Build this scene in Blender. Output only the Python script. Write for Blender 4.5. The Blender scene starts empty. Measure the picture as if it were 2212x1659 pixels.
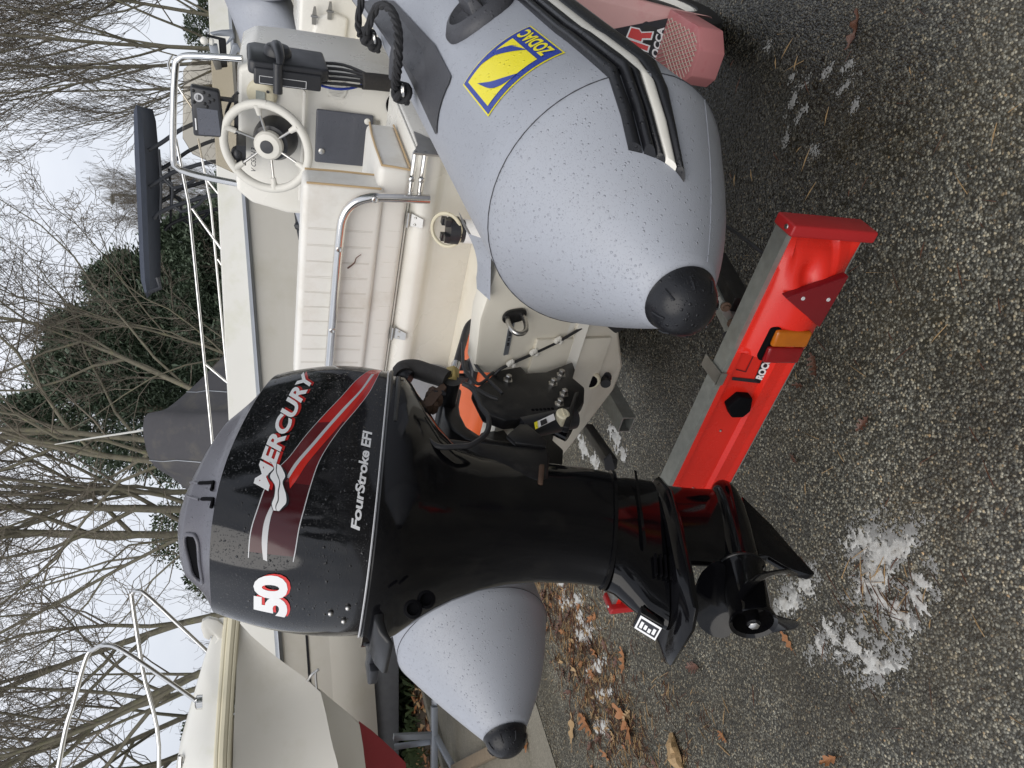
import bpy, bmesh, math, random
from mathutils import Vector, Matrix, noise
from mathutils.bvhtree import BVHTree
R = math.radians
SC = bpy.context.scene
COL = SC.collection
random.seed(7)

# ------------------------------------------------------------------ camera
TILT = R(19.4)
cam_d = bpy.data.cameras.new('camera')
cam_d.sensor_fit = 'HORIZONTAL'
cam_d.sensor_width = 36.0
cam_d.lens = 36.0 * 1620.0 / 2212.0
cam_d.clip_start = 0.05
cam_d.clip_end = 400.0
cam = bpy.data.objects.new('camera', cam_d)
COL.objects.link(cam)
_ct, _st = math.cos(TILT), math.sin(TILT)
# the phone was held on its side: picture left is up
cam.matrix_world = Matrix(((0, 1, 0, 0), (-_st, 0, -_ct, 0), (-_ct, 0, _st, 1.75), (0, 0, 0, 1)))
SC.camera = cam

# ------------------------------------------------------------------ world, sun, exposure
SUN_EL, SUN_AZ = R(52), R(-150)
world = bpy.data.worlds.new('World')
SC.world = world
world.use_nodes = True
wn, wl = world.node_tree.nodes, world.node_tree.links
wn.clear()
w_out = wn.new('ShaderNodeOutputWorld')
w_bg = wn.new('ShaderNodeBackground')
w_bg.inputs['Strength'].default_value = 0.1
w_sky = wn.new('ShaderNodeTexSky')
w_sky.sky_type = 'NISHITA'
w_sky.sun_disc = False
w_sky.sun_elevation = SUN_EL
w_sky.sun_rotation = SUN_AZ
w_sky.dust_density = 2.0
w_tc = wn.new('ShaderNodeTexCoord')
w_no = wn.new('ShaderNodeTexNoise')
w_no.inputs['Scale'].default_value = 1.7
w_no.inputs['Detail'].default_value = 6.0
w_no.inputs['Roughness'].default_value = 0.5
w_map = wn.new('ShaderNodeMapping')
w_map.inputs['Scale'].default_value = (1, 1, 2.2)
w_rmp = wn.new('ShaderNodeValToRGB')
w_rmp.color_ramp.elements[0].position = 0.34
w_rmp.color_ramp.elements[0].color = (5.0, 5.35, 6.1, 1)
w_rmp.color_ramp.elements[1].position = 0.66
w_rmp.color_ramp.elements[1].color = (7.4, 7.6, 8.1, 1)
w_mix = wn.new('ShaderNodeMix')
w_mix.data_type = 'RGBA'
w_mix.inputs[0].default_value = 0.9           # nine tenths cloud, the rest blue sky through it
wl.new(w_tc.outputs['Generated'], w_map.inputs['Vector'])
wl.new(w_map.outputs['Vector'], w_no.inputs['Vector'])
wl.new(w_no.outputs['Fac'], w_rmp.inputs['Fac'])
wl.new(w_sky.outputs['Color'], w_mix.inputs[6])
wl.new(w_rmp.outputs['Color'], w_mix.inputs[7])
wl.new(w_mix.outputs[2], w_bg.inputs['Color'])
wl.new(w_bg.outputs['Background'], w_out.inputs['Surface'])

sun_d = bpy.data.lights.new('sun', 'SUN')
sun_d.energy = 1.5
sun_d.angle = R(60)
sun_d.color = (1.0, 0.95, 0.88)
sun = bpy.data.objects.new('sun', sun_d)
COL.objects.link(sun)
sun.location = (0, 0, 30)
_sd = Vector((math.sin(SUN_AZ) * math.cos(SUN_EL), math.cos(SUN_AZ) * math.cos(SUN_EL), math.sin(SUN_EL)))
sun.rotation_euler = _sd.to_track_quat('Z', 'Y').to_euler()

SC.view_settings.view_transform = 'Standard'
SC.view_settings.look = 'None'
SC.view_settings.exposure = 0.4
SC.view_settings.gamma = 1.0
SC.view_settings.use_curve_mapping = False

# ------------------------------------------------------------------ materials
class NT:
    def __init__(s, name):
        m = bpy.data.materials.new(name)
        m.use_nodes = True
        s.m, s.n, s.l = m, m.node_tree.nodes, m.node_tree.links
        s.b = s.n['Principled BSDF']
        s.tc = s.n.new('ShaderNodeTexCoord')
        s.co = s.tc.outputs['Object']
    def noise(s, scale, detail=4, rough=0.55, co=None):
        t = s.n.new('ShaderNodeTexNoise')
        t.inputs['Scale'].default_value = scale
        t.inputs['Detail'].default_value = detail
        t.inputs['Roughness'].default_value = rough
        s.l.new(co or s.co, t.inputs['Vector'])
        return t.outputs['Fac']
    def voro(s, scale, feature='F1', rand=1.0, co=None):
        t = s.n.new('ShaderNodeTexVoronoi')
        t.feature = feature
        t.inputs['Scale'].default_value = scale
        t.inputs['Randomness'].default_value = rand
        s.l.new(co or s.co, t.inputs['Vector'])
        return t
    def ramp(s, fac, stops):
        r = s.n.new('ShaderNodeValToRGB')
        e = r.color_ramp.elements
        while len(e) < len(stops):
            e.new(0.5)
        for k, (p, c) in enumerate(stops):
            e[k].position = p
            if not hasattr(c, '__len__'):
                c = (c, c, c)
            e[k].color = (*c, 1)
        s.l.new(fac, r.inputs['Fac'])
        return r.outputs['Color']
    def mix(s, fac, a, b, mode='MIX'):
        x = s.n.new('ShaderNodeMix')
        x.data_type = 'RGBA'
        x.blend_type = mode
        for i, v in ((0, fac), (6, a), (7, b)):
            if hasattr(v, 'is_linked'):
                s.l.new(v, x.inputs[i])
            elif i == 0:
                x.inputs[0].default_value = v
            else:
                x.inputs[i].default_value = (*v, 1) if hasattr(v, '__len__') else (v, v, v, 1)
        return x.outputs[2]
    def math(s, op, a, b=None, c=None):
        x = s.n.new('ShaderNodeMath')
        x.operation = op
        for i, v in enumerate((a, b, c)):
            if v is None:
                continue
            if hasattr(v, 'is_linked'):
                s.l.new(v, x.inputs[i])
            else:
                x.inputs[i].default_value = v
        return x.outputs[0]
    def bump(s, h, strength, dist, prev=None):
        x = s.n.new('ShaderNodeBump')
        x.inputs['Strength'].default_value = strength
        x.inputs['Distance'].default_value = dist
        s.l.new(h, x.inputs['Height'])
        if prev is not None:
            s.l.new(prev, x.inputs['Normal'])
        return x.outputs['Normal']
    def set(s, key, v):
        i = s.b.inputs[key]
        if hasattr(v, 'is_linked'):
            s.l.new(v, i)
        else:
            i.default_value = (*v, 1) if (hasattr(v, '__len__') and len(v) == 3) else v
    def drops(s, scale=150, amount=0.5, dist=0.0032, strength=1.0, prev=None):
        """rain drops: every voronoi cell may hold one bead of its own size"""
        v = s.voro(scale)
        sep = s.n.new('ShaderNodeSeparateColor')
        s.l.new(v.outputs['Color'], sep.inputs['Color'])
        big = s.noise(9, 2)
        r0 = s.math('MULTIPLY', sep.outputs[0], 0.42)
        r0 = s.math('MULTIPLY', r0, s.math('GREATER_THAN', sep.outputs[1], s.math('SUBTRACT', 1.25 - amount, s.math('MULTIPLY', big, 0.5))))
        h = s.math('MAXIMUM', s.math('SUBTRACT', r0, v.outputs['Distance']), 0.0)
        h = s.math('POWER', h, 0.6)
        v2 = s.voro(scale * 2.6)
        sep2 = s.n.new('ShaderNodeSeparateColor')
        s.l.new(v2.outputs['Color'], sep2.inputs['Color'])
        r2 = s.math('MULTIPLY', sep2.outputs[0], 0.4)
        h2 = s.math('POWER', s.math('MAXIMUM', s.math('SUBTRACT', r2, v2.outputs['Distance']), 0.0), 0.6)
        h = s.math('ADD', h, s.math('MULTIPLY', h2, 0.35))
        return s.bump(h, strength, dist, prev)

def mat(name, col, rough=0.5, metal=0.0, var=0.12, vs=6.0, bump=0.0, bs=60.0, coat=0.0, spec=0.5, dirt=None, dirt_amt=0.0, dirt_s=3.0, rv=0.15, drop=0.0, drop_s=150):
    t = NT(name)
    n = t.noise(vs, 5)
    c = t.mix(n, tuple(x * (1 - var) for x in col), tuple(min(1, x * (1 + var)) for x in col))
    if dirt:
        d = t.ramp(t.noise(dirt_s, 8, 0.65), ((0.52, 0.0), (0.75, dirt_amt)))
        c = t.mix(d, c, dirt)
    t.set('Base Color', c)
    t.set('Roughness', t.math('ADD', rough - rv / 2, t.math('MULTIPLY', t.noise(vs * 3, 4), rv)))
    t.set('Metallic', metal)
    t.set('Coat Weight', coat)
    t.set('Coat Roughness', 0.05)
    t.set('Specular IOR Level', spec)
    nm = None
    if bump:
        nm = t.bump(t.noise(bs, 5), bump, 0.002)
    if drop:
        nm = t.drops(drop_s, drop, prev=nm)
    if nm is not None:
        t.set('Normal', nm)
    return t.m

def leafy(name, c0, c1, c2, sc=30):
    t = NT(name)
    t.set('Base Color', t.ramp(t.noise(sc, 3), ((0.3, c0), (0.5, c1), (0.7, c2))))
    t.set('Roughness', 0.6)
    return t.m

M = {}
M['tube'] = mat('tube_fabric', (0.335, 0.352, 0.392), 0.42, var=0.05, vs=2, drop=0.52, drop_s=165, dirt=(0.2, 0.18, 0.14), dirt_amt=0.12, dirt_s=4, bump=0.08, bs=500)
M['rubber'] = mat('wet_rubber', (0.012, 0.0125, 0.015), 0.33, var=0.2, spec=0.35, drop=0.7, drop_s=130)
M['patch'] = mat('grey_patch', (0.05, 0.051, 0.058), 0.45, spec=0.4, var=0.12, drop=0.6, drop_s=110)
M['gel'] = mat('white_gelcoat', (0.74, 0.72, 0.66), 0.28, var=0.05, vs=2, dirt=(0.45, 0.38, 0.25), dirt_amt=0.18, dirt_s=2.5)
M['gel_old'] = mat('aged_gelcoat', (0.76, 0.72, 0.62), 0.32, var=0.06, vs=3, dirt=(0.36, 0.3, 0.18), dirt_amt=0.25, dirt_s=5)
M['vinyl'] = mat('seat_vinyl', (0.73, 0.71, 0.66), 0.5, var=0.05, vs=4, bump=0.12, bs=260, dirt=(0.40, 0.33, 0.22), dirt_amt=0.35, dirt_s=6)
M['stitch'] = mat('seam_thread', (0.58, 0.55, 0.49), 0.6)
M['piping'] = mat('tan_piping', (0.5, 0.36, 0.2), 0.6)
M['steel'] = mat('polished_steel', (0.72, 0.71, 0.69), 0.14, 1.0, var=0.06, vs=20)
M['dullsteel'] = mat('dull_steel', (0.5, 0.49, 0.47), 0.32, 1.0, var=0.15, vs=30)
M['galv'] = mat('galvanised_steel', (0.40, 0.42, 0.40), 0.42, 0.75, var=0.3, vs=45, dirt=(0.2, 0.18, 0.14), dirt_amt=0.4, dirt_s=12)
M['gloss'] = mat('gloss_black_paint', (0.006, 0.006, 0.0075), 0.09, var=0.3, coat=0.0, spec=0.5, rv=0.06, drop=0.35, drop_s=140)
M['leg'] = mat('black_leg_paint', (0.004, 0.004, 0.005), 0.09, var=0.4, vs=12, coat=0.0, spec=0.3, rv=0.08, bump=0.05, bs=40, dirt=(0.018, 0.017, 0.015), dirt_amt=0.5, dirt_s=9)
M['cowltop'] = mat('cowl_top_sky_sheen', (0.10, 0.098, 0.115), 0.34, var=0.25, vs=14, coat=0.25, drop=0.6, drop_s=120)  # black like the cowl; the reflected sky is painted in as grey
M['satin'] = mat('satin_black', (0.009, 0.009, 0.010), 0.36, var=0.4, vs=25, bump=0.1, bs=120, dirt=(0.06, 0.055, 0.05), dirt_amt=0.5, dirt_s=20)
M['plastic'] = mat('black_plastic', (0.022, 0.023, 0.027), 0.36, var=0.2, bump=0.06, bs=200)
M['recess'] = mat('dark_recess', (0.003, 0.003, 0.004), 0.7, spec=0.08)
M['white'] = mat('white_print', (0.82, 0.82, 0.82), 0.3, var=0.02)
M['redprint'] = mat('red_print', (0.46, 0.014, 0.012), 0.2, var=0.15, coat=0.4)
M['redbright'] = mat('bright_red_print', (0.62, 0.02, 0.012), 0.2, var=0.15, coat=0.4)
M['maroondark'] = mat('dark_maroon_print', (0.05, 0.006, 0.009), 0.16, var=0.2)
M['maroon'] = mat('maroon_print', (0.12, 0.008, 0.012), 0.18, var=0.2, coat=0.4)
M['silver'] = mat('silver_print', (0.55, 0.55, 0.56), 0.25, var=0.05)
M['darkprint'] = mat('black_print', (0.015, 0.015, 0.02), 0.4)
M['red'] = mat('red_plastic', (0.68, 0.022, 0.012), 0.27, var=0.08, vs=5, dirt=(0.25, 0.02, 0.01), dirt_amt=0.3, dirt_s=9)
M['redcap'] = mat('red_cap_plastic', (0.42, 0.018, 0.02), 0.36, var=0.1)
M['redlens'] = mat('red_lens', (0.22, 0.006, 0.008), 0.12, var=0.3, vs=30)
M['amber'] = mat('amber_lens', (0.42, 0.115, 0.006), 0.12, var=0.25, vs=30)
M['reflector'] = mat('dark_red_reflector', (0.17, 0.008, 0.012), 0.22, var=0.2)
M['pink'] = mat('sun_bleached_red_plastic', (0.62, 0.36, 0.34), 0.5, var=0.16, vs=5, dirt=(0.45, 0.06, 0.08), dirt_amt=0.75, dirt_s=5)
M['pinkdeep'] = mat('bleached_crimson_plastic', (0.56, 0.22, 0.22), 0.5, var=0.16, vs=5, dirt=(0.42, 0.04, 0.07), dirt_amt=0.85, dirt_s=5)
M['tread'] = mat('bleached_tread', (0.6, 0.5, 0.42), 0.55, var=0.15, vs=12)
M['blue'] = mat('blue_print', (0.02, 0.045, 0.30), 0.4, var=0.06, drop=0.5, drop_s=115)
M['yellow'] = mat('yellow_print', (0.80, 0.70, 0.02), 0.4, var=0.05, drop=0.5, drop_s=115)
M['orange'] = mat('orange_plastic', (0.72, 0.13, 0.03), 0.38, var=0.08)
M['brass'] = mat('brass', (0.42, 0.33, 0.13), 0.35, 0.85, var=0.25, vs=40)
M['cream'] = mat('cream_plastic', (0.62, 0.57, 0.42), 0.4, var=0.08)
M['wheel'] = mat('ivory_wheel_rim', (0.65, 0.63, 0.57), 0.48, var=0.08, vs=30)
M['screen'] = mat('wet_dark_screen', (0.10, 0.105, 0.125), 0.2, var=0.15, drop=0.5, drop_s=170)
M['lcd'] = mat('grey_display', (0.28, 0.30, 0.27), 0.25)
M['rope'] = mat('black_rope', (0.018, 0.018, 0.02), 0.8, var=0.3, vs=80, bump=0.6, bs=350)
M['hose'] = mat('black_hose', (0.02, 0.02, 0.022), 0.45, var=0.3, vs=60)
M['sleeve'] = mat('woven_sleeve', (0.035, 0.032, 0.03), 0.75, var=0.4, vs=120, bump=0.5, bs=300)
M['tyre'] = mat('tyre_rubber', (0.014, 0.014, 0.015), 0.6, var=0.3, vs=25)
M['rust'] = mat('rusty_steel', (0.075, 0.042, 0.026), 0.7, var=0.5, vs=40)
M['hull'] = mat('cream_hull', (0.74, 0.71, 0.64), 0.35, var=0.05, vs=1.5, dirt=(0.42, 0.38, 0.22), dirt_amt=0.22, dirt_s=2.2)
M['hulldeck'] = mat('white_deck', (0.72, 0.71, 0.66), 0.35, var=0.05, vs=2, dirt=(0.45, 0.46, 0.25), dirt_amt=0.3, dirt_s=3)
M['antifoul'] = mat('red_antifouling', (0.22, 0.022, 0.026), 0.6, var=0.15)
M['beam'] = mat('weathered_grey_beam', (0.12, 0.125, 0.135), 0.55, var=0.25, vs=18, bump=0.2, bs=80)
M['canvas'] = mat('grey_canvas', (0.055, 0.054, 0.060), 0.85, var=0.12, vs=7, bump=0.25, bs=6, dirt=(0.26, 0.23, 0.15), dirt_amt=0.25, dirt_s=2.5)
M['navy'] = mat('navy_canvas', (0.045, 0.055, 0.08), 0.7, var=0.15, vs=6)
M['navyframe'] = mat('dark_blue_frame', (0.02, 0.023, 0.03), 0.45)
M['alu'] = mat('grey_aluminium', (0.30, 0.32, 0.35), 0.42, 0.6, var=0.15)
M['wood'] = mat('weathered_wood', (0.16, 0.125, 0.085), 0.75, var=0.35, vs=30, bump=0.4, bs=90)
M['bark'] = mat('lichen_bark', (0.195, 0.178, 0.133), 0.9, var=0.45, vs=14, bump=0.5, bs=60, dirt=(0.27, 0.27, 0.14), dirt_amt=0.8, dirt_s=11)
M['twig'] = mat('bare_twigs', (0.19, 0.165, 0.13), 0.9, var=0.35, vs=6)
M['conifer'] = leafy('conifer_foliage', (0.08, 0.11, 0.075), (0.105, 0.145, 0.095), (0.12, 0.165, 0.105), 2.5)
M['shrub'] = leafy('shrub_foliage', (0.04, 0.065, 0.025), (0.06, 0.09, 0.033), (0.10, 0.13, 0.05), 4)
M['leaf'] = mat('dead_leaf', (0.27, 0.115, 0.042), 0.55, var=0.3, vs=40, bump=0.3, bs=120)
M['leafdark'] = mat('wet_brown_leaf', (0.10, 0.045, 0.028), 0.35, var=0.4, vs=40, bump=0.3, bs=120)
M['leafpale'] = mat('pale_dry_leaf', (0.34, 0.225, 0.11), 0.6, var=0.3, vs=40, bump=0.3, bs=120)
M['film'] = mat('thin_foam_film', (0.24, 0.24, 0.23), 0.35, var=0.4, vs=90, bump=0.6, bs=330)
M['foam'] = mat('dirty_foam', (0.45, 0.45, 0.43), 0.6, var=0.3, vs=60, bump=0.8, bs=330, dirt=(0.22, 0.19, 0.14), dirt_amt=0.7, dirt_s=26)
M['green'] = mat('green_fence_wire', (0.03, 0.10, 0.06), 0.5)
M['lamp'] = mat('lamp_grey', (0.25, 0.27, 0.25), 0.5)
M['pole'] = mat('white_fibreglass', (0.7, 0.7, 0.66), 0.4)
def _glass():
    t = NT('tinted_acrylic')
    tr = t.n.new('ShaderNodeBsdfTransparent')
    tr.inputs['Color'].default_value = (0.74, 0.70, 0.63, 1)
    gl = t.n.new('ShaderNodeBsdfGlossy')
    gl.inputs['Roughness'].default_value = 0.04
    fr = t.n.new('ShaderNodeFresnel')
    fr.inputs['IOR'].default_value = 1.4
    mx = t.n.new('ShaderNodeMixShader')
    t.l.new(fr.outputs[0], mx.inputs[0])
    t.l.new(tr.outputs[0], mx.inputs[1])
    t.l.new(gl.outputs[0], mx.inputs[2])
    t.l.new(mx.outputs[0], t.n['Material Output'].inputs['Surface'])
    return t.m
M['glass'] = _glass()

def _ground():
    t = NT('wet_exposed_aggregate')
    wob = t.n.new('ShaderNodeVectorMath'); wob.operation = 'MULTIPLY_ADD'
    nz = t.n.new('ShaderNodeTexNoise'); nz.inputs['Scale'].default_value = 70; nz.inputs['Detail'].default_value = 2
    t.l.new(t.co, nz.inputs['Vector'])
    t.l.new(nz.outputs['Color'], wob.inputs[0]); wob.inputs[1].default_value = (0.005, 0.005, 0.0); t.l.new(t.co, wob.inputs[2])
    co = wob.outputs[0]
    v = t.voro(138, 'F1', 1.0, co)
    sep = t.n.new('ShaderNodeSeparateColor'); t.l.new(v.outputs['Color'], sep.inputs['Color'])
    stone = t.ramp(sep.outputs[0], ((0.0, (0.025, 0.0245, 0.021)), (0.30, (0.08, 0.077, 0.066)), (0.62, (0.16, 0.154, 0.13)), (0.87, (0.30, 0.285, 0.235)), (1.0, (0.52, 0.48, 0.38))))
    tint = t.ramp(sep.outputs[1], ((0.0, (0.92, 0.97, 1.0)), (0.6, (1, 1, 0.97)), (0.95, (1.08, 0.98, 0.8)), (1.0, (1.25, 0.9, 0.6))))
    stone = t.mix(1.0, stone, tint, 'MULTIPLY')
    edge = t.ramp(v.outputs['Distance'], ((0.40, 0.0), (0.74, 1.0)))
    c = t.mix(edge, stone, (0.036, 0.033, 0.025))
    blot = t.noise(1.3, 6, 0.6)
    moss = t.ramp(t.noise(1.7, 7, 0.68), ((0.46, 0.0), (0.68, 0.9)))
    c = t.mix(moss, c, t.mix(0.45, c, (0.07, 0.055, 0.028)))
    wet = t.ramp(blot, ((0.36, 0.0), (0.62, 1.0)))
    c = t.mix(wet, t.mix(1.0, c, (1.18, 1.18, 1.18), 'MULTIPLY'), t.mix(1.0, c, (0.50, 0.485, 0.45), 'MULTIPLY'))
    # damp patch by the inflatable, with the tube's shade painted into its darkening
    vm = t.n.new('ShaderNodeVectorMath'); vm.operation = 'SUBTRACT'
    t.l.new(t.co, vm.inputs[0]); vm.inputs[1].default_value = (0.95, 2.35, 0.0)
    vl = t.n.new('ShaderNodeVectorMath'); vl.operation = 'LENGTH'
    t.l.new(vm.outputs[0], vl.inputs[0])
    soak_shade = t.ramp(t.math('ADD', t.math('MULTIPLY', vl.outputs['Value'], 0.62), t.math('MULTIPLY', t.noise(2.6, 7, 0.65), 0.75)), ((0.62, 1.0), (0.98, 0.0)))
    c = t.mix(soak_shade, c, t.mix(1.0, c, (0.42, 0.42, 0.43), 'MULTIPLY'))
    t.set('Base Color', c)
    film = t.ramp(t.noise(1.9, 9, 0.72), ((0.50, 0.0), (0.63, 1.0)))       # standing water between the stones
    rough = t.math('ADD', 0.24, t.math('MULTIPLY', t.noise(26, 4), 0.34))
    t.set('Roughness', t.math('MULTIPLY', rough, t.math('MULTIPLY', t.math('SUBTRACT', 1.0, t.math('MULTIPLY', film, 0.8)), t.math('SUBTRACT', 1.0, t.math('MULTIPLY', soak_shade, 0.45)))))
    h = t.math('SUBTRACT', 1.0, t.math('MINIMUM', v.outputs['Distance'], 0.8))
    h = t.math('MULTIPLY', h, t.math('SUBTRACT', 1.0, t.math('MULTIPLY', film, 0.55)))
    h = t.math('MULTIPLY', h, t.math('ADD', 0.55, sep.outputs[2]))
    nm = t.bump(h, 0.85, 0.004)
    t.set('Normal', t.bump(t.noise(300, 3), 0.25, 0.002, nm))
    return t.m
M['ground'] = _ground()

def _concrete():
    t = NT('damp_concrete')
    c = t.mix(t.noise(1.6, 8, 0.62), (0.085, 0.078, 0.06), (0.20, 0.185, 0.15))
    c = t.mix(t.ramp(t.noise(110, 3), ((0.4, 0.0), (0.62, 0.55))), c, (0.27, 0.25, 0.2))
    c = t.mix(t.ramp(t.noise(3.1, 7, 0.7), ((0.55, 0.0), (0.75, 0.7))), c, (0.05, 0.055, 0.022))
    t.set('Base Color', c)
    t.set('Roughness', t.math('ADD', 0.35, t.math('MULTIPLY', t.noise(9, 4), 0.4)))
    t.set('Normal', t.bump(t.noise(150, 4), 0.5, 0.003))
    return t.m
M['concrete'] = _concrete()
M['soil'] = mat('leaf_mould', (0.055, 0.04, 0.025), 0.9, var=0.5, vs=20, bump=0.8, bs=40)

# ------------------------------------------------------------------ mesh helpers
class MB:
    """collects shapes; T maps local points (for example boat f, s, z) into the world"""
    def __init__(s, T=None):
        s.v, s.f, s.T, s.mi = [], [], T or (lambda p: Vector(p)), []
        s.cur = 0
    def add(s, vs, fs):
        o = len(s.v)
        s.v += [s.T(p) for p in vs]
        s.f += [[o + i for i in f] for f in fs]
        s.mi += [s.cur] * len(fs)
    def box(s, a, b):
        (x0, y0, z0), (x1, y1, z1) = a, b
        s.add([(x0, y0, z0), (x1, y0, z0), (x1, y1, z0), (x0, y1, z0), (x0, y0, z1), (x1, y0, z1), (x1, y1, z1), (x0, y1, z1)],
              [(3, 2, 1, 0), (4, 5, 6, 7), (0, 1, 5, 4), (1, 2, 6, 5), (2, 3, 7, 6), (3, 0, 4, 7)])
        return s
    def loft(s, rings, caps=True, closed=True):
        n = len(rings[0])
        vs = [p for r in rings for p in r]
        fs = []
        for k in range(len(rings) - 1):
            for i in range(n if closed else n - 1):
                j = (i + 1) % n
                fs.append((k * n + i, k * n + j, (k + 1) * n + j, (k + 1) * n + i))
        if caps and closed:
            fs.append(tuple(range(n))[::-1])
            fs.append(tuple((len(rings) - 1) * n + i for i in range(n)))
        s.add(vs, fs)
        return s
    def tube(s, path, r, seg=10, caps=True, smooth=0):
        P = [Vector(p) for p in path]
        if smooth:
            P = spline(P, smooth)
        rr = r if hasattr(r, '__len__') else [r] * len(P)
        if len(rr) != len(P):
            rr = [rr[0] + (rr[-1] - rr[0]) * i / (len(P) - 1) for i in range(len(P))]
        rings, ref = [], None
        for i, p in enumerate(P):
            d = (P[min(i + 1, len(P) - 1)] - P[max(i - 1, 0)])
            d = d.normalized() if d.length > 1e-9 else Vector((0, 0, 1))
            if ref is None:
                ref = Vector((0, 0, 1)) if abs(d.z) < 0.9 else Vector((1, 0, 0))
            a = d.cross(ref)
            a = a.normalized() if a.length > 1e-6 else d.orthogonal().normalized()
            b = a.cross(d)
            ref = b
            rings.append([p + (a * math.cos(t) + b * math.sin(t)) * rr[i] for t in (2 * math.pi * k / seg for k in range(seg))])
        return s.loft(rings, caps)
    def bar(s, p, q, w, h, up=(0, 0, 1)):
        p, q = Vector(p), Vector(q)
        d = (q - p).normalized()
        a = d.cross(Vector(up)).normalized() * (w / 2)
        b = a.cross(d).normalized() * (h / 2)
        return s.loft([[x + a + b, x - a + b, x - a - b, x + a - b] for x in (p, q)])
    def prism(s, pts, vec):
        n = len(pts)
        vec = Vector(vec)
        a = [Vector(p) for p in pts]
        s.add(a + [p + vec for p in a], [tuple(range(n)), tuple(range(n, 2 * n))[::-1]] + [(i, i + n, (i + 1) % n + n, (i + 1) % n) for i in range(n)])
        return s
    def lathe(s, base, axis, prof, seg=24, ref=None):
        """prof: (distance along axis, radius)"""
        ax = Vector(axis).normalized()
        a = (Vector(ref) if ref else ax.orthogonal()).normalized()
        b = ax.cross(a)
        base = Vector(base)
        rings = [[base + ax * t + (a * math.cos(q) + b * math.sin(q)) * max(r, 1e-5) for q in (2 * math.pi * k / seg for k in range(seg))] for t, r in prof]
        return s.loft(rings)
    def ball(s, c, r, seg=12):
        r3 = r if hasattr(r, '__len__') else (r, r, r)
        rings = []
        for i in range(seg // 2 + 1):
            th = math.pi * i / (seg // 2)
            rings.append([Vector(c) + Vector((math.sin(th) * math.cos(q) * r3[0], math.sin(th) * math.sin(q) * r3[1], math.cos(th) * r3[2])) for q in (2 * math.pi * k / seg for k in range(seg))])
        rings[0] = [p + Vector((1e-5 * k, 0, 0)) for k, p in enumerate(rings[0])]
        return s.loft(rings, False)
    def build(s, name, m, parent=None, bevel=0.0, seg=2, smooth=35, label=None):
        me = bpy.data.meshes.new(name)
        off = root_loc(parent)
        me.from_pydata([tuple(p - off) for p in s.v], [], s.f)
        mats = m if isinstance(m, (list, tuple)) else [m]
        for k in mats:
            me.materials.append(M[k])
        if any(s.mi):
            me.polygons.foreach_set('material_index', s.mi)
        bm = bmesh.new()
        bm.from_mesh(me)
        bmesh.ops.remove_doubles(bm, verts=bm.verts, dist=2e-6)
        bmesh.ops.recalc_face_normals(bm, faces=bm.faces)
        if bevel:
            es = [e for e in bm.edges if len(e.link_faces) == 2 and e.calc_face_angle(0) > R(25)]
            bmesh.ops.bevel(bm, geom=es, offset=bevel, segments=seg, profile=0.5, affect='EDGES', clamp_overlap=True)
        bm.to_mesh(me)
        bm.free()
        if smooth:
            me.shade_smooth()
            me.set_sharp_from_angle(angle=R(smooth))
        o = bpy.data.objects.new(name, me)
        COL.objects.link(o)
        if parent is not None:
            o.parent = parent
        if label:
            o['label'] = label
        return o

def root_loc(p):
    if p is None:
        return Vector((0, 0, 0))
    while p.parent is not None:
        p = p.parent
    return Vector(p.location)

def spline(P, n):
    out = []
    for i in range(len(P) - 1):
        p0, p1, p2, p3 = P[max(i - 1, 0)], P[i], P[i + 1], P[min(i + 2, len(P) - 1)]
        for k in range(n):
            t = k / n
            out.append(0.5 * ((2 * p1) + (p2 - p0) * t + (2 * p0 - 5 * p1 + 4 * p2 - p3) * t * t + (3 * p1 - p0 - 3 * p2 + p3) * t ** 3))
    out.append(P[-1])
    return out

def tag(o, label, cat, group=None, kind=None):
    if label:
        o['label'] = label
    if cat:
        o['category'] = cat
    if group:
        o['group'] = group
    if kind:
        o['kind'] = kind
    return o

def thing(name, loc, label, cat, group=None):
    o = bpy.data.objects.new(name, None)
    o.empty_display_size = 0.2
    COL.objects.link(o)
    o.location = loc
    return tag(o, label, cat, group)

def struct(o):
    o['kind'] = 'structure'
    return o

# boat frame: f forward along the keel, s to starboard, z up
PSI = R(38.8)
FW = Vector((math.sin(PSI), math.cos(PSI), 0))
SB = Vector((math.cos(PSI), -math.sin(PSI), 0))
def B(p):
    return FW * p[0] + SB * p[1] + Vector((0, 0, p[2]))
def bmb():
    return MB(B)
S0 = -1.25

def text2d(body, shear=0.0, bold=0.0, spacing=1.0):
    """flat triangles of a word, scaled so that capitals are 1 high; returns verts, faces, width"""
    cu = bpy.data.curves.new('lettering', 'FONT')
    cu.body, cu.size, cu.shear, cu.offset, cu.space_character, cu.resolution_u = body, 1.0, shear, bold, spacing, 4
    o = bpy.data.objects.new('lettering', cu)
    COL.objects.link(o)
    dg = bpy.context.evaluated_depsgraph_get()
    dg.update()
    me = bpy.data.meshes.new_from_object(o.evaluated_get(dg))
    v = [(p.co.x, p.co.y) for p in me.vertices]
    f = [tuple(q.vertices) for q in me.polygons]
    bpy.data.objects.remove(o)
    bpy.data.curves.remove(cu)
    bpy.data.meshes.remove(me)
    x0, x1 = min(p[0] for p in v), max(p[0] for p in v)
    y0, y1 = min(p[1] for p in v), max(p[1] for p in v)
    h = y1 - y0
    return [((x - x0) / (x1 - x0), (y - y0) / h) for x, y in v], f, (x1 - x0) / h

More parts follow.
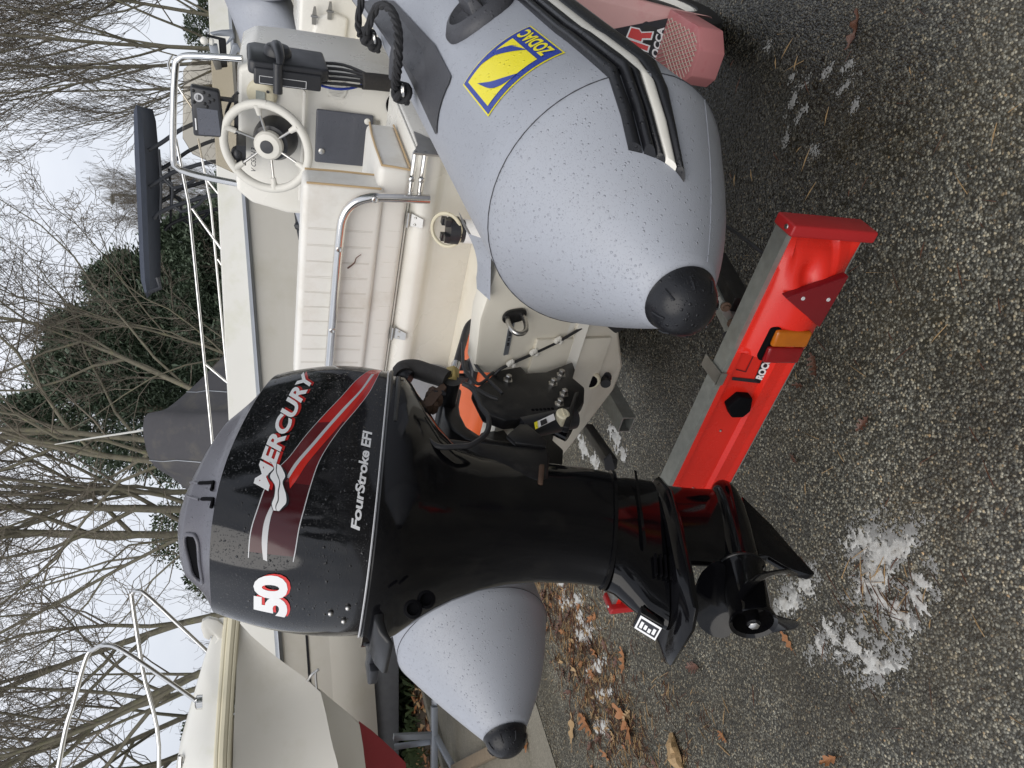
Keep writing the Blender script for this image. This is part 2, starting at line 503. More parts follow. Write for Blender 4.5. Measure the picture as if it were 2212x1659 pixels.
def decal(shapes, fn, name, m, parent, cut=0.02):
    """maps flat shapes (verts, faces) through fn(x, y) onto a surface, cut finely enough to follow it"""
    bm = bmesh.new()
    for vs, fs in shapes:
        bv = [bm.verts.new((x, y, 0)) for x, y in vs]
        for f in fs:
            try:
                bm.faces.new([bv[i] for i in f])
            except ValueError:
                pass
    bmesh.ops.triangulate(bm, faces=bm.faces)
    for _ in range(5):
        es = [e for e in bm.edges if e.calc_length() > cut]
        if not es:
            break
        bmesh.ops.subdivide_edges(bm, edges=es, cuts=1)
        bmesh.ops.triangulate(bm, faces=[f for f in bm.faces if len(f.verts) > 3])
    off = root_loc(parent)
    for v in bm.verts:
        v.co = fn(v.co.x, v.co.y) - off
    me = bpy.data.meshes.new(name)
    bm.to_mesh(me)
    bm.free()
    me.materials.append(M[m])
    me.shade_smooth()
    o = bpy.data.objects.new(name, me)
    COL.objects.link(o)
    o.parent = parent
    return o

def strip(a, b):
    """quads between two polylines"""
    n = len(a)
    return list(a) + list(b), [(i, i + 1, n + i + 1, n + i) for i in range(n - 1)]
def smooth2(pts, n=6):
    return [(p.x, p.y) for p in spline([Vector((x, y, 0)) for x, y in pts], n)]
def resamp(pts, n):
    P = [Vector((*p, 0)) for p in pts]
    L = [0]
    for i in range(1, len(P)):
        L.append(L[-1] + (P[i] - P[i - 1]).length)
    out = []
    j = 0
    for k in range(n):
        t = L[-1] * k / (n - 1)
        while j < len(L) - 2 and L[j + 1] < t:
            j += 1
        u = (t - L[j]) / max(L[j + 1] - L[j], 1e-9)
        q = P[j].lerp(P[j + 1], min(max(u, 0), 1))
        out.append((q.x, q.y))
    return out

#<<SHARED
def _sg(x):
    return 1.0 if x >= 0 else -1.0
# ---- inflatable tube (starboard side; mirror s about -1.25 for port)
T_BOW, T_LEN, T_W, T_R = 3.8, 2.3, 0.705, 0.256
def tube_axis(t):
    if t <= T_BOW:
        f, w, n = t, T_W, (0.0, 1.0)
    else:
        a = (t - T_BOW) / T_LEN * math.pi / 2
        f, w = T_BOW + 1.9 * math.sin(a), T_W * math.cos(a)
        nx, ny = T_W * math.sin(a), 1.9 * math.cos(a)
        l = math.hypot(nx, ny)
        n = (nx / l, ny / l)
    u = max(0.0, (t - 2.8) / 2.6)
    return f, w, 1.085 + 0.02 * (t - 1.2) + 0.35 * u ** 1.5, n
def tube_rad(t):
    if t >= 1.2:
        return T_R
    if t >= 0.9:
        k = (t - 0.9) / 0.3
        return 0.054 + (T_R - 0.054) * (k + 0.10 * k * (1 - k))
    k = (t - 0.845) / 0.055
    return 0.054 * math.sqrt(max(0.0, 1 - (1 - k) ** 2))
def tube_pt(t, ang, lift=0.0):
    f, w, z, n = tube_axis(t)
    if t < 1.2:
        k = (1.2 - t) / 0.3
        w -= 0.007 * k
        z += 0.013 * k
    r = tube_rad(t) + lift
    c, s = math.cos(ang) * r, math.sin(ang) * r
    if s < 0 and t > 0.9:
        k = min(1.0, (t - 0.9) / 0.36)
        s *= 1 - 0.24 * k * k * (3 - 2 * k)      # the tube sags flat underneath, where it sits on the hull
    return f + n[0] * c, -1.25 + w + n[1] * c, z + s
# ---- engine cowl: u = metres round the plan (0 at starboard, growing aft), h = 0 seam .. 1 shoulder
def _plan(phi, a, b, fc):
    c, s = math.cos(phi), math.sin(phi)
    n = 3.0 if s > 0 else 4.5
    aa = a
    return fc - aa * _sg(s) * abs(s) ** (2 / n), b * _sg(c) * abs(c) ** (2 / n)
_tab = []
def _mk():
    L, p0 = 0.0, None
    raw = []
    N = 8000
    for i in range(N + 1):
        x = i / N * 4 - 1                                  # quadrants; dense near the flat sides
        q = math.floor(x + 1e-12)
        e = x - q
        e = e * e * (3 - 2 * e)
        e = e * e * (3 - 2 * e)
        ph = (q + e) * math.pi / 2
        pf, ps = _plan(ph, 1.0, 1.0, 0.0)
        p = (pf * 0.285, ps * 0.185)
        if p0:
            L += math.hypot(p[0] - p0[0], p[1] - p0[1])
        p0 = p
        raw.append((L, pf, ps))
    z = min((r for r in raw if r[2] > 0.9), key=lambda r: abs(r[1]))[0]
    for l, a, b in raw:
        _tab.append((l - z, a, b))
_mk()
U0, U1 = _tab[0][0], _tab[-1][0]
def _unit(u):
    u = U0 + (u - U0) % (U1 - U0)
    lo, hi = 0, len(_tab) - 1
    while hi - lo > 1:
        m = (lo + hi) // 2
        if _tab[m][0] <= u:
            lo = m
        else:
            hi = m
    a, b = _tab[lo], _tab[hi]
    k = (u - a[0]) / max(b[0] - a[0], 1e-9)
    return a[1] + (b[1] - a[1]) * k, a[2] + (b[2] - a[2]) * k
def cowl_zb(f):
    return 1.438 + (1.371 - f) * 0.198
def cowl_zs(f):
    return 1.816 - 0.10 * (f - 0.9) - 0.40 * (f - 0.9) ** 2
def cowl_pt(u, h):
    pf, ps = _unit(u)
    bul = 4 * h * (1 - h)
    a = 0.282 - 0.042 * h * h + 0.006 * bul
    b = 0.180 - 0.012 * h * h + 0.010 * bul
    f, s = 1.110 + 0.042 * h + a * pf, b * ps
    return f, -1.208 + s, cowl_zb(f) + (cowl_zs(f) - cowl_zb(f)) * h
def dome_pt(phi, r):
    """cowl lid: r = 1 at the shoulder, 0 at the crown"""
    f, s = _plan(phi, 0.240 * r, 0.168 * r, 1.152 - 0.05 * (1 - r))
    k = 1 - r
    return f, -1.208 + s, cowl_zs(f) + 0.086 * (1 - r ** 2.6) - 0.012 * math.sin(min(k * 9, math.pi))
#SHARED>>

# ================================================================== rigid inflatable boat
def TP(t, a, l=0.0):
    return B(tube_pt(t, a, l))
def mir(p):
    return (p[0], 2 * S0 - p[1], p[2])
boat = thing('inflatable_boat', B((3.2, S0, 0.75)), 'grey rigid inflatable boat on the trailer with white console, seat and steering wheel', 'boat')

def make_tube(side):
    mb = bmb()
    ts = [0.905 + 0.295 * i / 14 for i in range(15)] + [1.2 + 2.6 * i / 26 for i in range(1, 27)] + [3.8 + 2.3 * i / 24 for i in range(1, 25)]
    rings = []
    for t in ts:
        r = []
        for k in range(56):
            p = tube_pt(t, 2 * math.pi * k / 56)
            r.append(p if side > 0 else mir(p))
        rings.append(r)
    mb.loft(rings)
    tube = mb.build('tube', 'tube', boat, smooth=60)
    # conical end cap in black rubber with moulded grip ribs
    mb = bmb()
    rings = []
    for t in [0.905, 0.899, 0.892, 0.884, 0.874, 0.864, 0.855, 0.848, 0.8455]:
        r = []
        for k in range(40):
            p = tube_pt(t, 2 * math.pi * k / 40, 0.0035)
            r.append(p if side > 0 else mir(p))
        rings.append(r)
    mb.loft(rings)
    cone = mb.build('tube_tip', 'rubber', tube, smooth=60)
    mb = bmb()
    for k in range(8):
        a = 2 * math.pi * (k + 0.3) / 8
        path = [tube_pt(t, a, 0.004) for t in (0.885, 0.874, 0.864)]
        mb.tube([p if side > 0 else mir(p) for p in path], 0.0022, 6)
    mb.build('grip_rib', 'rubber', tube)['kind'] = 'stuff'
    # welded seams
    for t in (1.2, 3.35, 4.3, 4.9):
        mb = bmb()
        ring = [tube_pt(t, 2 * math.pi * k / 60, 0.0002) for k in range(61)]
        mb.tube([p if side > 0 else mir(p) for p in ring], 0.0011, 5)
        mb.build('weld_seam', 'patch', tube)
    mb = bmb()
    ring = [tube_pt(0.92 + 0.28 * k / 12, -0.5, 0.0004) for k in range(13)]
    mb.tube([p if side > 0 else mir(p) for p in ring], 0.0007, 5)
    mb.build('weld_seam', 'tube', tube)
    return tube
tube_s = make_tube(1)
tube_p = make_tube(-1)

# rubbing strake: black rubber with a white band, tapering off over the cone
top_e = [(3.75, 0.40), (1.67, 0.41), (1.40, 0.392), (1.224, 0.387), (1.172, 0.395), (1.131, 0.41), (1.083, 0.455)]
wht_a = [(3.75, 0.22), (1.63, 0.23), (1.40, 0.203), (1.24, 0.185), (1.164, 0.165), (1.103, 0.154), (1.054, 0.147)]
wht_b = [(3.75, 0.13), (1.63, 0.14), (1.40, 0.117), (1.24, 0.107), (1.164, 0.088), (1.10, 0.058), (1.042, 0.049)]
low_e = [(3.75, -0.01), (1.645, -0.01), (1.40, -0.028), (1.24, -0.012), (1.164, -0.005), (1.091, -0.02), (1.026, -0.04)]
def ext(e):
    return e
def strake(a, b, lift, name, m, bulge):
    a, b = resamp(smooth2(ext(a), 5), 40), resamp(smooth2(ext(b), 5), 40)
    for side in (1, -1):
        mb = bmb()
        rings = []
        for p, q in zip(a, b):
            r = []
            for k in range(9):
                x = k / 8
                r.append(tube_pt(p[0] + (q[0] - p[0]) * x, p[1] + (q[1] - p[1]) * x, lift + bulge * math.sin(math.pi * x) ** 0.5))
            r += [tube_pt(q[0], q[1], -0.004), tube_pt(p[0], p[1], -0.004)]
            rings.append(r if side > 0 else [mir(x) for x in r])
        mb.loft(rings)
        mb.build(name, m, tube_s if side > 0 else tube_p, smooth=50)
def lerp2(a, b, x):
    return [(p[0] + (q[0] - p[0]) * x, p[1] + (q[1] - p[1]) * x) for p, q in zip(a, b)]
strake(top_e, lerp2(top_e, wht_a, 0.36), 0.006, 'rub_strake', 'rubber', 0.010)
strake(lerp2(top_e, wht_a, 0.40), lerp2(top_e, wht_a, 0.72), 0.004, 'rub_strake', 'rubber', 0.016)
strake(lerp2(top_e, wht_a, 0.74), wht_a, 0.004, 'rub_strake', 'rubber', 0.008)
strake(wht_a, wht_b, 0.007, 'white_band', 'gel', 0.004)
strake(wht_b, low_e, 0.003, 'rub_strake', 'rubber', 0.012)

# ZODIAC sticker
_c = [(1.355, 0.475), (1.542, 0.507), (1.547, 1.208), (1.355, 1.186)]
def zmap(lift):
    def fn(x, y):
        (a0, b0), (a1, b1), (a2, b2), (a3, b3) = _c
        t = (a0 * (1 - x) + a1 * x) * (1 - y) + (a3 * (1 - x) + a2 * x) * y
        g = (b0 * (1 - x) + b1 * x) * (1 - y) + (b3 * (1 - x) + b2 * x) * y
        return TP(t, g, lift)
    return fn
def rect(x0, y0, x1, y1):
    return [(x0, y0), (x1, y0), (x1, y1), (x0, y1)], [(0, 1, 2, 3)]
def cres(a, b):
    a, b = resamp(smooth2(a, 6), 24), resamp(smooth2(b, 6), 24)
    return strip(a, b)
stk = decal([rect(0, 0, 1, 1)], zmap(0.0012), 'brand_sticker', 'yellow', tube_s, 0.08)
decal([rect(0.022, 0.018, 0.978, 0.982)], zmap(0.0020), 'sticker_field', 'blue', stk, 0.08)
decal([rect(0.13, 0.255, 0.89, 0.93)], zmap(0.0028), 'sticker_panel', 'yellow', stk, 0.06)
decal([cres([(0.91, 0.60), (0.87, 0.46), (0.74, 0.335), (0.44, 0.25)], [(0.91, 0.60), (0.78, 0.50), (0.62, 0.375), (0.44, 0.25)]),
       cres([(0.12, 0.50), (0.16, 0.66), (0.32, 0.79), (0.66, 0.86)], [(0.12, 0.50), (0.26, 0.62), (0.42, 0.74), (0.66, 0.86)]),
       cres([(0.91, 0.74), (0.80, 0.50), (0.74, 0.34), (0.62, 0.28)], [(0.91, 0.60), (0.84, 0.46), (0.76, 0.335), (0.62, 0.28)])],
      zmap(0.0036), 'sticker_swoosh', 'blue', stk, 0.06)
tv, tf, tw = text2d('ZODIAC', 0.0, 0.035, 1.0)
decal([([(0.12 + x * 0.78, 0.055 + y * 0.155) for x, y in tv], tf)], zmap(0.0036), 'sticker_lettering', 'yellow', stk, 0.06)

# black handle patch on top of the tube with the grab line
pc = [(1381, 0), (1425, 0), (1552, 118), (1579, 168), (1560, 230), (1541, 288)]
hp = [(2.886, 1.813), (2.724, 1.792), (2.297, 1.781), (1.865, 1.707), (1.667, 1.802), (1.594, 1.558), (1.620, 1.250), (1.750, 1.218), (2.073, 1.303), (2.386, 1.356)]
hp_c = (sum(p[0] for p in hp) / len(hp), sum(p[1] for p in hp) / len(hp))
pa = [(3.063, 1.994), (2.438, 1.760), (2.172, 1.707), (1.901, 1.739), (1.662, 1.802)]
pb_ = [(2.344, 1.324), (2.011, 1.250), (1.823, 1.208), (1.620, 1.250), (1.646, 1.771)]
decal([strip(resamp(pa, 20), resamp(pb_, 20))], lambda x, y: TP(x, y, 0.003), 'handle_patch', 'patch', tube_s, 0.05)
ra, rb = [(2.714, 1.728), (2.261, 1.622), (1.980, 1.558), (1.787, 1.569)], [(2.558, 1.526), (2.162, 1.452), (1.896, 1.431), (1.787, 1.569)]
fin = []
ra = resamp(ra, 16)
rb = resamp(rb, 16)
mb = bmb()
rings = []
for i, (p, q) in enumerate(zip(ra, rb)):
    hgt = 0.034 * min(1, (15 - i) / 4 + 0.02)
    m = ((p[0] + q[0]) / 2, (p[1] + q[1]) / 2 + 0.02)
    rings.append([tube_pt(p[0], p[1] + 0.10, 0.002), tube_pt(m[0], m[1] + 0.03, hgt), tube_pt(m[0], m[1] - 0.0, hgt), tube_pt(q[0], q[1] - 0.10, 0.002)])
mb.loft(rings)
mb.build('handle_fin', 'patch', tube_s, smooth=20)
for e in [(1.865, 1.686), (2.349, 1.728)]:
    mb = bmb()
    ring = [Vector(tube_pt(e[0] + 0.011 * math.cos(q), e[1] + 0.045 * math.sin(q), 0.041)) for q in (2 * math.pi * k / 20 for k in range(21))]
    mb.tube(ring, 0.003, 6)
    mb.build('eyelet', 'dullsteel', tube_s)
def rope(path, r, name, parent, lay=26, m='rope', T=None):
    """three-strand laid rope"""
    P = spline([Vector(p) for p in path], 10)
    P = [Vector((*q, 0)) if len(q) == 2 else q for q in P]
    mb = MB(T or (lambda p: Vector(p)))
    L = sum((P[i + 1] - P[i]).length for i in range(len(P) - 1))
    for st in range(3):
        out = []
        for i, p in enumerate(P):
            d = (P[min(i + 1, len(P) - 1)] - P[max(i - 1, 0)]).normalized()
            a = d.cross(Vector((0.3, 0.2, 1))).normalized()
            b = a.cross(d)
            q = L * lay * i / len(P) * 2 + st * 2.094
            out.append(p + (a * math.cos(q) + b * math.sin(q)) * r * 0.5)
        mb.tube(out, r * 0.62, 6)
    return mb.build(name, m, parent)
_rp = [(2.401, 1.526), (2.323, 1.601), (2.370, 1.760)]
rope([TP(a, b, 0.075) for a, b in [(2.422, 1.388), (2.417, 1.494), (2.443, 1.664), (2.407, 1.749)]], 0.0104, 'grab_rope', tube_s)
rope([TP(a, b, l) for (a, b), l in zip([(2.407, 1.749), (2.183, 1.356), (2.047, 1.250), (1.917, 1.271), (1.855, 1.367), (1.855, 1.516), (1.891, 1.675), (1.954, 1.845)], (0.06, 0.075, 0.075, 0.075, 0.07, 0.06, 0.055, 0.04))], 0.0108, 'grab_rope', tube_s)
for (a, b), l, r in zip([(2.407, 1.771), (2.511, 1.951), (1.912, 1.760)], (0.052, 0.028, 0.036), (0.021, 0.018, 0.022)):
    p = tube_pt(a, b, l)
    mb = bmb()
    for k in range(3):
        rr = [Vector(p) + Vector((math.cos(q) * r * (0.7 + 0.2 * k), math.sin(q) * r * (1.0 - 0.15 * k), math.sin(q * 1 + k * 2) * r * 0.7)) for q in (2 * math.pi * j / 16 for j in range(17))]
        mb.tube(rr, 0.009, 7)
    mb.build('rope_knot', 'rope', tube_s)
mb = bmb()
q0, q1, q2 = [tube_pt(a, b, l) for (a, b), l in zip([(1.865, 1.367), (1.860, 1.441), (1.886, 1.611)], (0.071, 0.069, 0.058))]
mb.tube([q0, q1, q2], [0.0135, 0.0145, 0.015], 12)
mb.build('rope_whipping', 'patch', tube_s)

# rowlock boss on the tube
cc = [(1.756, 0.751)][0]
mb = bmb()
def boss(r, l, n=40):
    return [tube_pt(cc[0] + r * math.cos(q) * 0.96, cc[1] + r * math.sin(q) / T_R, l) for q in (2 * math.pi * k / n for k in range(n))]
mb.loft([boss(0.088, -0.002), boss(0.086, 0.008), boss(0.070, 0.020), boss(0.058, 0.024), boss(0.05, 0.012), boss(0.02, 0.010)])
bs = mb.build('rowlock_boss', 'patch', tube_s, smooth=50)
mb = bmb()
mb.loft([[tube_pt(cc[0] + x, cc[1] + y / T_R, 0.012) for x, y in ((-0.05, -0.016), (0.05, -0.022), (0.05, 0.022), (-0.05, 0.016))],
         [tube_pt(cc[0] + x, cc[1] + y / T_R, 0.044) for x, y in ((-0.036, -0.008), (0.042, -0.014), (0.042, 0.014), (-0.036, 0.008))]])
mb.build('rowlock_wedge', 'patch', bs, bevel=0.004)

# ------------------------------------------------------------------ hull, transom, cockpit
mb = bmb()
st = []
for f, k in ((1.62, 1), (2.6, 1), (3.6, 1), (4.6, 0.8), (5.2, 0.45), (5.55, 0.06)):
    kz = 0.70 + (0.0 if f < 4.4 else (f - 4.4) ** 2 * 0.40)
    w = 0.66 * k
    st.append([(f, S0 + w, 1.02 + 0.03 * f * (f > 4)), (f, S0 + 0.9 * w, 0.90 + max(0, f - 4.4) * 0.2), (f, S0 + 0.05, kz), (f, S0 - 0.05, kz), (f, S0 - 0.9 * w, 0.90 + max(0, f - 4.4) * 0.2), (f, S0 - w, 1.02 + 0.03 * f * (f > 4))])
mb.loft(st)
mb.build('hull', 'gel_old', boat, smooth=20)

def raked(z):            # transom face leans aft towards its top
    return 1.425 + (1.22 - z) * 0.30
def trp(s, z, d=0.0):
    return (raked(z) + d, s, z)
_tr = [(S0 + 0.46, 1.215), (S0 + 0.30, 1.232), (S0 + 0.135, 1.215), (S0 + 0.11, 1.12), (S0 - 0.20, 1.10), (S0 - 0.235, 1.20), (S0 - 0.30, 1.235), (S0 - 0.46, 1.215),
       (S0 - 0.50, 1.00), (S0 - 0.46, 0.90), (S0 - 0.045, 0.70), (S0 + 0.045, 0.70), (S0 + 0.46, 0.90), (S0 + 0.50, 1.00)]
mb = bmb()
mb.loft([[trp(s, z) for s, z in _tr], [trp(s, z, 0.085) for s, z in _tr]])
transom = mb.build('transom', 'gel_old', boat, bevel=0.012)
# wooden backing pad the motor clamps on
mb = bmb()
pd = [(S0 - 0.20, 1.05), (S0 + 0.215, 1.05), (S0 + 0.175, 0.795), (S0 - 0.16, 0.795)]
mb.loft([[trp(s, z, -0.011) for s, z in pd], [trp(s, z, 0.002) for s, z in pd]])
mb.build('backing_pad', 'gel_old', transom, bevel=0.003)
# fabric flaps that join the tubes to the transom
for sd in (1, -1):
    mb = bmb()
    rows = []
    for i in range(9):
        x = i / 8
        s = S0 + sd * (0.37 + 0.14 * x)
        rows.append([(1.40 + 0.02 * x, s, 1.225 + 0.02 * x), (1.45, s, 1.245 + 0.045 * x * x), (1.50, s, 1.235 + 0.06 * x * x), (1.56, s, 1.19 + 0.10 * x)])
    mb.loft(rows, caps=False, closed=False)
    fl = mb.build('tube_flap', 'tube', boat)
# towing eye
mb = bmb()
ez = [(-0.949, 1.162), (-0.947, 1.115), (-0.948, 1.138)]
cs, cz = ez[2]
mb.loft([[trp(cs + 0.019 * math.cos(q), cz + (0.034 if math.sin(q) > 0 else -0.034) * (abs(math.sin(q)) ** 0.6), d) for q in (2 * math.pi * k / 24 for k in range(24))] for d in (-0.010, -0.001)])
ey = mb.build('towing_eye', 'satin', transom, bevel=0.002)
mb = bmb()
mb.tube([trp(cs, cz + 0.021, -0.008), trp(cs - 0.003, cz + 0.023, -0.035), trp(cs - 0.006, cz + 0.016, -0.062), trp(cs - 0.008, cz, -0.070), trp(cs - 0.006, cz - 0.016, -0.062), trp(cs - 0.003, cz - 0.023, -0.035), trp(cs, cz - 0.021, -0.008)], 0.0062, 10, smooth=4)
mb.build('eye_loop', 'dullsteel', ey)
# hull number plate
mb = bmb()
hn = [(-1.070, 1.140), (-1.070, 1.126), (-0.971, 1.131), (-0.967, 1.147)]
mb.loft([[trp(s, z, -0.003) for s, z in hn], [trp(s, z, 0.001) for s, z in hn]])
pl = mb.build('number_plate', 'alu', transom)
mb = bmb()
for k in range(14):
    x = 0.30 + 0.05 * k
    p = lambda a, b: (hn[0][0] * (1 - a) * (1 - b) + hn[3][0] * a * (1 - b) + hn[2][0] * a * b + hn[1][0] * (1 - a) * b, hn[0][1] * (1 - a) * (1 - b) + hn[3][1] * a * (1 - b) + hn[2][1] * a * b + hn[1][1] * (1 - a) * b)
    if k in (2, 5, 11):
        continue
    q = [p(x, 0.3), p(x + 0.028, 0.3), p(x + 0.028, 0.7), p(x, 0.7)]
    mb.loft([[trp(s, z, -0.0045) for s, z in q], [trp(s, z, -0.002) for s, z in q]])
mb.build('stamped_mark', 'darkprint', pl)
# transom drain socket and bung
ds, dz = [(-1.226, 0.816)][0]
mb = bmb()
mb.lathe(trp(ds, dz, 0.004), (-1, 0, 0.3), [(0, 0.032), (0.010, 0.032), (0.014, 0.028), (0.014, 0.022), (0.004, 0.02)], 28)
dr = mb.build('drain_socket', 'cream', transom)
mb = bmb()
mb.lathe(trp(ds, dz, 0), (-1, 0, 0.3), [(0.006, 0.021), (0.011, 0.021), (0.012, 0.018)], 24)
mb.build('drain_hole', 'recess', dr)
ds2, dz2 = [(-1.232, 0.759)][0]
mb = bmb()
mb.lathe(trp(ds2, dz2, 0.002), (-1, 0, 0.3), [(0, 0.020), (0.006, 0.020), (0.008, 0.012), (0.022, 0.010), (0.024, 0.016), (0.034, 0.015)], 16)
mb.build('drain_bung', 'satin', transom)
# transducer on the lower corner and its cable, stapled along the pad
td = [(-0.922, 0.927), (-0.955, 0.916), (-0.965, 0.891), (-0.987, 0.866), (-1.010, 0.835), (-0.998, 0.809), (-0.966, 0.804), (-0.921, 0.828)]
mb = bmb()
mb.loft([[trp(s, z, -0.075) for s, z in td], [trp(s, z, -0.004) for s, z in td]])
mb.build('transducer', 'plastic', transom, bevel=0.005)
cb = [(-1.015, 0.823), (-1.007, 0.846), (-1.008, 0.893), (-1.024, 0.927), (-1.039, 0.956), (-1.054, 0.988), (-1.067, 1.026), (-1.079, 1.061), (-1.093, 1.109), (-1.106, 1.143), (-1.122, 1.157)]
mb = bmb()
mb.tube([trp(s, z, -0.012) for s, z in cb], 0.0042, 7, smooth=4)
mb.build('transducer_cable', 'hose', transom)
for s, z in [(-1.047, 0.982), (-1.072, 1.050), (-1.095, 1.114)]:
    mb = bmb()
    for k in range(5):
        mb.ball(trp(s + 0.006 * math.sin(k * 2.3), z + 0.008 * math.cos(k * 1.7), -0.012), (0.007, 0.009, 0.007), 8)
    mb.build('sealant_blob', 'gel', transom)

# cockpit floor and inner liner
mb = bmb()
mb.box((1.5, S0 - 0.62, 0.90), (4.6, S0 + 0.62, 0.93))
mb.build('deck', 'gel', boat)
mb = bmb()
mb.loft([[(1.505, S0 - 0.48, 0.93), (1.505, S0 + 0.48, 0.93), (1.505, S0 + 0.48, 1.13), (1.505, S0 - 0.48, 1.13)], [(1.66, S0 - 0.50, 0.93), (1.66, S0 + 0.50, 0.93), (1.60, S0 + 0.50, 1.06), (1.60, S0 - 0.50, 1.06)]])
mb.build('motor_well', 'gel', boat, bevel=0.015)

# seat box with its rolled lip
prof = [(2.235, 1.262), (2.205, 1.245), (2.188, 1.215), (2.196, 1.185), (2.222, 1.168), (2.232, 1.150), (2.255, 0.93), (2.75, 0.93), (2.75, 1.262)]
mb = bmb()
mb.loft([[(f, s, z) for f, z in prof] for s in (S0 - 0.56, S0 + 0.40)])
sbx = mb.build('seat_box', 'gel', boat, bevel=0.010, smooth=50)
mb = bmb()
mb.box((2.215, S0 - 0.565, 1.262), (2.76, S0 + 0.395, 1.268))
mb.build('seat_lid', 'gel', sbx, bevel=0.002)
for X in ((2.212, S0 + 0.162), (2.212, S0 - 0.285)):
    mb = bmb()
    f, s = X
    mb.tube([(f - 0.012, s - 0.026, 1.262), (f - 0.012, s + 0.026, 1.262)], 0.0065, 10)
    pl_ = [(f - 0.004, s - 0.024, 1.262), (f - 0.004, s + 0.024, 1.262), (f - 0.030, s + 0.014, 1.218), (f - 0.030, s - 0.016, 1.218)]
    mb.prism(pl_, (-0.003, 0, -0.001))
    hg = mb.build('hinge', 'dullsteel', sbx, smooth=30)
    mb = bmb()
    for q in (-0.012, 0.012):
        mb.ball((f - 0.020, s + q, 1.240), 0.0042, 8)
    mb.build('hinge_screw', 'dullsteel', hg)
# cushion
def cushion(f0, f1, s0, s1, z0, z1, name, bev, parent=None):
    mb = bmb()
    nf, ns = 8, 14
    g = lambda i, n: i / n
    mb.box((f0, s0, z0), (f1, s1, z1))
    return mb.build(name, 'vinyl', parent or boat, bevel=bev, seg=4, smooth=60)
cu = cushion(2.195, 2.56, S0 - 0.55, S0 + 0.335, 1.270, 1.372, 'seat_cushion', 0.022)
def piping(pts, par, r=0.0035):
    mb = bmb()
    mb.tube(pts, r, 6)
    return mb.build('piping', 'piping', par)
e1 = S0 + 0.336
piping([(2.20, e1, 1.364), (2.35, e1 + 0.001, 1.367), (2.45, e1 + 0.001, 1.366), (2.555, e1, 1.360)], cu)
piping([(2.205, e1, 1.278), (2.555, e1, 1.278)], cu)
piping([(2.197, e1 - 0.005, 1.275), (2.199, e1 - 0.001, 1.32), (2.203, e1, 1.364)], cu)
# backrest
bk = cushion(2.175, 2.285, S0 - 0.50, S0 + 0.27, 1.352, 1.594, 'backrest', 0.018)
eb = S0 + 0.269
piping([(2.18, eb, 1.585), (2.178, eb + 0.001, 1.48), (2.18, eb, 1.362)], bk)
piping([(2.28, eb, 1.585), (2.281, eb + 0.001, 1.48), (2.28, eb, 1.362)], bk)
mb = bmb()
rnd = random.Random(3)
for k in range(10):
    s = S0 + 0.12 - 0.058 * k
    for d in (0, 0.004):
        mb.tube([(2.1745, s + d, 1.375), (2.1738, s + d + rnd.uniform(-.002, .002), 1.48), (2.1745, s + d, 1.575)], 0.0004, 4)
mb.build('pleat_stitching', 'stitch', bk)['kind'] = 'stuff'
mb = bmb()
for k in range(10):
    s = S0 + 0.12 - 0.058 * k
    mb.tube([(2.1955, s, 1.285), (2.1945, s, 1.32), (2.198, s, 1.355)], 0.0005, 4)
mb.build('pleat_stitching', 'stitch', cu)['kind'] = 'stuff'
tw_ = bmb()
tw_.tube([(2.168, S0 - 0.01, 1.444), (2.165, S0 + 0.012, 1.425), (2.166, S0 + 0.03, 1.42), (2.167, S0 + 0.044, 1.405)], [0.0028, 0.0018, 0.0012, 0.001], 5, smooth=4)
tag(tw_.build('twig', 'leafdark'), 'small dark twig stuck to the white backrest just under the steel rail', 'twig')
# stainless hoop that carries the backrest
hoop = [(2.15, S0 + 0.262, 1.215), (2.15, S0 + 0.256, 1.34), (2.148, S0 + 0.250, 1.40), (2.148, S0 + 0.228, 1.445), (2.148, S0 + 0.185, 1.472), (2.148, S0 + 0.115, 1.479), (2.148, S0 - 0.1, 1.481), (2.148, S0 - 0.50, 1.481)]
mb = bmb()
mb.tube(hoop, 0.0148, 16, smooth=5)
hp_ = mb.build('backrest_rail', 'steel', boat, smooth=60)
for f, s, z in ((2.132, S0 + 0.252, 1.385), (2.132, S0 + 0.075, 1.480), (2.132, S0 - 0.235, 1.481)):
    mb = bmb()
    mb.lathe((f + 0.006, s, z), (-1, 0, 0), [(0, 0.0105), (0.004, 0.0105), (0.0065, 0.007), (0.0055, 0.004), (0.0045, 0.001)], 14)
    mb.build('rail_screw', 'dullsteel', hp_)
mb = bmb()
mb.prism([(2.15, S0 + 0.406, 1.285), (2.15, S0 + 0.406, 1.20), (2.27, S0 + 0.406, 1.20), (2.33, S0 + 0.406, 1.255), (2.22, S0 + 0.406, 1.26)], (0, -0.006, 0))
hb = mb.build('rail_bracket', 'dullsteel', boat)
mb = bmb()
for z in (1.275, 1.245):
    mb.lathe((2.165, S0 + 0.27, z), (0, 1, 0), [(0, 0.009), (0.13, 0.009), (0.136, 0.006)], 12)
    mb.lathe((2.14, S0 + 0.33, z + .008), (-1, 0, 0), [(0, 0.009), (0.012, 0.009), (0.016, 0.005)], 10)
mb.build('pivot_bolt', 'steel', hb)

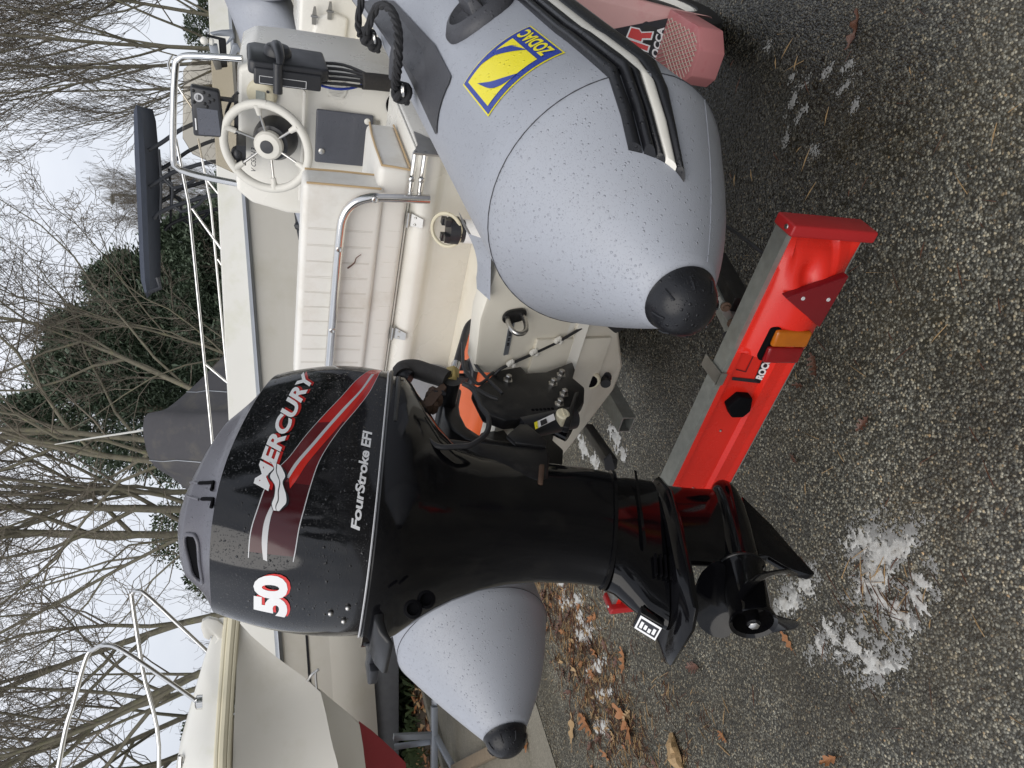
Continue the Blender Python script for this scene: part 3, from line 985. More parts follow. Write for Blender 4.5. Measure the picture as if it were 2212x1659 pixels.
# centre console
CF = 3.06
mb = bmb()
_co = [(S0 - 0.26, 0.93), (S0 + 0.305, 0.93), (S0 + 0.312, 1.30), (S0 + 0.312, 1.60), (S0 + 0.305, 1.735), (S0 + 0.27, 1.79), (S0 - 0.24, 1.80), (S0 - 0.285, 1.74), (S0 - 0.30, 1.60), (S0 - 0.29, 1.2)]
def lean(z):
    return 0.09 * max(0, z - 1.5) / 0.3
mb.loft([[(CF + 0.015 + lean(z), S0 + (s - S0) * 0.985, z - (0.01 if z > 1.5 else 0)) for s, z in _co], [(CF + 0.045 + lean(z), s, z) for s, z in _co], [(CF + 0.62, s, z - 0.02) for s, z in _co]])
con = mb.build('console', 'gel', boat, bevel=0.012, seg=3, smooth=50)
def onf(s, z, d=0.0):
    return (CF + 0.012 + lean(z) - d, s, z)
# moulded step above the hatch
mb = bmb()
mb.loft([[onf(s, z, d) for s, z in ((S0 - 0.22, 1.535), (S0 + 0.24, 1.535), (S0 + 0.25, 1.548), (S0 - 0.22, 1.548))] for d in (-0.01, 0.012)])
mb.build('moulded_step', 'gel', con, bevel=0.004)
# locker hatch
hq = [(-1.287, 1.490), (-1.067, 1.494), (-1.067, 1.268), (-1.287, 1.262)]
mb = bmb()
mb.loft([[onf(s, z, d) for s, z in hq] for d in (-0.004, 0.010)])
ht = mb.build('console_hatch', 'screen', con, bevel=0.008, seg=3)
for s, z, m in ((-1.092, 1.292, 'gel'), (-1.236, 1.465, 'dullsteel')):
    mb = bmb()
    mb.lathe(onf(s, z, 0.008), (-1, 0, 0.1), [(0, 0.0125), (0.006, 0.0125), (0.009, 0.008)], 18)
    mb.build('hatch_latch', m, ht)
mb = bmb()
mb.loft([[onf(s, z, d) for s, z in ((-1.118, 1.262), (-1.085, 1.262), (-1.085, 1.244), (-1.118, 1.244))] for d in (0, 0.006)])
mb.build('hatch_hinge', 'dullsteel', ht)
# registration lettering
tv, tf, tw = text2d('V C53113', 0.22, 0.012, 1.02)
decal([([(-1.383 + x * 0.102, 1.719 + y * 0.0185) for x, y in tv], tf)], lambda s, z: B(onf(s, z, 0.0045)), 'registration_lettering', 'darkprint', con, 0.2)
# round depth gauge
gs, gz = [(-1.057, 1.697)][0]
mb = bmb()
mb.lathe(onf(gs, gz, -0.004), (-1, 0, 0.3), [(0, 0.058), (0.010, 0.058), (0.020, 0.052), (0.024, 0.044), (0.026, 0.0)], 36)
ga = mb.build('depth_gauge', 'cream', con)
def gdec(x, y):
    return B(onf(gs + x, gz + y, 0.0278)) + Vector((0, 0, 0.0))
decal([rect(-0.019, -0.010, 0.019, 0.024)], gdec, 'gauge_display', 'lcd', ga, 0.3)
decal([([(0.006 * math.cos(q) + 0.022, 0.006 * math.sin(q) - 0.02) for q in (2 * math.pi * k / 12 for k in range(12))], [tuple(range(12))]), rect(-0.03, 0.030, -0.022, 0.038)], gdec, 'gauge_button', 'darkprint', ga, 0.3)
# steering wheel
WC = Vector((2.965, -1.205, 1.683))
WA = Vector((-0.94, 0, 0.34)).normalized()
wu = Vector((0.34, 0, 0.94)).normalized()
ws = Vector((0, 1, 0))
WR = 0.166
wheel = MB(B)
ring = [WC + (ws * math.cos(q) + wu * math.sin(q)) * WR for q in (2 * math.pi * k / 64 for k in range(65))]
wheel.tube(ring, 0.0165, 14)
wl_o = wheel.build('steering_wheel', 'wheel', con, smooth=60)
mb = bmb()
hubc = WC - WA * 0.045
mb.lathe(hubc, WA, [(0, 0.035), (0.004, 0.056), (0.026, 0.056), (0.036, 0.048), (0.040, 0.03), (0.041, 0.0)], 32)
mb.build('wheel_hub', 'wheel', wl_o)
mb = bmb()
mb.lathe(hubc + WA * 0.0405, WA, [(0, 0.026), (0.003, 0.025), (0.004, 0.0)], 28)
mb.build('hub_cap', 'plastic', wl_o)
for k in range(6):
    q = 2 * math.pi * (k + 0.22) / 6
    d = ws * math.cos(q) + wu * math.sin(q)
    mb = bmb()
    mb.tube([hubc + WA * 0.018 + d * 0.045, WC - WA * 0.004 + d * (WR - 0.03)], 0.0055, 10)
    sp = mb.build('wheel_spoke', 'dullsteel', wl_o)
    mb = bmb()
    mb.tube([WC - WA * 0.005 + d * (WR - 0.042), WC - WA * 0.002 + d * (WR - 0.022), WC + d * WR], [0.010, 0.012, 0.019], 10)
    mb.build('spoke_socket', 'wheel', sp)
mb = bmb()
mb.lathe(hubc + WA * 0.002, -WA, [(0, 0.03), (0.01, 0.068), (0.045, 0.082), (0.085, 0.086)], 32)
mb.build('helm_bezel', 'plastic', con)
# compass left of the wheel
mb = bmb()
cs_, cz_ = [(-1.260, 1.777)][0]
mb.box((3.02, cs_ - 0.05, cz_ - 0.02), (3.14, cs_ + 0.03, cz_ + 0.016))
mb.ball((3.04, cs_ - 0.01, cz_ + 0.012), (0.03, 0.03, 0.025), 14)
mb.build('compass', 'plastic', con, bevel=0.0)
# chart plotter on its bracket
ps = [(-1.024, 1.952), (-1.026, 1.850), (-1.201, 1.832), (-1.214, 1.947)]
mb = bmb()
def plat(s, z, d):
    return (3.05 + (z - 1.85) * 0.18 - d, s, z)
mb.loft([[plat(s, z, d) for s, z in ps] for d in (0.0, 0.042)])
plt_ = mb.build('chart_plotter', 'plastic', con, bevel=0.010, seg=3)
def pq(x, y, d=0.0):
    a, b, c, e = ps
    s = (a[0] * (1 - x) + e[0] * x) * (1 - y) + (b[0] * (1 - x) + c[0] * x) * y
    z = (a[1] * (1 - x) + e[1] * x) * (1 - y) + (b[1] * (1 - x) + c[1] * x) * y
    return plat(s, z, 0.0425 + d)
def pqmap(d):
    return lambda x, y: B(pq(x, y, d))
decal([rect(0.40, 0.17, 0.95, 0.86)], pqmap(0.0008), 'plotter_screen', 'screen', plt_, 0.5)
decal([rect(0.62, 0.085, 0.86, 0.125)], pqmap(0.001), 'plotter_lettering', 'white', plt_, 0.5)
for x, y in ((0.08, 0.10), (0.30, 0.10), (0.08, 0.45), (0.30, 0.45), (0.12, 0.62), (0.25, 0.62), (0.36, 0.52), (0.2, 0.76)):
    mb = bmb()
    mb.lathe(pq(x, y, -0.002), (-1, 0, 0), [(0, 0.006), (0.005, 0.006), (0.006, 0.004)], 10)
    mb.build('plotter_button', 'satin', plt_)
mb = bmb()
mb.lathe(pq(0.19, 0.27, -0.002), (-1, 0, 0), [(0, 0.0165), (0.005, 0.0165), (0.005, 0.011), (0.001, 0.010)], 20)
mb.build('plotter_dial', 'silver', plt_)
mb = bmb()
mb.box((3.03, -1.19, 1.785), (3.10, -1.06, 1.80))
mb.box((3.05, -1.185, 1.79), (3.075, -1.175, 1.86))
mb.box((3.05, -1.075, 1.79), (3.075, -1.065, 1.86))
mb.tube([(3.06, -1.16, 1.82), (3.10, -1.14, 1.83), (3.12, -1.09, 1.81), (3.13, -1.06, 1.785)], 0.006, 8, smooth=4)
mb.build('plotter_bracket', 'plastic', plt_)
# windscreen and its rail
rl = [(3.17, -0.945, 1.77), (3.20, -0.962, 1.88), (3.215, -0.975, 1.965), (3.217, -0.992, 1.998), (3.22, -1.025, 2.013), (3.22, -1.20, 2.03), (3.22, -1.395, 2.04), (3.22, -1.432, 2.028), (3.217, -1.447, 1.995), (3.21, -1.460, 1.92), (3.19, -1.468, 1.79)]
mb = bmb()
mb.tube(rl, 0.0135, 14, smooth=6)
mb.build('windscreen_rail', 'steel', con, smooth=60)
mb = bmb()
gl = [(3.17, -0.96, 1.79), (3.20, -0.985, 1.95), (3.21, -1.03, 1.985), (3.21, -1.30, 2.0), (3.20, -1.36, 1.965), (3.17, -1.42, 1.79)]
mb.prism(gl, (0.006, 0, 0))
mb.build('windscreen', 'glass', con, smooth=0)
# throttle box on the starboard side of the console
mb = bmb()
tb = [(3.218, -0.930, 1.747), (3.294, -0.930, 1.728), (3.307, -0.930, 1.615), (3.273, -0.930, 1.557), (3.251, -0.930, 1.450), (2.969, -0.930, 1.475), (2.944, -0.930, 1.498), (2.912, -0.930, 1.704), (2.994, -0.930, 1.743)]
tbx = [(p[0], p[2]) for p in tb]
hull_ = [(2.98, 1.750), (2.965, 1.735), (2.965, 1.49), (2.985, 1.462), (3.20, 1.47), (3.21, 1.73), (3.18, 1.755)]
mb.loft([[(f, -0.935, z) for f, z in hull_], [(f, -0.885, z) for f, z in hull_]])
tbo = mb.build('throttle_box', 'plastic', con, bevel=0.014, seg=3)
mb = bmb()
mb.box((2.955, -0.965, 1.49), (2.985, -0.905, 1.73))
fp = mb.build('throttle_faceplate', 'plastic', tbo, bevel=0.008, seg=3)
mb = bmb()
for a, b in (((2.9535, -0.958, 1.71), (2.9535, -0.958, 1.545)), ((2.9535, -0.958, 1.545), (2.9535, -0.932, 1.545)), ((2.9535, -0.932, 1.545), (2.9535, -0.932, 1.71)), ((2.9535, -0.932, 1.71), (2.9535, -0.958, 1.71))):
    mb.tube([a, b], 0.001, 4)
mb.build('faceplate_outline', 'white', fp)
mb = bmb()
mb.lathe((3.08, -0.887, 1.645), (0, 1, 0), [(0, 0.052), (0.02, 0.05), (0.034, 0.04), (0.038, 0.02)], 24)
lv = mb.build('throttle_hub', 'plastic', tbo)
mb = bmb()
mb.tube([(3.07, -0.855, 1.65), (3.02, -0.850, 1.645), (2.96, -0.862, 1.64), (2.935, -0.882, 1.642)], [0.024, 0.019, 0.013, 0.012], 12, smooth=3)
mb.tube([(2.93, -0.874, 1.648), (2.926, -0.978, 1.646)], 0.0170, 16)
mb.build('throttle_grip', 'plastic', lv, smooth=50)
mb = bmb()
for k in range(5):
    y = -0.945 + 0.012 * k
    mb.tube([(3.0 + .02 * k, y, 1.51), (3.01 + .02 * k, y + 0.004, 1.40), (3.03, y + 0.008 * math.sin(k), 1.30), (3.06, -0.93, 1.22)], 0.0062, 7, smooth=4)
mb.build('control_cable', 'hose', con)
mb = bmb()
mb.tube([(3.03, -0.925, 1.33), (3.04, -0.925, 1.28), (3.06, -0.93, 1.18)], 0.032, 14, smooth=3)
mb.build('cable_sleeve', 'sleeve', con)
mb = bmb()
mb.tube([(3.02, -0.958, 1.50), (3.01, -0.962, 1.43), (3.03, -0.955, 1.36), (3.05, -0.93, 1.3)], 0.005, 7, smooth=4)
mb.build('control_cable', 'blue', con)
mb = bmb()
for k in range(12):
    mb.box((CF + 0.02, -1.02 + 0.006 * k, 1.39), (CF + 0.0275, -1.017 + 0.006 * k, 1.45))
mb.lathe((CF + 0.03, -0.987, 1.42), (-1, 0, 0), [(0, 0.04), (0.008, 0.04), (0.01, 0.03)], 24)
mb.build('vent_grille', 'gel', con)
# dark oval hand hold low on the console
hs, hz = [(-1.016, 1.173)][0]
mb = bmb()
mb.loft([[onf(hs + 0.055 * math.cos(q), hz + 0.05 * math.sin(q), d) for q in (2 * math.pi * k / 28 for k in range(28))] for d in (-0.02, 0.004)])
mb.build('speaker_recess', 'recess', con)
# filter with cup ring on the seat base
cs1, cz1 = [(-1.064, 1.158)][0]
mb = bmb()
ringp = [(2.10 + 0.03 * math.sin(q), cs1 + 0.055 * math.cos(q), cz1 + 0.04 * math.sin(q)) for q in (2 * math.pi * k / 28 for k in range(29))]
mb.tube(ringp, 0.006, 8)
fr = mb.build('filter_ring', 'cream', boat)
mb = bmb()
mb.lathe((2.10, cs1, cz1 - 0.005), (0, 0, -1), [(0, 0.042), (0.03, 0.045), (0.035, 0.036), (0.05, 0.036)], 20)
for k in range(4):
    q = k * 1.57 + 0.4
    mb.box((2.10 + 0.035 * math.cos(q) - .01, cs1 + 0.035 * math.sin(q) - .01, cz1 - 0.005), (2.10 + 0.035 * math.cos(q) + .012, cs1 + 0.035 * math.sin(q) + .012, cz1 + 0.012))
mb.build('filter_head', 'plastic', fr)
mb = bmb()
mb.lathe((2.10, cs1, cz1 - 0.055), (0, 0, -1), [(0, 0.038), (0.09, 0.038), (0.1, 0.03)], 20)
mb.build('filter_canister', 'white', fr)
# bow locker with a hinged lid
mb = bmb()
zl = 1.478
LF = 4.7
sl0, sl1 = -1.335, -0.93
mb.loft([[(f, q, z) for q, z in ((sl0 - 0.03, 0.95), (sl1, 0.95), (sl1, zl - .05), (sl1 - 0.06, zl), (sl0 + 0.05, zl), (sl0, zl - .04))] for f in (LF, 5.35)])
bl = mb.build('bow_locker', 'gel', boat, bevel=0.02, seg=3)
mb = bmb()
dq = [(-1.224, 1.410), (-1.116, 1.385), (-1.070, 1.301), (-1.095, 1.212), (-1.260, 1.218), (-1.284, 1.335), (-1.302, 1.391)]
mb.loft([[(f, q, z) for q, z in dq] for f in (LF + 0.01, LF - 0.028)])
ld = mb.build('locker_door', 'gel', bl, bevel=0.018, seg=3)
for hs_, hz_ in [(-1.106, 1.399), (-1.067, 1.316)]:
    mb = bmb()
    mb.loft([[(f, hs_ + q, hz_ + w) for q, w in ((-0.045, -0.012), (0.0, -0.014), (0.05, -0.006), (0.05, 0.006), (0.0, 0.014), (-0.045, 0.012))] for f in (LF - 0.03, LF - 0.042)])
    mb.tube([(LF - 0.044, hs_, hz_ - 0.02), (LF - 0.044, hs_, hz_ + 0.02)], 0.007, 8)
    mb.build('locker_hinge', 'dullsteel', bl)
# bow roller with the stowed anchor
an = thing('anchor', B((5.5, -1.55, 1.78)), 'grey folded plough anchor lying on the bow tube of the inflatable boat', 'anchor')
def aplate(P, d, nm, m, th=0.014):
    mb = bmb()
    mb.prism([(p[0] + d, p[1], p[2]) for p in P], (th, 0.01, 0.004))
    return mb.build(nm, m, an, bevel=0.003)
aplate([(5.500, -1.584, 1.991), (5.500, -1.576, 1.937), (5.500, -1.685, 1.920), (5.500, -1.726, 1.912), (5.500, -1.738, 1.952), (5.500, -1.697, 1.966)], 0.0, 'fluke', 'alu')
aplate([(5.500, -1.546, 2.010), (5.500, -1.557, 1.886), (5.500, -1.722, 1.880), (5.500, -1.733, 1.921), (5.500, -1.555, 1.931)], 0.05, 'shank', 'satin', 0.03)
aplate([(5.500, -1.537, 1.984), (5.500, -1.511, 1.908), (5.500, -1.499, 1.843), (5.500, -1.541, 1.832), (5.500, -1.595, 1.887), (5.500, -1.535, 1.852), (5.500, -1.545, 1.962)], 0.09, 'fluke', 'alu')
aplate([(5.500, -1.568, 1.843), (5.500, -1.567, 1.812), (5.500, -1.641, 1.772), (5.500, -1.608, 1.812), (5.500, -1.663, 1.847), (5.500, -1.691, 1.877)], 0.03, 'fluke', 'alu')
mb = bmb()
r0 = [(5.480, -1.553, 2.017)][0]
mb.ball(r0, (0.026, 0.026, 0.026), 14)
mb.lathe((r0[0], r0[1], r0[2] - 0.03), (0, 0, -1), [(0, 0.02), (0.02, 0.022), (0.03, 0.012)], 14)
mb.build('roller', 'gel', an)

# ================================================================== outboard motor
SM = S0 + 0.05
motor = thing('outboard_motor', B((1.0, SM, 0.60)), 'large black four stroke outboard motor with red and white MERCURY lettering, tilted slightly', 'outboard motor')
NU, NH = 150, 20
mb = bmb()
US = [U0 + (U1 - U0) * k / NU for k in range(NU)]
mb.loft([[cowl_pt(u, h / NH) for u in US] for h in range(NH + 1)], caps=False)
cowl = mb.build('cowl', 'gloss', motor, smooth=60)
# lid with the carrying slot and the moulded step
me = bpy.data.meshes.new('cowl_lid')
bm = bmesh.new()
NP, NR = 1000, 120
def even(x):                       # even spacing round the plan: denser where it runs flat
    q = math.floor(x)
    e = x - q
    e = e * e * (3 - 2 * e)
    e = e * e * (3 - 2 * e)
    return (q + e) * math.pi / 2
PHI = [even(4 * k / NP) for k in range(NP + 1)]
rows = []
slot = [(1.107, 0.737), (1.133, 0.687), (1.271, 0.677), (1.561, 0.717), (1.661, 0.768), (1.611, 0.848), (1.498, 0.828), (1.221, 0.808), (1.107, 0.768)]
def inpoly(x, y, P):
    c = False
    for i in range(len(P)):
        (x1, y1), (x2, y2) = P[i], P[i - 1]
        if (y1 > y) != (y2 > y) and x < (x2 - x1) * (y - y1) / (y2 - y1) + x1:
            c = not c
    return c
for i in range(NR + 1):
    r = max(1 - i / NR, 0.02)
    rows.append([bm.verts.new(B(dome_pt(PHI[k], r)) - root_loc(motor)) for k in range(NP)])
hole = []
for i in range(NR):
    for k in range(NP):
        f = bm.faces.new((rows[i][k], rows[i][(k + 1) % NP], rows[i + 1][(k + 1) % NP], rows[i + 1][k]))
        if inpoly((PHI[k] + PHI[k + 1]) / 2, 1 - (i + .5) / NR, slot):
            hole.append(f)
bm.faces.new(rows[-1])
bmesh.ops.delete(bm, geom=hole, context='FACES')
bmesh.ops.recalc_face_normals(bm, faces=bm.faces)
bm.to_mesh(me)
bm.free()
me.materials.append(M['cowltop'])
me.materials.append(M['recess'])
me.shade_smooth()
me.set_sharp_from_angle(angle=R(40))
lid = bpy.data.objects.new('cowl_lid', me)
COL.objects.link(lid)
lid.parent = motor
# the slot's own well and rolled lip
_so = [Vector(dome_pt(a, b)) for a, b in resamp(smooth2(slot + slot[:1], 5), 49)[:-1]]
_sc = sum(_so, Vector()) / len(_so)
mb = bmb()
mb.loft([[_sc + (p - _sc) * k + Vector((dz * 0.3, 0, dz)) for p in _so] for k, dz in ((1.06, 0.0005), (1.0, -0.004), (0.95, -0.05))])
mb.v = mb.v
mb.f = [f for f in mb.f if not (len(f) > 4 and max(f) < len(_so))]
mb.mi = [0] * len(mb.f)
mb.build('carrying_slot', 'recess', lid, smooth=50)
mb = bmb()
mb.tube([_sc + (p - _sc) * 1.05 + Vector((0, 0, 0.0005)) for p in _so + _so[:1]], 0.0042, 8, caps=False)
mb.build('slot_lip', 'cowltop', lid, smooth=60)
# two moulded finger steps in front of the slot
for (a, b, c) in ([(0.289, 0.707), (0.327, 0.778), (0.365, 0.879)], [(0.541, 0.778), (0.554, 0.838), (0.579, 0.960)]):
    mb = bmb()
    pp = [dome_pt(*q) for q in (a, b, c)]
    pp = [(p[0], p[1], p[2] + 0.001) for p in pp]
    mb.tube(pp, 0.0035, 6)
    mb.tube([pp[2], (pp[2][0] - 0.02, pp[2][1], pp[2][2] + 0.003)], 0.0035, 6)
    mb.build('lid_groove', 'recess', lid)
for q in [(0.201, 0.596), (0.529, 0.717)], :
    pass
mb = bmb()
for off in (0.0, 0.075):
    pth = [dome_pt(ph, 0.93) for ph in ()]
sweep = [(0.101, 0.475), (0.214, 0.616), (0.289, 0.697)]
sweep2 = [(0.352, 0.495), (0.478, 0.667), (0.541, 0.747)]
for sw in (sweep, sweep2):
    mb.tube([(p[0], p[1], p[2] + 0.0005) for p in (dome_pt(*q) for q in sw)], 0.0028, 6)
mb.build('lid_ridge', 'cowltop', lid)

def cmap(l):
    def fn(u, h):
        p = Vector(cowl_pt(u, h))
        a = Vector(cowl_pt(u + 0.004, h)) - Vector(cowl_pt(u - 0.004, h))
        b = Vector(cowl_pt(u, h + 0.01)) - Vector(cowl_pt(u, h - 0.01))
        n = a.cross(b).normalized()
        c = Vector((1.1, SM, p.z))
        if n.dot(p - c) < 0:
            n = -n
        return B(p + n * l)
    return fn
# lettering and stripes live in (metres round the cowl, height) space
def quadmap(q):
    """corners of a word: bottom left, bottom right, top right, top left"""
    def fn(x, y):
        a = (q[0][0] * (1 - x) + q[1][0] * x, q[0][1] * (1 - x) + q[1][1] * x)
        b = (q[3][0] * (1 - x) + q[2][0] * x, q[3][1] * (1 - x) + q[2][1] * x)
        return (a[0] * (1 - y) + b[0] * y, a[1] * (1 - y) + b[1] * y)
    return fn
def word(body, q, name, m, lift, bold=0.02, spacing=1.0, shear=0.0, shift=(0, 0)):
    tv, tf, tw = text2d(body, shear, bold, spacing)
    g = quadmap(q)
    vs = [g(x, y) for x, y in tv]
    return decal([([(a + shift[0], b + shift[1]) for a, b in vs], tf)], cmap(lift), name, m, cowl, 0.012)
# red ribbon: upper edge, lower edge (front to rear)
rib_u = smooth2([(-0.221, 0.193), (-0.164, 0.286), (-0.105, 0.361), (-0.041, 0.454), (0.022, 0.538), (0.081, 0.605), (0.115, 0.664), (0.156, 0.714), (0.201, 0.739), (0.249, 0.765), (0.296, 0.765)])
rib_l = smooth2([(-0.253, 0.076), (-0.142, 0.143), (-0.075, 0.218), (-0.014, 0.303), (0.045, 0.370), (0.093, 0.412), (0.148, 0.437), (0.192, 0.454), (0.229, 0.471), (0.267, 0.479), (0.290, 0.487)])
ru, rl_ = resamp(rib_u, 70), resamp(rib_l, 70)
decal([strip(ru, lerp2(ru, rl_, 0.022)), strip(lerp2(ru, rl_, 0.978), rl_)], cmap(0.0010), 'stripe_edging', 'silver', cowl, 0.05)
m1 = lerp2(ru, rl_, 0.022)
m2 = lerp2(ru, rl_, 0.978)
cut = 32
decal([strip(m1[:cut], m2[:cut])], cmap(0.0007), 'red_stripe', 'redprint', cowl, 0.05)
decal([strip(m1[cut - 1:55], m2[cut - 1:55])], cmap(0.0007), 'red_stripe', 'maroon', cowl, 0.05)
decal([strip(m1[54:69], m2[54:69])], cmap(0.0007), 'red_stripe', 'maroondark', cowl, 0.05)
# silver line running inside the ribbon, with a bright red line below it
sl_u = smooth2([(-0.201, 0.168), (-0.134, 0.227), (-0.067, 0.328), (-0.008, 0.412), (0.047, 0.487), (0.099, 0.563), (0.134, 0.597)])
sl_l = smooth2([(-0.203, 0.143), (-0.134, 0.210), (-0.067, 0.303), (-0.008, 0.387), (0.047, 0.462), (0.099, 0.538), (0.136, 0.580)])
decal([strip(resamp(sl_u, 40), resamp(sl_l, 40))], cmap(0.0013), 'silver_stripe', 'silver', cowl, 0.05)
br_l = smooth2([(-0.205, 0.134), (-0.134, 0.185), (-0.067, 0.261), (-0.006, 0.336), (0.047, 0.412), (0.099, 0.487), (0.136, 0.529), (0.158, 0.563)])
decal([strip(resamp(sl_l, 40), resamp(br_l, 40))], cmap(0.0011), 'red_stripe', 'redbright', cowl, 0.05)
t_u = smooth2([(0.186, 0.647), (0.207, 0.672), (0.231, 0.689), (0.263, 0.689), (0.294, 0.672)])
t_l = smooth2([(0.192, 0.630), (0.209, 0.647), (0.231, 0.655), (0.261, 0.655), (0.296, 0.647)])
decal([strip(resamp(t_u, 24), resamp(t_l, 24))], cmap(0.0013), 'silver_stripe', 'silver', cowl, 0.05)
# words
qm = [(0.132, 0.647), (-0.195, 0.655), (-0.193, 0.739), (0.136, 0.748)]
qm = [(0.174, 0.630), (-0.158, 0.630), (-0.209, 0.815), (0.154, 0.798)]
big = [(0.168, 0.689), (-0.170, 0.622), (-0.203, 0.748), (0.156, 0.790)]
word('MERCURY', big, 'brand_lettering', 'redprint', 0.0016, 0.036, 1.0, 0.05, (-0.003, -0.02))
word('MERCURY', big, 'brand_lettering', 'white', 0.0022, 0.036, 1.0, 0.05)
# tall M of the wordmark with the three waves below it
mq = [(0.168, 0.681), (0.101, 0.655), (0.083, 0.765), (0.154, 0.798)]
# waves under the tall M
w_l = resamp(smooth2([(0.101, 0.714), (0.118, 0.681), (0.136, 0.697), (0.156, 0.655), (0.178, 0.647), (0.193, 0.655), (0.205, 0.639)]), 44)
w_m = resamp(smooth2([(0.105, 0.672), (0.126, 0.664), (0.146, 0.630), (0.168, 0.630), (0.184, 0.622), (0.197, 0.630), (0.205, 0.622)]), 44)
w_r = resamp(smooth2([(0.109, 0.647), (0.132, 0.605), (0.148, 0.613), (0.172, 0.580), (0.188, 0.571), (0.197, 0.588), (0.205, 0.605)]), 44)
decal([strip(lerp2(w_m, w_l, 1.28), lerp2(w_m, w_r, 1.28))], cmap(0.0026), 'wave_outline', 'darkprint', cowl, 0.05)
decal([strip(w_l, lerp2(w_l, w_m, 0.92)), strip(lerp2(w_m, w_r, 0.10), w_r)], cmap(0.0034), 'wave_emblem', 'white', cowl, 0.05)
q50 = [(0.430, 0.529), (0.332, 0.504), (0.314, 0.630), (0.442, 0.731)]
q50 = [(0.428, 0.504), (0.316, 0.513), (0.328, 0.723), (0.428, 0.723)]
word('50', q50, 'power_lettering', 'redbright', 0.0016, 0.05, 0.92, 0.0, (-0.004, -0.018))
word('50', q50, 'power_lettering', 'white', 0.0022, 0.05, 0.92, 0.0)
qf = [(0.225, 0.101), (-0.006, 0.092), (-0.006, 0.160), (0.223, 0.160)]
word('FourStroke EFI', qf, 'model_lettering', 'white', 0.0016, 0.03, 0.95, 0.1)
mb = bmb()
for X in [(0.383, 0.118), (0.401, 0.227), (0.424, 0.134)]:
    p = Vector(cowl_pt(*X))
    n = (p - Vector((1.1, SM, p.z))).normalized()
    mb.ball(p + n * 0.002, 0.0055, 10)
mb.build('cowl_rivet', 'dullsteel', cowl)
# rubber seam between cowl and lower pan
mb = bmb()
for dz, r, in ((-0.003, 0.0045),):
    mb.tube([(p[0] + (p[0] - 1.1) * 0.004, SM + (p[1] - SM) * 1.008, p[2] + dz) for p in (cowl_pt(u, 0.0) for u in US + [US[0]])], r, 6)
mb.build('cowl_seal', 'satin', cowl)
mb = bmb()
mb.tube([(p[0] + (p[0] - 1.1) * 0.012, SM + (p[1] - SM) * 1.012, p[2] + 0.0045) for p in (cowl_pt(u, 0.0) for u in US + [US[0]])], 0.0018, 5)
mb.build('cowl_seam_trim', 'silver', cowl)

# ---- midsection: lower pan and leg
def sect(fr, zr, ff, zf, b, n=3.0, N=72):
    out = []
    fc, a = (fr + ff) / 2, (ff - fr) / 2
    for k in range(N):
        q = 2 * math.pi * k / N
        c, s = math.cos(q), math.sin(q)
        f = fc + a * _sg(c) * abs(c) ** (2 / n)
        t = (f - fr) / (ff - fr)
        w = b * _sg(s) * abs(s) ** (2 / n)
        out.append((f, SM + w, zr + (zf - zr) * t))
    return out
secs = [(0.800, 1.549, 1.398, 1.428, 0.179, 3.3), (0.800, 1.520, 1.398, 1.400, 0.178, 3.3), (0.812, 1.480, 1.382, 1.385, 0.168, 3.1), (0.830, 1.435, 1.335, 1.365, 0.148, 2.9), (0.842, 1.405, 1.27, 1.345, 0.132, 2.8),
        (0.856, 1.365, 1.215, 1.32, 0.118, 2.7), (0.868, 1.31, 1.185, 1.26, 0.102, 2.6), (0.872, 1.25, 1.170, 1.18, 0.090, 2.5), (0.868, 1.18, 1.160, 1.09, 0.081, 2.4), (0.853, 1.10, 1.145, 1.0, 0.074, 2.4), (0.838, 1.048, 1.125, 0.935, 0.071, 2.4)]
mb = bmb()
mb.loft([sect(*q) for q in secs])
leg = mb.build('leg', 'leg', motor, smooth=50)
# flange line where the gearcase bolts on
TA = R(19)
def MP(p, s, q):
    return (0.87 + p * math.cos(TA) + q * math.sin(TA), SM + s, 0.734 - p * math.sin(TA) + q * math.cos(TA))
def msect(p0, p1, b, q, n=2.4, N=60, q1=None):
    out = []
    pc, a = (p0 + p1) / 2, (p1 - p0) / 2
    for k in range(N):
        w = 2 * math.pi * k / N
        c, s = math.cos(w), math.sin(w)
        p = pc + a * _sg(c) * abs(c) ** (2 / n)
        out.append(MP(p, b * _sg(s) * abs(s) ** (2 / n), q if q1 is None else q + (q1 - q) * (p - p0) / (p1 - p0)))
    return out
mb = bmb()
mb.loft([sect(0.832, 1.053, 1.132, 0.935, 0.076, 2.4), sect(0.831, 1.045, 1.131, 0.927, 0.076, 2.4)])
mb.build('leg_flange', 'leg', leg, smooth=50)
# upper gearcase with the exhaust snout running aft
mb = bmb()
mb.loft([msect(-0.142, 0.152, 0.070, 0.278, 2.4, q1=0.292), msect(-0.150, 0.165, 0.066, 0.262, 2.3, q1=0.27), msect(-0.178, 0.180, 0.060, 0.235, 2.2), msect(-0.205, 0.188, 0.054, 0.205, 2.2), msect(-0.222, 0.193, 0.050, 0.165, 2.2)])
gc = mb.build('gearcase', 'leg', motor, smooth=50)
mb = bmb()
mb.loft([[MP(-0.196, s, 0.224) for s in (0.028, -0.028)] + [MP(-0.228, s, 0.178) for s in (-0.028, 0.028)], [MP(-0.215, s, 0.228) for s in (0.026, -0.026)] + [MP(-0.238, s, 0.182) for s in (-0.026, 0.026)]])
sn = mb.build('snout_block', 'leg', gc, bevel=0.004)
def stick(d):
    return lambda x, y: B(MP(-0.2165 - 0.0225 * x - d, (y - 0.5) * 0.044, 0.2265 - 0.044 * x))
decal([rect(0.03, 0.02, 0.97, 0.98)], stick(0.0012), 'warning_sticker', 'white', gc, 0.4)
decal([rect(0.10, 0.16, 0.90, 0.84)], stick(0.0018), 'warning_sticker', 'darkprint', gc, 0.4)
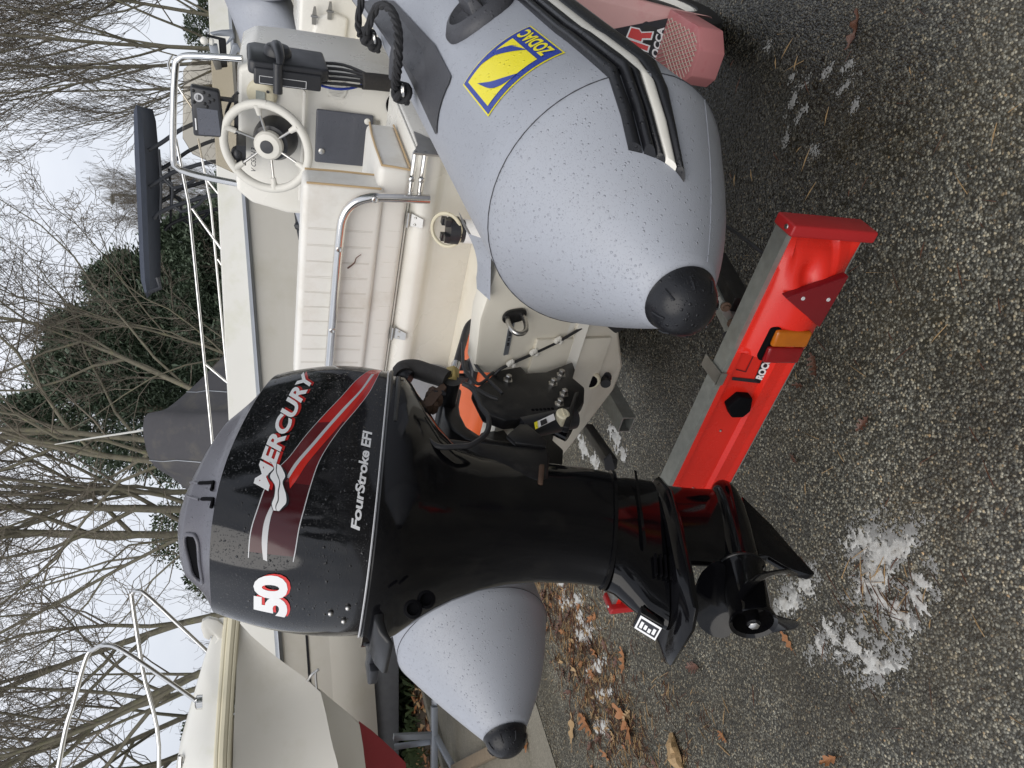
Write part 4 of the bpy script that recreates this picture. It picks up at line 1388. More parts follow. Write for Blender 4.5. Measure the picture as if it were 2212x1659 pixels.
decal([rect(0.16 + 0.18 * k, 0.26 + 0.05 * (k % 2), 0.28 + 0.18 * k, 0.70 - 0.08 * (k % 3)) for k in range(4)], stick(0.0024), 'warning_sticker', 'white', gc, 0.4)
# anti ventilation plate
pl_o = [(0.205, 0.0), (0.19, 0.030), (0.12, 0.058), (0.0, 0.080), (-0.15, 0.094), (-0.235, 0.092), (-0.262, 0.060), (-0.262, -0.060), (-0.235, -0.092), (-0.15, -0.094), (0.0, -0.080), (0.12, -0.058), (0.19, -0.030)]
mb = bmb()
def plate(q, k, dz=0):
    return [MP(p * k, s * k, q - 0.010 * (abs(s) > 0.04) + dz) for p, s in pl_o]
mb.loft([plate(0.172, 0.82), plate(0.158, 0.97), plate(0.150, 1.0), plate(0.143, 0.985), plate(0.140, 0.85)])
mb.build('ventilation_plate', 'leg', gc, smooth=40)
mb = bmb()
mb.loft([[MP(p, s, 0.215 + 0.004 * q) for p, s in ((0.17, 0.052), (0.02, 0.063), (-0.06, 0.066), (-0.075, 0.060), (0.0, 0.05))] for q in (0, 1.6)])
mb.build('splash_ridge', 'leg', gc)
for k in range(4):
    mb = bmb()
    mb.loft([[MP(-0.085 - 0.050 * t, 0.0555 - 0.006 * t + d, 0.195 - 0.0105 * k + e) for t, e in ((0, 0.002), (1, 0.002), (1, -0.002), (0, -0.002))] for d in (-0.004, 0.006)])
    mb.build('water_intake', 'recess', gc)
# strut and torpedo
mb = bmb()
mb.loft([msect(-0.055, 0.192, 0.032, 0.15, 2.0), msect(-0.045, 0.196, 0.029, 0.10, 2.0), msect(-0.035, 0.205, 0.028, 0.045, 2.0), msect(-0.035, 0.215, 0.030, 0.0, 2.0), msect(-0.03, 0.21, 0.02, -0.035, 2.0)])
mb.build('strut', 'leg', gc, smooth=50)
def torp(prof, seg=40):
    return [[MP(p, r * math.cos(w), -0.028 + r * math.sin(w)) for w in (2 * math.pi * k / seg for k in range(seg))] for p, r in prof]
mb = bmb()
mb.loft(torp([(0.252, 0.002), (0.246, 0.014), (0.23, 0.026), (0.20, 0.036), (0.15, 0.043), (0.08, 0.046), (0.0, 0.046), (-0.02, 0.045)]))
mb.build('torpedo', 'leg', gc, smooth=50)
mb = bmb()
mb.loft([[MP(p, 0.009 * w + x, q) for p, q in ((0.205, -0.072), (0.125, -0.130), (0.06, -0.165), (-0.005, -0.204), (-0.012, -0.19), (-0.004, -0.14), (0.02, -0.10), (0.02, -0.065))] for w, x in ((-1, 0), (0.0, 0), (1, 0))])
mb.build('skeg', 'leg', gc, bevel=0.002, smooth=40)
# propeller
mb = bmb()
mb.loft(torp([(-0.018, 0.049), (-0.026, 0.052), (-0.034, 0.049), (-0.040, 0.046), (-0.15, 0.0455), (-0.166, 0.050), (-0.170, 0.049), (-0.165, 0.042), (-0.12, 0.038), (-0.12, 0.016), (-0.17, 0.014), (-0.171, 0.001)]))
prop = mb.build('propeller', 'leg', motor, smooth=40)
mb = bmb()
mb.loft(torp([(-0.150, 0.012), (-0.176, 0.0115), (-0.178, 0.008), (-0.179, 0.001)], 6))
mb.build('prop_nut', 'dullsteel', prop)
mb = bmb()
mb.loft(torp([(-0.019, 0.0475), (-0.024, 0.0535), (-0.027, 0.0535), (-0.031, 0.0475)]))
mb.build('hub_ring', 'satin', prop, smooth=40)
for k in range(3):
    a0 = R(-26 + 120 * k)      # degrees from straight up, clockwise seen from astern
    mb = bmb()
    NRr, NC = 12, 14
    top, bot = [], []
    for i in range(NRr + 1):
        x = i / NRr
        r = 0.040 + 0.082 * x
        half = R(50) * math.sqrt(max(0.0, 1 - (x * 1.0) ** 2.6)) * (0.86 + 0.5 * x) + R(1)
        ra_, rb_ = [], []
        for j in range(NC + 1):
            y = j / NC * 2 - 1
            th = a0 + half * y + R(12) * x
            ax = -0.095 + 0.055 * y * (half / R(50)) * (1 - 0.25 * x) - 0.018 * x
            tk = 0.0042 * (1 - 0.75 * x) * (1 - y * y) + 0.0009
            s, q = r * math.sin(th), -0.028 + r * math.cos(th)
            ra_.append(MP(ax + tk, s, q))
            rb_.append(MP(ax - tk, s, q))
        top.append(ra_ + rb_[::-1])
    mb.loft(top)
    mb.build('propeller_blade', 'leg', prop, smooth=50)
# bolts on the leg
for X, r in (((2476 / 1.808, 2238 / 1.808), 0.009), ((1318, 1224), 0.009), ((1170, 1046), 0.008)):
    pass
for f, s, z in [(0.861, -1.185, 1.038)] + [(1.120, -1.190, 1.115)]:
    mb = bmb()
    mb.lathe((f, s, z), (-0.3, 1, 0.05), [(0, 0.0095), (0.006, 0.0095), (0.008, 0.006)], 10)
    mb.build('leg_bolt', 'dullsteel', leg)
for f, s, z in [(0.774, -1.120, 1.475), (0.791, -1.120, 1.448)] + [(0.881, -1.180, 1.112)]:
    mb = bmb()
    mb.lathe((f - 0.004, s - 0.01, z), (-0.62, 1, 0.2), [(0, 0.017), (0.008, 0.016), (0.010, 0.011), (0.002, 0.010)], 20)
    mb.build('plug_hole', 'recess', leg)
for f, s, z in [(1.067, -1.195, 0.846), (1.022, -1.195, 0.851), (0.943, -1.195, 0.862)]:
    mb = bmb()
    mb.lathe((f, s, z), (-0.1, 1, 0), [(0, 0.007), (0.003, 0.006)], 10)
    mb.build('gearcase_screw', 'dullsteel', gc)
# latch lever under the rear of the cowl
mb = bmb()
lt = [(0.825, SM - 0.025, 1.520), (0.790, SM - 0.03, 1.527), (0.768, SM - 0.04, 1.520), (0.752, SM - 0.05, 1.508)]
mb.loft([[(f, s - 0.05, z + d), (f, s + 0.05, z + d), (f, s + 0.05, z - d), (f, s - 0.05, z - d)] for (f, s, z), d in zip(lt, (0.009, 0.009, 0.008, 0.006))])
mb.build('cowl_latch', 'satin', motor, bevel=0.004)
mb = bmb()
fb = Vector(B((0.78, SM - 0.14, 1.50)))
mb.box((0.805, SM - 0.15, 1.505), (0.855, SM - 0.085, 1.530))
mb.box((0.79, SM - 0.20, 1.508), (0.84, SM - 0.152, 1.527))
mb.build('latch_hook', 'plastic', motor, bevel=0.004)
# long seal strip and oval grommet on the starboard side
mb = bmb()
sa = [cowl_pt(-0.20 + 0.16 * k / 8, 0.0) for k in range(9)]
mb.tube([(p[0], SM + (p[1] - SM) * 1.012, p[2] - 0.018) for p in sa], 0.006, 8)
mb.build('side_seal', 'satin', leg)
mb = bmb()
oc = [(1.139, -1.045, 1.438)][0]
of = Vector((0, 1, -0.35)).normalized()
u1 = Vector((1, 0, -0.2)).normalized()
u2 = of.cross(u1)
mb.loft([[Vector(oc) + of * d + u1 * (0.055 * k * _sg(math.cos(q)) * abs(math.cos(q)) ** 0.7) + u2 * (0.034 * k * _sg(math.sin(q)) * abs(math.sin(q)) ** 0.7) for q in (2 * math.pi * j / 32 for j in range(32))] for d, k in ((-0.03, 1), (0.004, 1), (0.008, 0.94))])
mb.build('rubber_grommet', 'satin', leg, smooth=40)

# ---- clamp bracket, swivel, tilt ram
plt = [(1.376, 1.228), (1.409, 1.183), (1.463, 1.141), (1.472, 1.073), (1.443, 1.065), (1.449, 1.010), (1.495, 0.917), (1.460, 0.921), (1.424, 0.941), (1.383, 0.921), (1.327, 0.943), (1.291, 0.975), (1.287, 1.036), (1.268, 1.092), (1.258, 1.173), (1.287, 1.219)]
mb = bmb()
mb.loft([[(f, s, z) for f, z in plt] for s in (-1.155, -1.122)])
br = mb.build('clamp_bracket', 'satin', motor, bevel=0.006)
mb = bmb()
mb.loft([[(f, s, z) for f, z in plt] for s in (2 * S0 + 1.155, 2 * S0 + 1.122)])
mb.build('clamp_bracket', 'satin', motor, bevel=0.006)
for f, z in [(1.412, 1.126), (1.434, 0.972), (1.397, 1.007), (1.354, 0.991), (1.316, 1.016)]:
    mb = bmb()
    mb.lathe((f, -1.125, z), (0, 1, 0), [(0, 0.013), (0.004, 0.013), (0.005, 0.0085), (0.017, 0.0085), (0.019, 0.006)], 6)
    mb.build('mounting_bolt', 'dullsteel', br)
mb = bmb()
for k in range(6):
    f, z = [(1.294, 1.089), (1.298, 1.043)][0], 0
    a, b = [(1.294, 1.093), (1.298, 1.040)]
    x = k / 5
    mb.lathe((a[0] + (b[0] - a[0]) * x, -1.126, a[1] + (b[1] - a[1]) * x), (0, 1, 0), [(0, 0.0045), (0.0045, 0.0045)], 10)
mb.build('tilt_pin_hole', 'recess', br)
# steering tube across the top of the bracket
mb = bmb()
tc_ = [(1.382, -1.100, 1.283)][0]
mb.tube([(tc_[0], S0 - 0.2, tc_[2] + 0.0), (tc_[0], -1.10, tc_[2])], 0.022, 16)
mb.build('tilt_tube', 'satin', motor)
# swivel bracket: a curved arm from the tilt tube down the front of the leg
ou = [(1.444, 1.270), (1.407, 1.288), (1.370, 1.297), (1.327, 1.303), (1.280, 1.295), (1.245, 1.268), (1.225, 1.220), (1.209, 1.154), (1.190, 1.081)]
inn = [(1.444, 1.230), (1.407, 1.243), (1.378, 1.252), (1.343, 1.256), (1.298, 1.250), (1.269, 1.227), (1.250, 1.191), (1.237, 1.135), (1.221, 1.070)]
mb = bmb()
mb.loft([[(a[0], S0 - 0.055, a[1]), (a[0], S0 + 0.085, a[1]), (b[0], S0 + 0.075, b[1]), (b[0], S0 - 0.045, b[1])] for a, b in zip(ou, inn)])
sw = mb.build('swivel_bracket', 'satin', motor, bevel=0.008, seg=3, smooth=50)
sh = [(1.206, 1.351), (1.194, 1.323), (1.183, 1.271), (1.166, 1.195), (1.159, 1.100), (1.124, 1.104), (1.061, 1.128), (1.049, 1.153), (1.069, 1.200), (1.113, 1.264), (1.172, 1.323)]
mb = bmb()
mb.loft([[(f, s, z) for f, z in sh] for s in (SM - 0.095, SM + 0.085)])
mb.build('mount_cover', 'satin', motor, bevel=0.012, seg=3, smooth=50)
rusty = [(1.100, 1.138), (1.098, 1.125), (1.038, 1.148), (1.042, 1.159)]
mb = bmb()
mb.loft([[(f, s, z) for f, z in rusty] for s in (SM + 0.07, SM + 0.089)])
mb.build('lower_mount', 'rust', motor, bevel=0.004)
ra2 = [(1.340, 1.062), (1.251, 0.996)]
mb = bmb()
a, b = ra2
mb.tube([(1.40, S0 + 0.05, 1.08), (1.30, S0 + 0.05, 0.97)], 0.03, 18)
tr_ = mb.build('trim_ram', 'leg', motor)
cyl0, cyl1 = [(1.258, -1.150, 1.132), (1.297, -1.150, 0.978)]
mb = bmb()
mb.tube([cyl0, cyl1], 0.030, 20)
cyl = mb.build('trim_cylinder', 'plastic', motor)
d_ = (Vector(cyl1) - Vector(cyl0)).normalized()
mb = bmb()
lc = [(1.237, -1.112, 1.106), (1.266, -1.112, 1.051), (1.245, -1.112, 1.053), (1.215, -1.112, 1.110)]
mb.prism(lc, (0, 0.002, 0))
lb = mb.build('caution_label', 'white', cyl)
mb = bmb()
mb.prism([[(1.233, -1.110, 1.111), (1.238, -1.110, 1.102), (1.215, -1.110, 1.107), (1.210, -1.110, 1.115)][i] for i in range(4)], (0, 0.002, 0))
mb.build('caution_label', 'yellow', cyl)
mb = bmb()
mb.prism([(1.237, -1.108, 1.095), (1.246, -1.108, 1.077), (1.230, -1.108, 1.079), (1.220, -1.108, 1.098)], (0, 0.001, 0))
mb.build('label_print', 'darkprint', lb)
cc_ = [(1.267, -1.120, 1.025)][0]
mb = bmb()
mb.lathe(cc_, (-0.2, 1, 0.1), [(-0.02, 0.017), (0.01, 0.017), (0.013, 0.013)], 20)
mb.box((cc_[0] - .012, cc_[1] + 0.011, cc_[2] - .002), (cc_[0] + .012, cc_[1] + 0.016, cc_[2] + .002))
mb.build('filler_cap', 'cream', motor)
an0 = [(1.220, -1.130, 1.041), (1.348, -1.130, 0.966), (1.353, -1.130, 0.951), (1.215, -1.130, 1.025)]
mb = bmb()
mb.prism(an0, (0, 0.02, 0))
mb.build('anode_bar', 'satin', motor, bevel=0.003)
tri = [(1.193, -1.120, 1.191), (1.229, -1.120, 1.149), (1.228, -1.120, 1.129), (1.170, -1.120, 1.098), (1.151, -1.120, 1.106), (1.166, -1.120, 1.176)]
mb = bmb()
mb.prism(tri, (0, 0.012, 0))
mb.build('reverse_lock_arm', 'satin', motor, bevel=0.003)
# throttle and power cables in a woven sleeve at the front of the pan
mb = bmb()
sv = [(1.40, -1.09, 1.42), (1.425, -1.085, 1.425), (1.46, -1.085, 1.415), (1.485, -1.09, 1.37), (1.49, -1.10, 1.32), (1.47, -1.11, 1.285)]
sv = [(1.399, -1.100, 1.398), (1.415, -1.100, 1.400), (1.426, -1.100, 1.385), (1.425, -1.100, 1.362), (1.410, -1.100, 1.336), (1.398, -1.100, 1.312), (1.385, -1.100, 1.295)]
mb.tube(sv, [0.022 + 0.0 * k for k in range(7)] if False else 0.024, 14, smooth=4)
mb.build('cable_sleeve', 'sleeve', motor)
mb = bmb()
mb.tube([(1.388, -1.100, 1.384), (1.399, -1.100, 1.396), (1.410, -1.100, 1.401)], 0.019, 12, smooth=3)
mb.build('rubber_boot', 'rubber', motor)
mb = bmb()
mb.tube([(1.674, -1.115, 1.148), (1.639, -1.115, 1.181), (1.562, -1.115, 1.213), (1.490, -1.115, 1.241), (1.451, -1.115, 1.257)], 0.0105, 12, smooth=5)
mb.build('steering_hose', 'hose', motor)
mb = bmb()
mb.tube([(1.468, -1.115, 1.251), (1.430, -1.115, 1.267)], 0.0125, 14)
mb.build('steering_ram', 'steel', motor)
mb = bmb()
hx = [(1.434, -1.112, 1.268), (1.386, -1.112, 1.282)]
mb.tube(hx, 0.019, 6)
mb.tube([hx[0], Vector(hx[0]).lerp(Vector(hx[1]), 0.3)], 0.0155, 14)
mb.build('brass_fitting', 'brass', motor, bevel=0.0015)
mb = bmb()
mb.tube([(1.321, -1.060, 1.275), (1.300, -1.060, 1.257), (1.263, -1.060, 1.252), (1.234, -1.060, 1.251), (1.202, -1.060, 1.243), (1.163, -1.060, 1.252), (1.134, -1.060, 1.273), (1.111, -1.060, 1.306), (1.108, -1.060, 1.337), (1.109, -1.060, 1.372), (1.131, -1.060, 1.392), (1.183, -1.060, 1.403)], 0.0062, 8, smooth=5)
mb.tube([(1.355, -1.090, 1.259), (1.341, -1.090, 1.237), (1.311, -1.090, 1.209), (1.299, -1.090, 1.189)], 0.005, 8, smooth=5)
mb.tube([(1.527, -1.090, 1.225), (1.447, -1.090, 1.242), (1.409, -1.090, 1.245), (1.358, -1.090, 1.227), (1.369, -1.090, 1.203), (1.388, -1.090, 1.189), (1.401, -1.090, 1.174)], 0.0042, 8, smooth=5)
mb.tube([(1.614, -1.090, 1.161), (1.528, -1.090, 1.197), (1.448, -1.090, 1.213), (1.391, -1.090, 1.201), (1.319, -1.090, 1.172)], 0.0042, 8, smooth=5)
mb.build('cable', 'hose', motor)
mb = bmb()
for f, s, z in [(1.343, -1.120, 1.340), (1.319, -1.120, 1.350), (1.306, -1.120, 1.341), (1.293, -1.120, 1.366), (1.331, -1.120, 1.325), (1.306, -1.120, 1.367), (1.357, -1.120, 1.332)]:
    mb.ball((f, s, z), (0.016, 0.02, 0.014), 8)
lk_ = [(1.282, -1.120, 1.378), (1.331, -1.120, 1.348), (1.374, -1.120, 1.306), (1.356, -1.120, 1.301), (1.289, -1.120, 1.350)]
mb.prism(lk_, (0, 0.02, 0))
mb.build('rusty_linkage', 'rust', motor)
mb = bmb()
mb.tube([(1.341, -1.110, 1.346), (1.341, -1.110, 1.306)], 0.0065, 10)
mb.tube([(1.341, -1.110, 1.335), (1.341, -1.110, 1.326)], 0.012, 6)
mb.tube([(1.341, -1.110, 1.317), (1.341, -1.110, 1.310)], 0.012, 6)
mb.build('link_bolt', 'satin', motor)

# ================================================================== things in the cockpit
tank = thing('fuel_tank', B((1.72, -1.42, 0.93)), 'bright orange plastic fuel tank with black cap behind the transom', 'fuel tank')
mb = bmb()
to = [(1.609, -1.150, 1.242), (1.650, -1.150, 1.208), (1.638, -1.150, 1.177), (1.569, -1.150, 1.180), (1.374, -1.150, 1.224), (1.209, -1.150, 1.284), (1.226, -1.150, 1.324), (1.340, -1.150, 1.319), (1.486, -1.150, 1.287)]
mb.box((1.58, -1.60, 0.932), (1.84, -1.24, 1.13))
tk = mb.build('tank_body', 'orange', tank, bevel=0.035, seg=4, smooth=60)
mb = bmb()
tcx = (1.66, -1.29, 1.13)
mb.lathe(tcx, (0, 0, 1), [(-0.01, 0.042), (0.012, 0.042), (0.016, 0.036), (0.02, 0.036)], 24)
for k in range(4):
    q = 2 * math.pi * (k + 0.2) / 4
    mb.loft([[Vector(tcx) + Vector((r * math.cos(q + d), r * math.sin(q + d), z)) for r, d in ((0.036, -0.5), (0.036, 0.5), (0.022, 0.4), (0.022, -0.4))] for z in (0.015, 0.055)])
mb.build('tank_cap', 'plastic', tank, bevel=0.002)

# ================================================================== trailer under the inflatable
tl = thing('boat_trailer', B((2.4, S0, 0.0)), 'galvanised boat trailer with faded red mudguards under the inflatable', 'trailer')
mb = bmb()
mb.bar(B((1.66, S0 - .03, 0.50)), B((6.8, S0 - .03, 0.50)), 0.08, 0.08)
mb.bar(B((1.75, S0 - 0.52, 0.46)), B((1.75, S0 + 0.56, 0.46)), 0.06, 0.06)
mb.bar(B((2.72, S0 - 0.70, 0.42)), B((2.72, S0 + 0.70, 0.42)), 0.07, 0.07)
mb.bar(B((2.0, S0 + 0.50, 0.48)), B((4.2, S0 + 0.22, 0.50)), 0.06, 0.08)
mb.bar(B((2.0, S0 - 0.50, 0.48)), B((4.2, S0 - 0.22, 0.50)), 0.06, 0.08)
MBT = mb
mb.T = lambda p: Vector(p)
mb.build('chassis', 'galv', tl)
def galv(p, q, w, h, name='strut', m='galv'):
    mb = MB()
    mb.bar(B(p), B(q), w, h)
    return mb.build(name, m, tl, bevel=0.003)
gp = [(1.700, -1.287, 0.651), (1.700, -1.282, 0.506)]
galv(gp[0], (gp[0][0], gp[0][1], 0.46), 0.05, 0.04, 'keel_post')
ga0 = [(1.620, -1.407, 0.674), (1.620, -1.410, 0.634)]
mb = bmb()
c = ga0[1]
for a, b in (((-.03, -.022), (.03, -.018)), ((-.03, .018), (.03, .022)), ((-.03, -.018), (-.026, .018)), ((.026, -.018), (.03, .018))):
    mb.box((1.55, c[1] + a[0], c[2] + a[1]), (1.9, c[1] + b[0], c[2] + b[1]))
mb.build('hollow_beam', 'galv', tl)
q = [(1.620, -1.485, 0.719)] + [(1.300, -1.327, 0.810)]
galv(q[0], q[1], 0.03, 0.03, 'light_arm', 'satin')
pltp = [(1.290, -1.302, 0.846), (1.290, -1.280, 0.832), (1.290, -1.330, 0.805), (1.290, -1.352, 0.801), (1.290, -1.338, 0.831)]
mb = bmb()
mb.prism(pltp, (0.006, 0, 0))
mb.build('arm_plate', 'plastic', tl)
q = [(1.600, -0.880, 0.541)] + [(1.310, -0.884, 0.602)]
galv(q[0], q[1], 0.045, 0.035, 'light_arm')
q2 = [(1.620, -0.853, 0.515)] + [(1.360, -0.847, 0.579)]
galv(q2[0], q2[1], 0.05, 0.05, 'light_arm', 'satin')
q = [(1.330, -0.812, 0.686), (1.330, -0.798, 0.678), (1.330, -0.907, 0.552), (1.330, -0.936, 0.555)]
mb = bmb()
mb.prism(q, (0.005, 0, 0))
lpz = mb.build('lamp_clamp', 'galv', tl, bevel=0.001)
for X in [(1.325, -0.823, 0.654)] + [(1.322, -0.868, 0.617)]:
    mb = bmb()
    mb.lathe(X, (-1, 0, 0.2), [(0, 0.013), (0.004, 0.013), (0.005, 0.008), (0.010, 0.007)], 14)
    mb.build('clamp_bolt', 'rust', lpz)
kb = [(1.310, -0.875, 0.626)][0]
mb = bmb()
mb.lathe((kb[0], kb[1] - 0.02, kb[2]), (-1, -0.2, 0.2), [(0, 0.012), (0.03, 0.012), (0.032, 0.018), (0.055, 0.018), (0.058, 0.012)], 8)
mb.build('wing_knob', 'plastic', lpz)
# wheels and mudguards
WY = 2.90
for sd in (1, -1):
    wc = (WY, S0 + sd * 0.735, 0.285)
    mb = bmb()
    mb.lathe(wc, (0, sd, 0), [(-0.085, 0.17), (-0.085, 0.25), (-0.07, 0.278), (-0.03, 0.285), (0.03, 0.285), (0.07, 0.278), (0.085, 0.25), (0.085, 0.178), (0.06, 0.168)], 40)
    wh = mb.build('wheel', 'tyre', tl, smooth=40)
    mb = bmb()
    mb.lathe(wc, (0, sd, 0), [(0.05, 0.172), (0.078, 0.175), (0.078, 0.165), (0.06, 0.15), (0.03, 0.13), (0.02, 0.07), (0.035, 0.06), (0.035, 0.01)], 40)
    mb.build('wheel_rim', 'gel', wh, smooth=40)
    # faceted plastic mudguard with an anti slip step at its rear
    w0, w1 = S0 + sd * 0.60, S0 + sd * 0.835
    arc = [(2.62, 0.27), (2.63, 0.37), (2.655, 0.43), (2.75, 0.655), (2.86, 0.70), (3.10, 0.70), (3.24, 0.62), (3.32, 0.42)]
    arc_i = [(2.645, 0.27), (2.655, 0.365), (2.68, 0.42), (2.77, 0.63), (2.87, 0.67), (3.09, 0.67), (3.21, 0.60), (3.285, 0.42)]
    mb = bmb()
    mb.loft([[(f, w0, z), (f, w1 - sd * 0.03, z), (f + 0.012, w1, z - 0.02), (f + 0.012, w1, z - 0.10), (f2, w1 - sd * 0.01, z2 - 0.10), (f2, w1 - sd * 0.02, z2), (f2, w0, z2)] for (f, z), (f2, z2) in zip(arc, arc_i)])
    mg = mb.build('mudguard', 'pink', tl, bevel=0.004, smooth=20)
    st_ = [(2.625, w1), (2.40, w1), (2.342, w1 - sd * 0.058), (2.342, w1 - sd * 0.142), (2.38, w1 - sd * 0.18), (2.625, w1 - sd * 0.20)]
    mb = bmb()
    mb.loft([[(f, s, 0.348) for f, s in st_], [(f - 0.0 * (f < 2.6), s + sd * 0.0, 0.25) for f, s in st_]])
    stp = mb.build('step', 'pinkdeep', mg, bevel=0.004)
    mb = bmb()
    for k in range(26):
        t0 = -0.30 + 0.0165 * k
        for sg in (1, -1):
            seg_ = []
            for j in range(41):
                x = j / 40
                f = 2.36 + 0.25 * x
                s_ = (t0 + 0.12 * x) if sg > 0 else (t0 + 0.12 - 0.12 * x)
                ok = 0.022 < s_ < 0.178 and f > 2.355 + max(0, 0.062 - s_) and f > 2.355 + max(0, s_ - 0.135)
                if ok:
                    seg_.append((f, w1 - sd * s_, 0.3495))
                else:
                    if len(seg_) > 2:
                        mb.tube([seg_[0], seg_[-1]], 0.0017, 4)
                    seg_ = []
            if len(seg_) > 2:
                mb.tube([seg_[0], seg_[-1]], 0.0017, 4)
    tr = mb.build('step_tread', 'tread', mg)
    if sd > 0:
        guard = mg
# maker's emblem on the sloping face above the step
def gface(d):
    def fn(x, z):
        return B((2.655 + (z - 0.43) * 0.4222 - d, x, z + d * 0.4))
    return fn
ge = [(-0.525, 0.515), (-0.443, 0.344), (-0.453, 0.332), (-0.617, 0.339), (-0.644, 0.354)]
em = decal([(ge, [(0, 1, 2, 3, 4)])], gface(0.0015), 'brand_emblem', 'darkprint', guard, 0.1)
def gq(P):
    return quadmap(P)
rq = [(-0.566, 0.380), (-0.500, 0.382), (-0.503, 0.455), (-0.557, 0.461)]
g = gq(rq)
def rshape(k):
    A = [(-k, -k), (0.28 + k, -k), (0.28 + k, 1 + k), (-k, 1 + k)]
    C = [(0.36 - k, 0.36 - k), (0.54 - k, 0.36 - k), (0.66 - k, -k), (1 + k, -k), (0.84 + k, 0.48), (1 + k, 0.62), (1 + k, 1 + k), (0.36 - k, 1 + k)]
    P = [g(x, y) for x, y in A + C]
    return P, [(0, 1, 2, 3), (4, 5, 9, 10, 11), (5, 6, 7, 8, 9)]
decal([rshape(0.05)], gface(0.0022), 'emblem_outline', 'white', em, 0.1)
decal([rshape(-0.02)], gface(0.0030), 'emblem_letter', 'redbright', em, 0.1)
tv, tf, tw = text2d('ROCCA', 0.0, 0.04, 1.0)
g = gq([(-0.603, 0.337), (-0.476, 0.349), (-0.478, 0.371), (-0.594, 0.364)])
decal([([g(x, y) for x, y in tv], tf)], gface(0.0030), 'emblem_lettering', 'white', em, 0.1)

# ================================================================== trailer light board
BF = 1.25
lbd = thing('light_board', B((BF, -1.23, 0.44)), 'long red trailer light board between galvanised rails, hung behind the inflatable boat', 'light board')
bz = lambda s: 0.0
L0, L1 = -1.895, -0.575
ZT, ZB = 0.656, 0.445
mb = bmb()
mb.loft([[(f, s, z) for f, z in ((BF - 0.016, ZT), (BF + 0.03, ZT), (BF + 0.03, ZT - 0.006), (BF - 0.010, ZT - 0.006), (BF - 0.010, ZT - 0.016), (BF - 0.016, ZT - 0.016))] for s in (L0, L1)])
mb.build('top_rail', 'galv', lbd)
mb = bmb()
mb.loft([[(f, s, z) for f, z in ((BF - 0.012, ZB), (BF + 0.03, ZB), (BF + 0.03, ZB + 0.006), (BF - 0.006, ZB + 0.006), (BF - 0.006, ZB + 0.018), (BF - 0.012, ZB + 0.018))] for s in (L0, L1)])
mb.build('bottom_rail', 'galv', lbd)
mb = bmb()
NS = 90
rows = []
for i in range(NS + 1):
    s = L0 + (L1 - L0) * i / NS
    d = L1 - s                                    # distance from the starboard end
    dd = min(d, s - L0)
    # bulged lamp pod near each end, flat grooved board between
    pod = 1.0 if dd < 0.31 else max(0.0, 1 - (dd - 0.31) / 0.012)
    pod *= min(1.0, max(0.0, (dd - 0.02) / 0.10)) ** 0.6
    rr = []
    for j in range(25):
        y = j / 24
        z = ZB + 0.012 + (ZT - ZB - 0.026) * y
        flat = 0.004 + 0.022 * (y > 0.88) * 0.6 + 0.012 * (y < 0.30) + 0.004 * (y < 0.06)
        dome = 0.070 * math.sin(math.pi * min(1, max(0, y * 0.94 + 0.03))) ** 0.55
        notch = 0.030 * math.exp(-((d - 0.085) / 0.035) ** 2 - ((y - 0.62) / 0.12) ** 2)
        rr.append((BF - (flat * (1 - pod) + (dome - notch) * pod), s, z))
    rr += [(BF + 0.02, s, ZT - 0.02), (BF + 0.02, s, ZB + 0.012)]
    rows.append(rr)
mb.loft(rows)
pan = mb.build('red_panel', 'red', lbd, smooth=50)
for s0, s1 in ((L1 - 0.002, L1 + 0.026), (L0 - 0.026, L0 + 0.002)):
    mb = bmb()
    mb.box((BF - 0.036, s0, ZB - 0.010), (BF + 0.034, s1, ZT + 0.008))
    ec = mb.build('end_cap', 'redcap', lbd, bevel=0.006, seg=3)
    mb = bmb()
    sx = (s0 + s1) / 2
    mb.lathe((BF - 0.012, sx, ZT + 0.008), (0, 0, 1), [(0, 0.006), (0.002, 0.005)], 12)
    mb.build('cap_screw', 'dullsteel', ec)
for q, m in (((BF - 0.050, L1 - 0.07, 0.585), 0), ((BF - 0.050, L1 - 0.07, 0.575), 0)):
    mb = bmb()
    mb.ball((BF - 0.024, q[1], q[2]), 0.004, 8)
    mb.build('pod_screw', 'dullsteel', pan)
def podz(P, d):
    return [(BF - d, s, z) for s, z in P]
for sd in (1, -1):
    def ms(P):
        return P if sd > 0 else [(2 * -1.235 - s, z) for s, z in P]
    tri = ms([(L1 - 0.130, 0.630), (L1 - 0.066, 0.492), (L1 - 0.205, 0.496)])
    mb = bmb()
    mb.loft([podz(tri, 0.05), podz(tri, 0.072)])
    rf = mb.build('warning_triangle', 'reflector', lbd, bevel=0.003)
    for s, z in ms([(L1 - 0.128, 0.585), (L1 - 0.128, 0.515)]):
        mb = bmb()
        mb.lathe((BF - 0.071, s, z), (-1, 0, 0), [(0, 0.0055), (0.003, 0.004)], 12)
        mb.build('triangle_rivet', 'silver', rf)
    lam = ms([(L1 - 0.214, 0.600), (L1 - 0.214, 0.505), (L1 - 0.312, 0.500), (L1 - 0.312, 0.605), (L1 - 0.304, 0.612), (L1 - 0.222, 0.612)])
    mb = bmb()
    mb.loft([podz(lam, 0.01), podz(lam, 0.062)])
    hl = mb.build('lamp_base', 'recess', lbd, bevel=0.006)
    for a, b, m, nm in ((0.217, 0.262, 'amber', 'indicator_lens'), (0.263, 0.309, 'redlens', 'tail_lens')):
        P = ms([(L1 - a, 0.508), (L1 - b, 0.504), (L1 - b, 0.606), (L1 - a, 0.608)])
        mb = bmb()
        mb.loft([podz(P, 0.060), podz(P, 0.076)])
        le = mb.build(nm, m, hl, bevel=0.008, seg=4)
mb = bmb()
for s0, w in ((L1 - 0.455, 0.0), ):
    pass
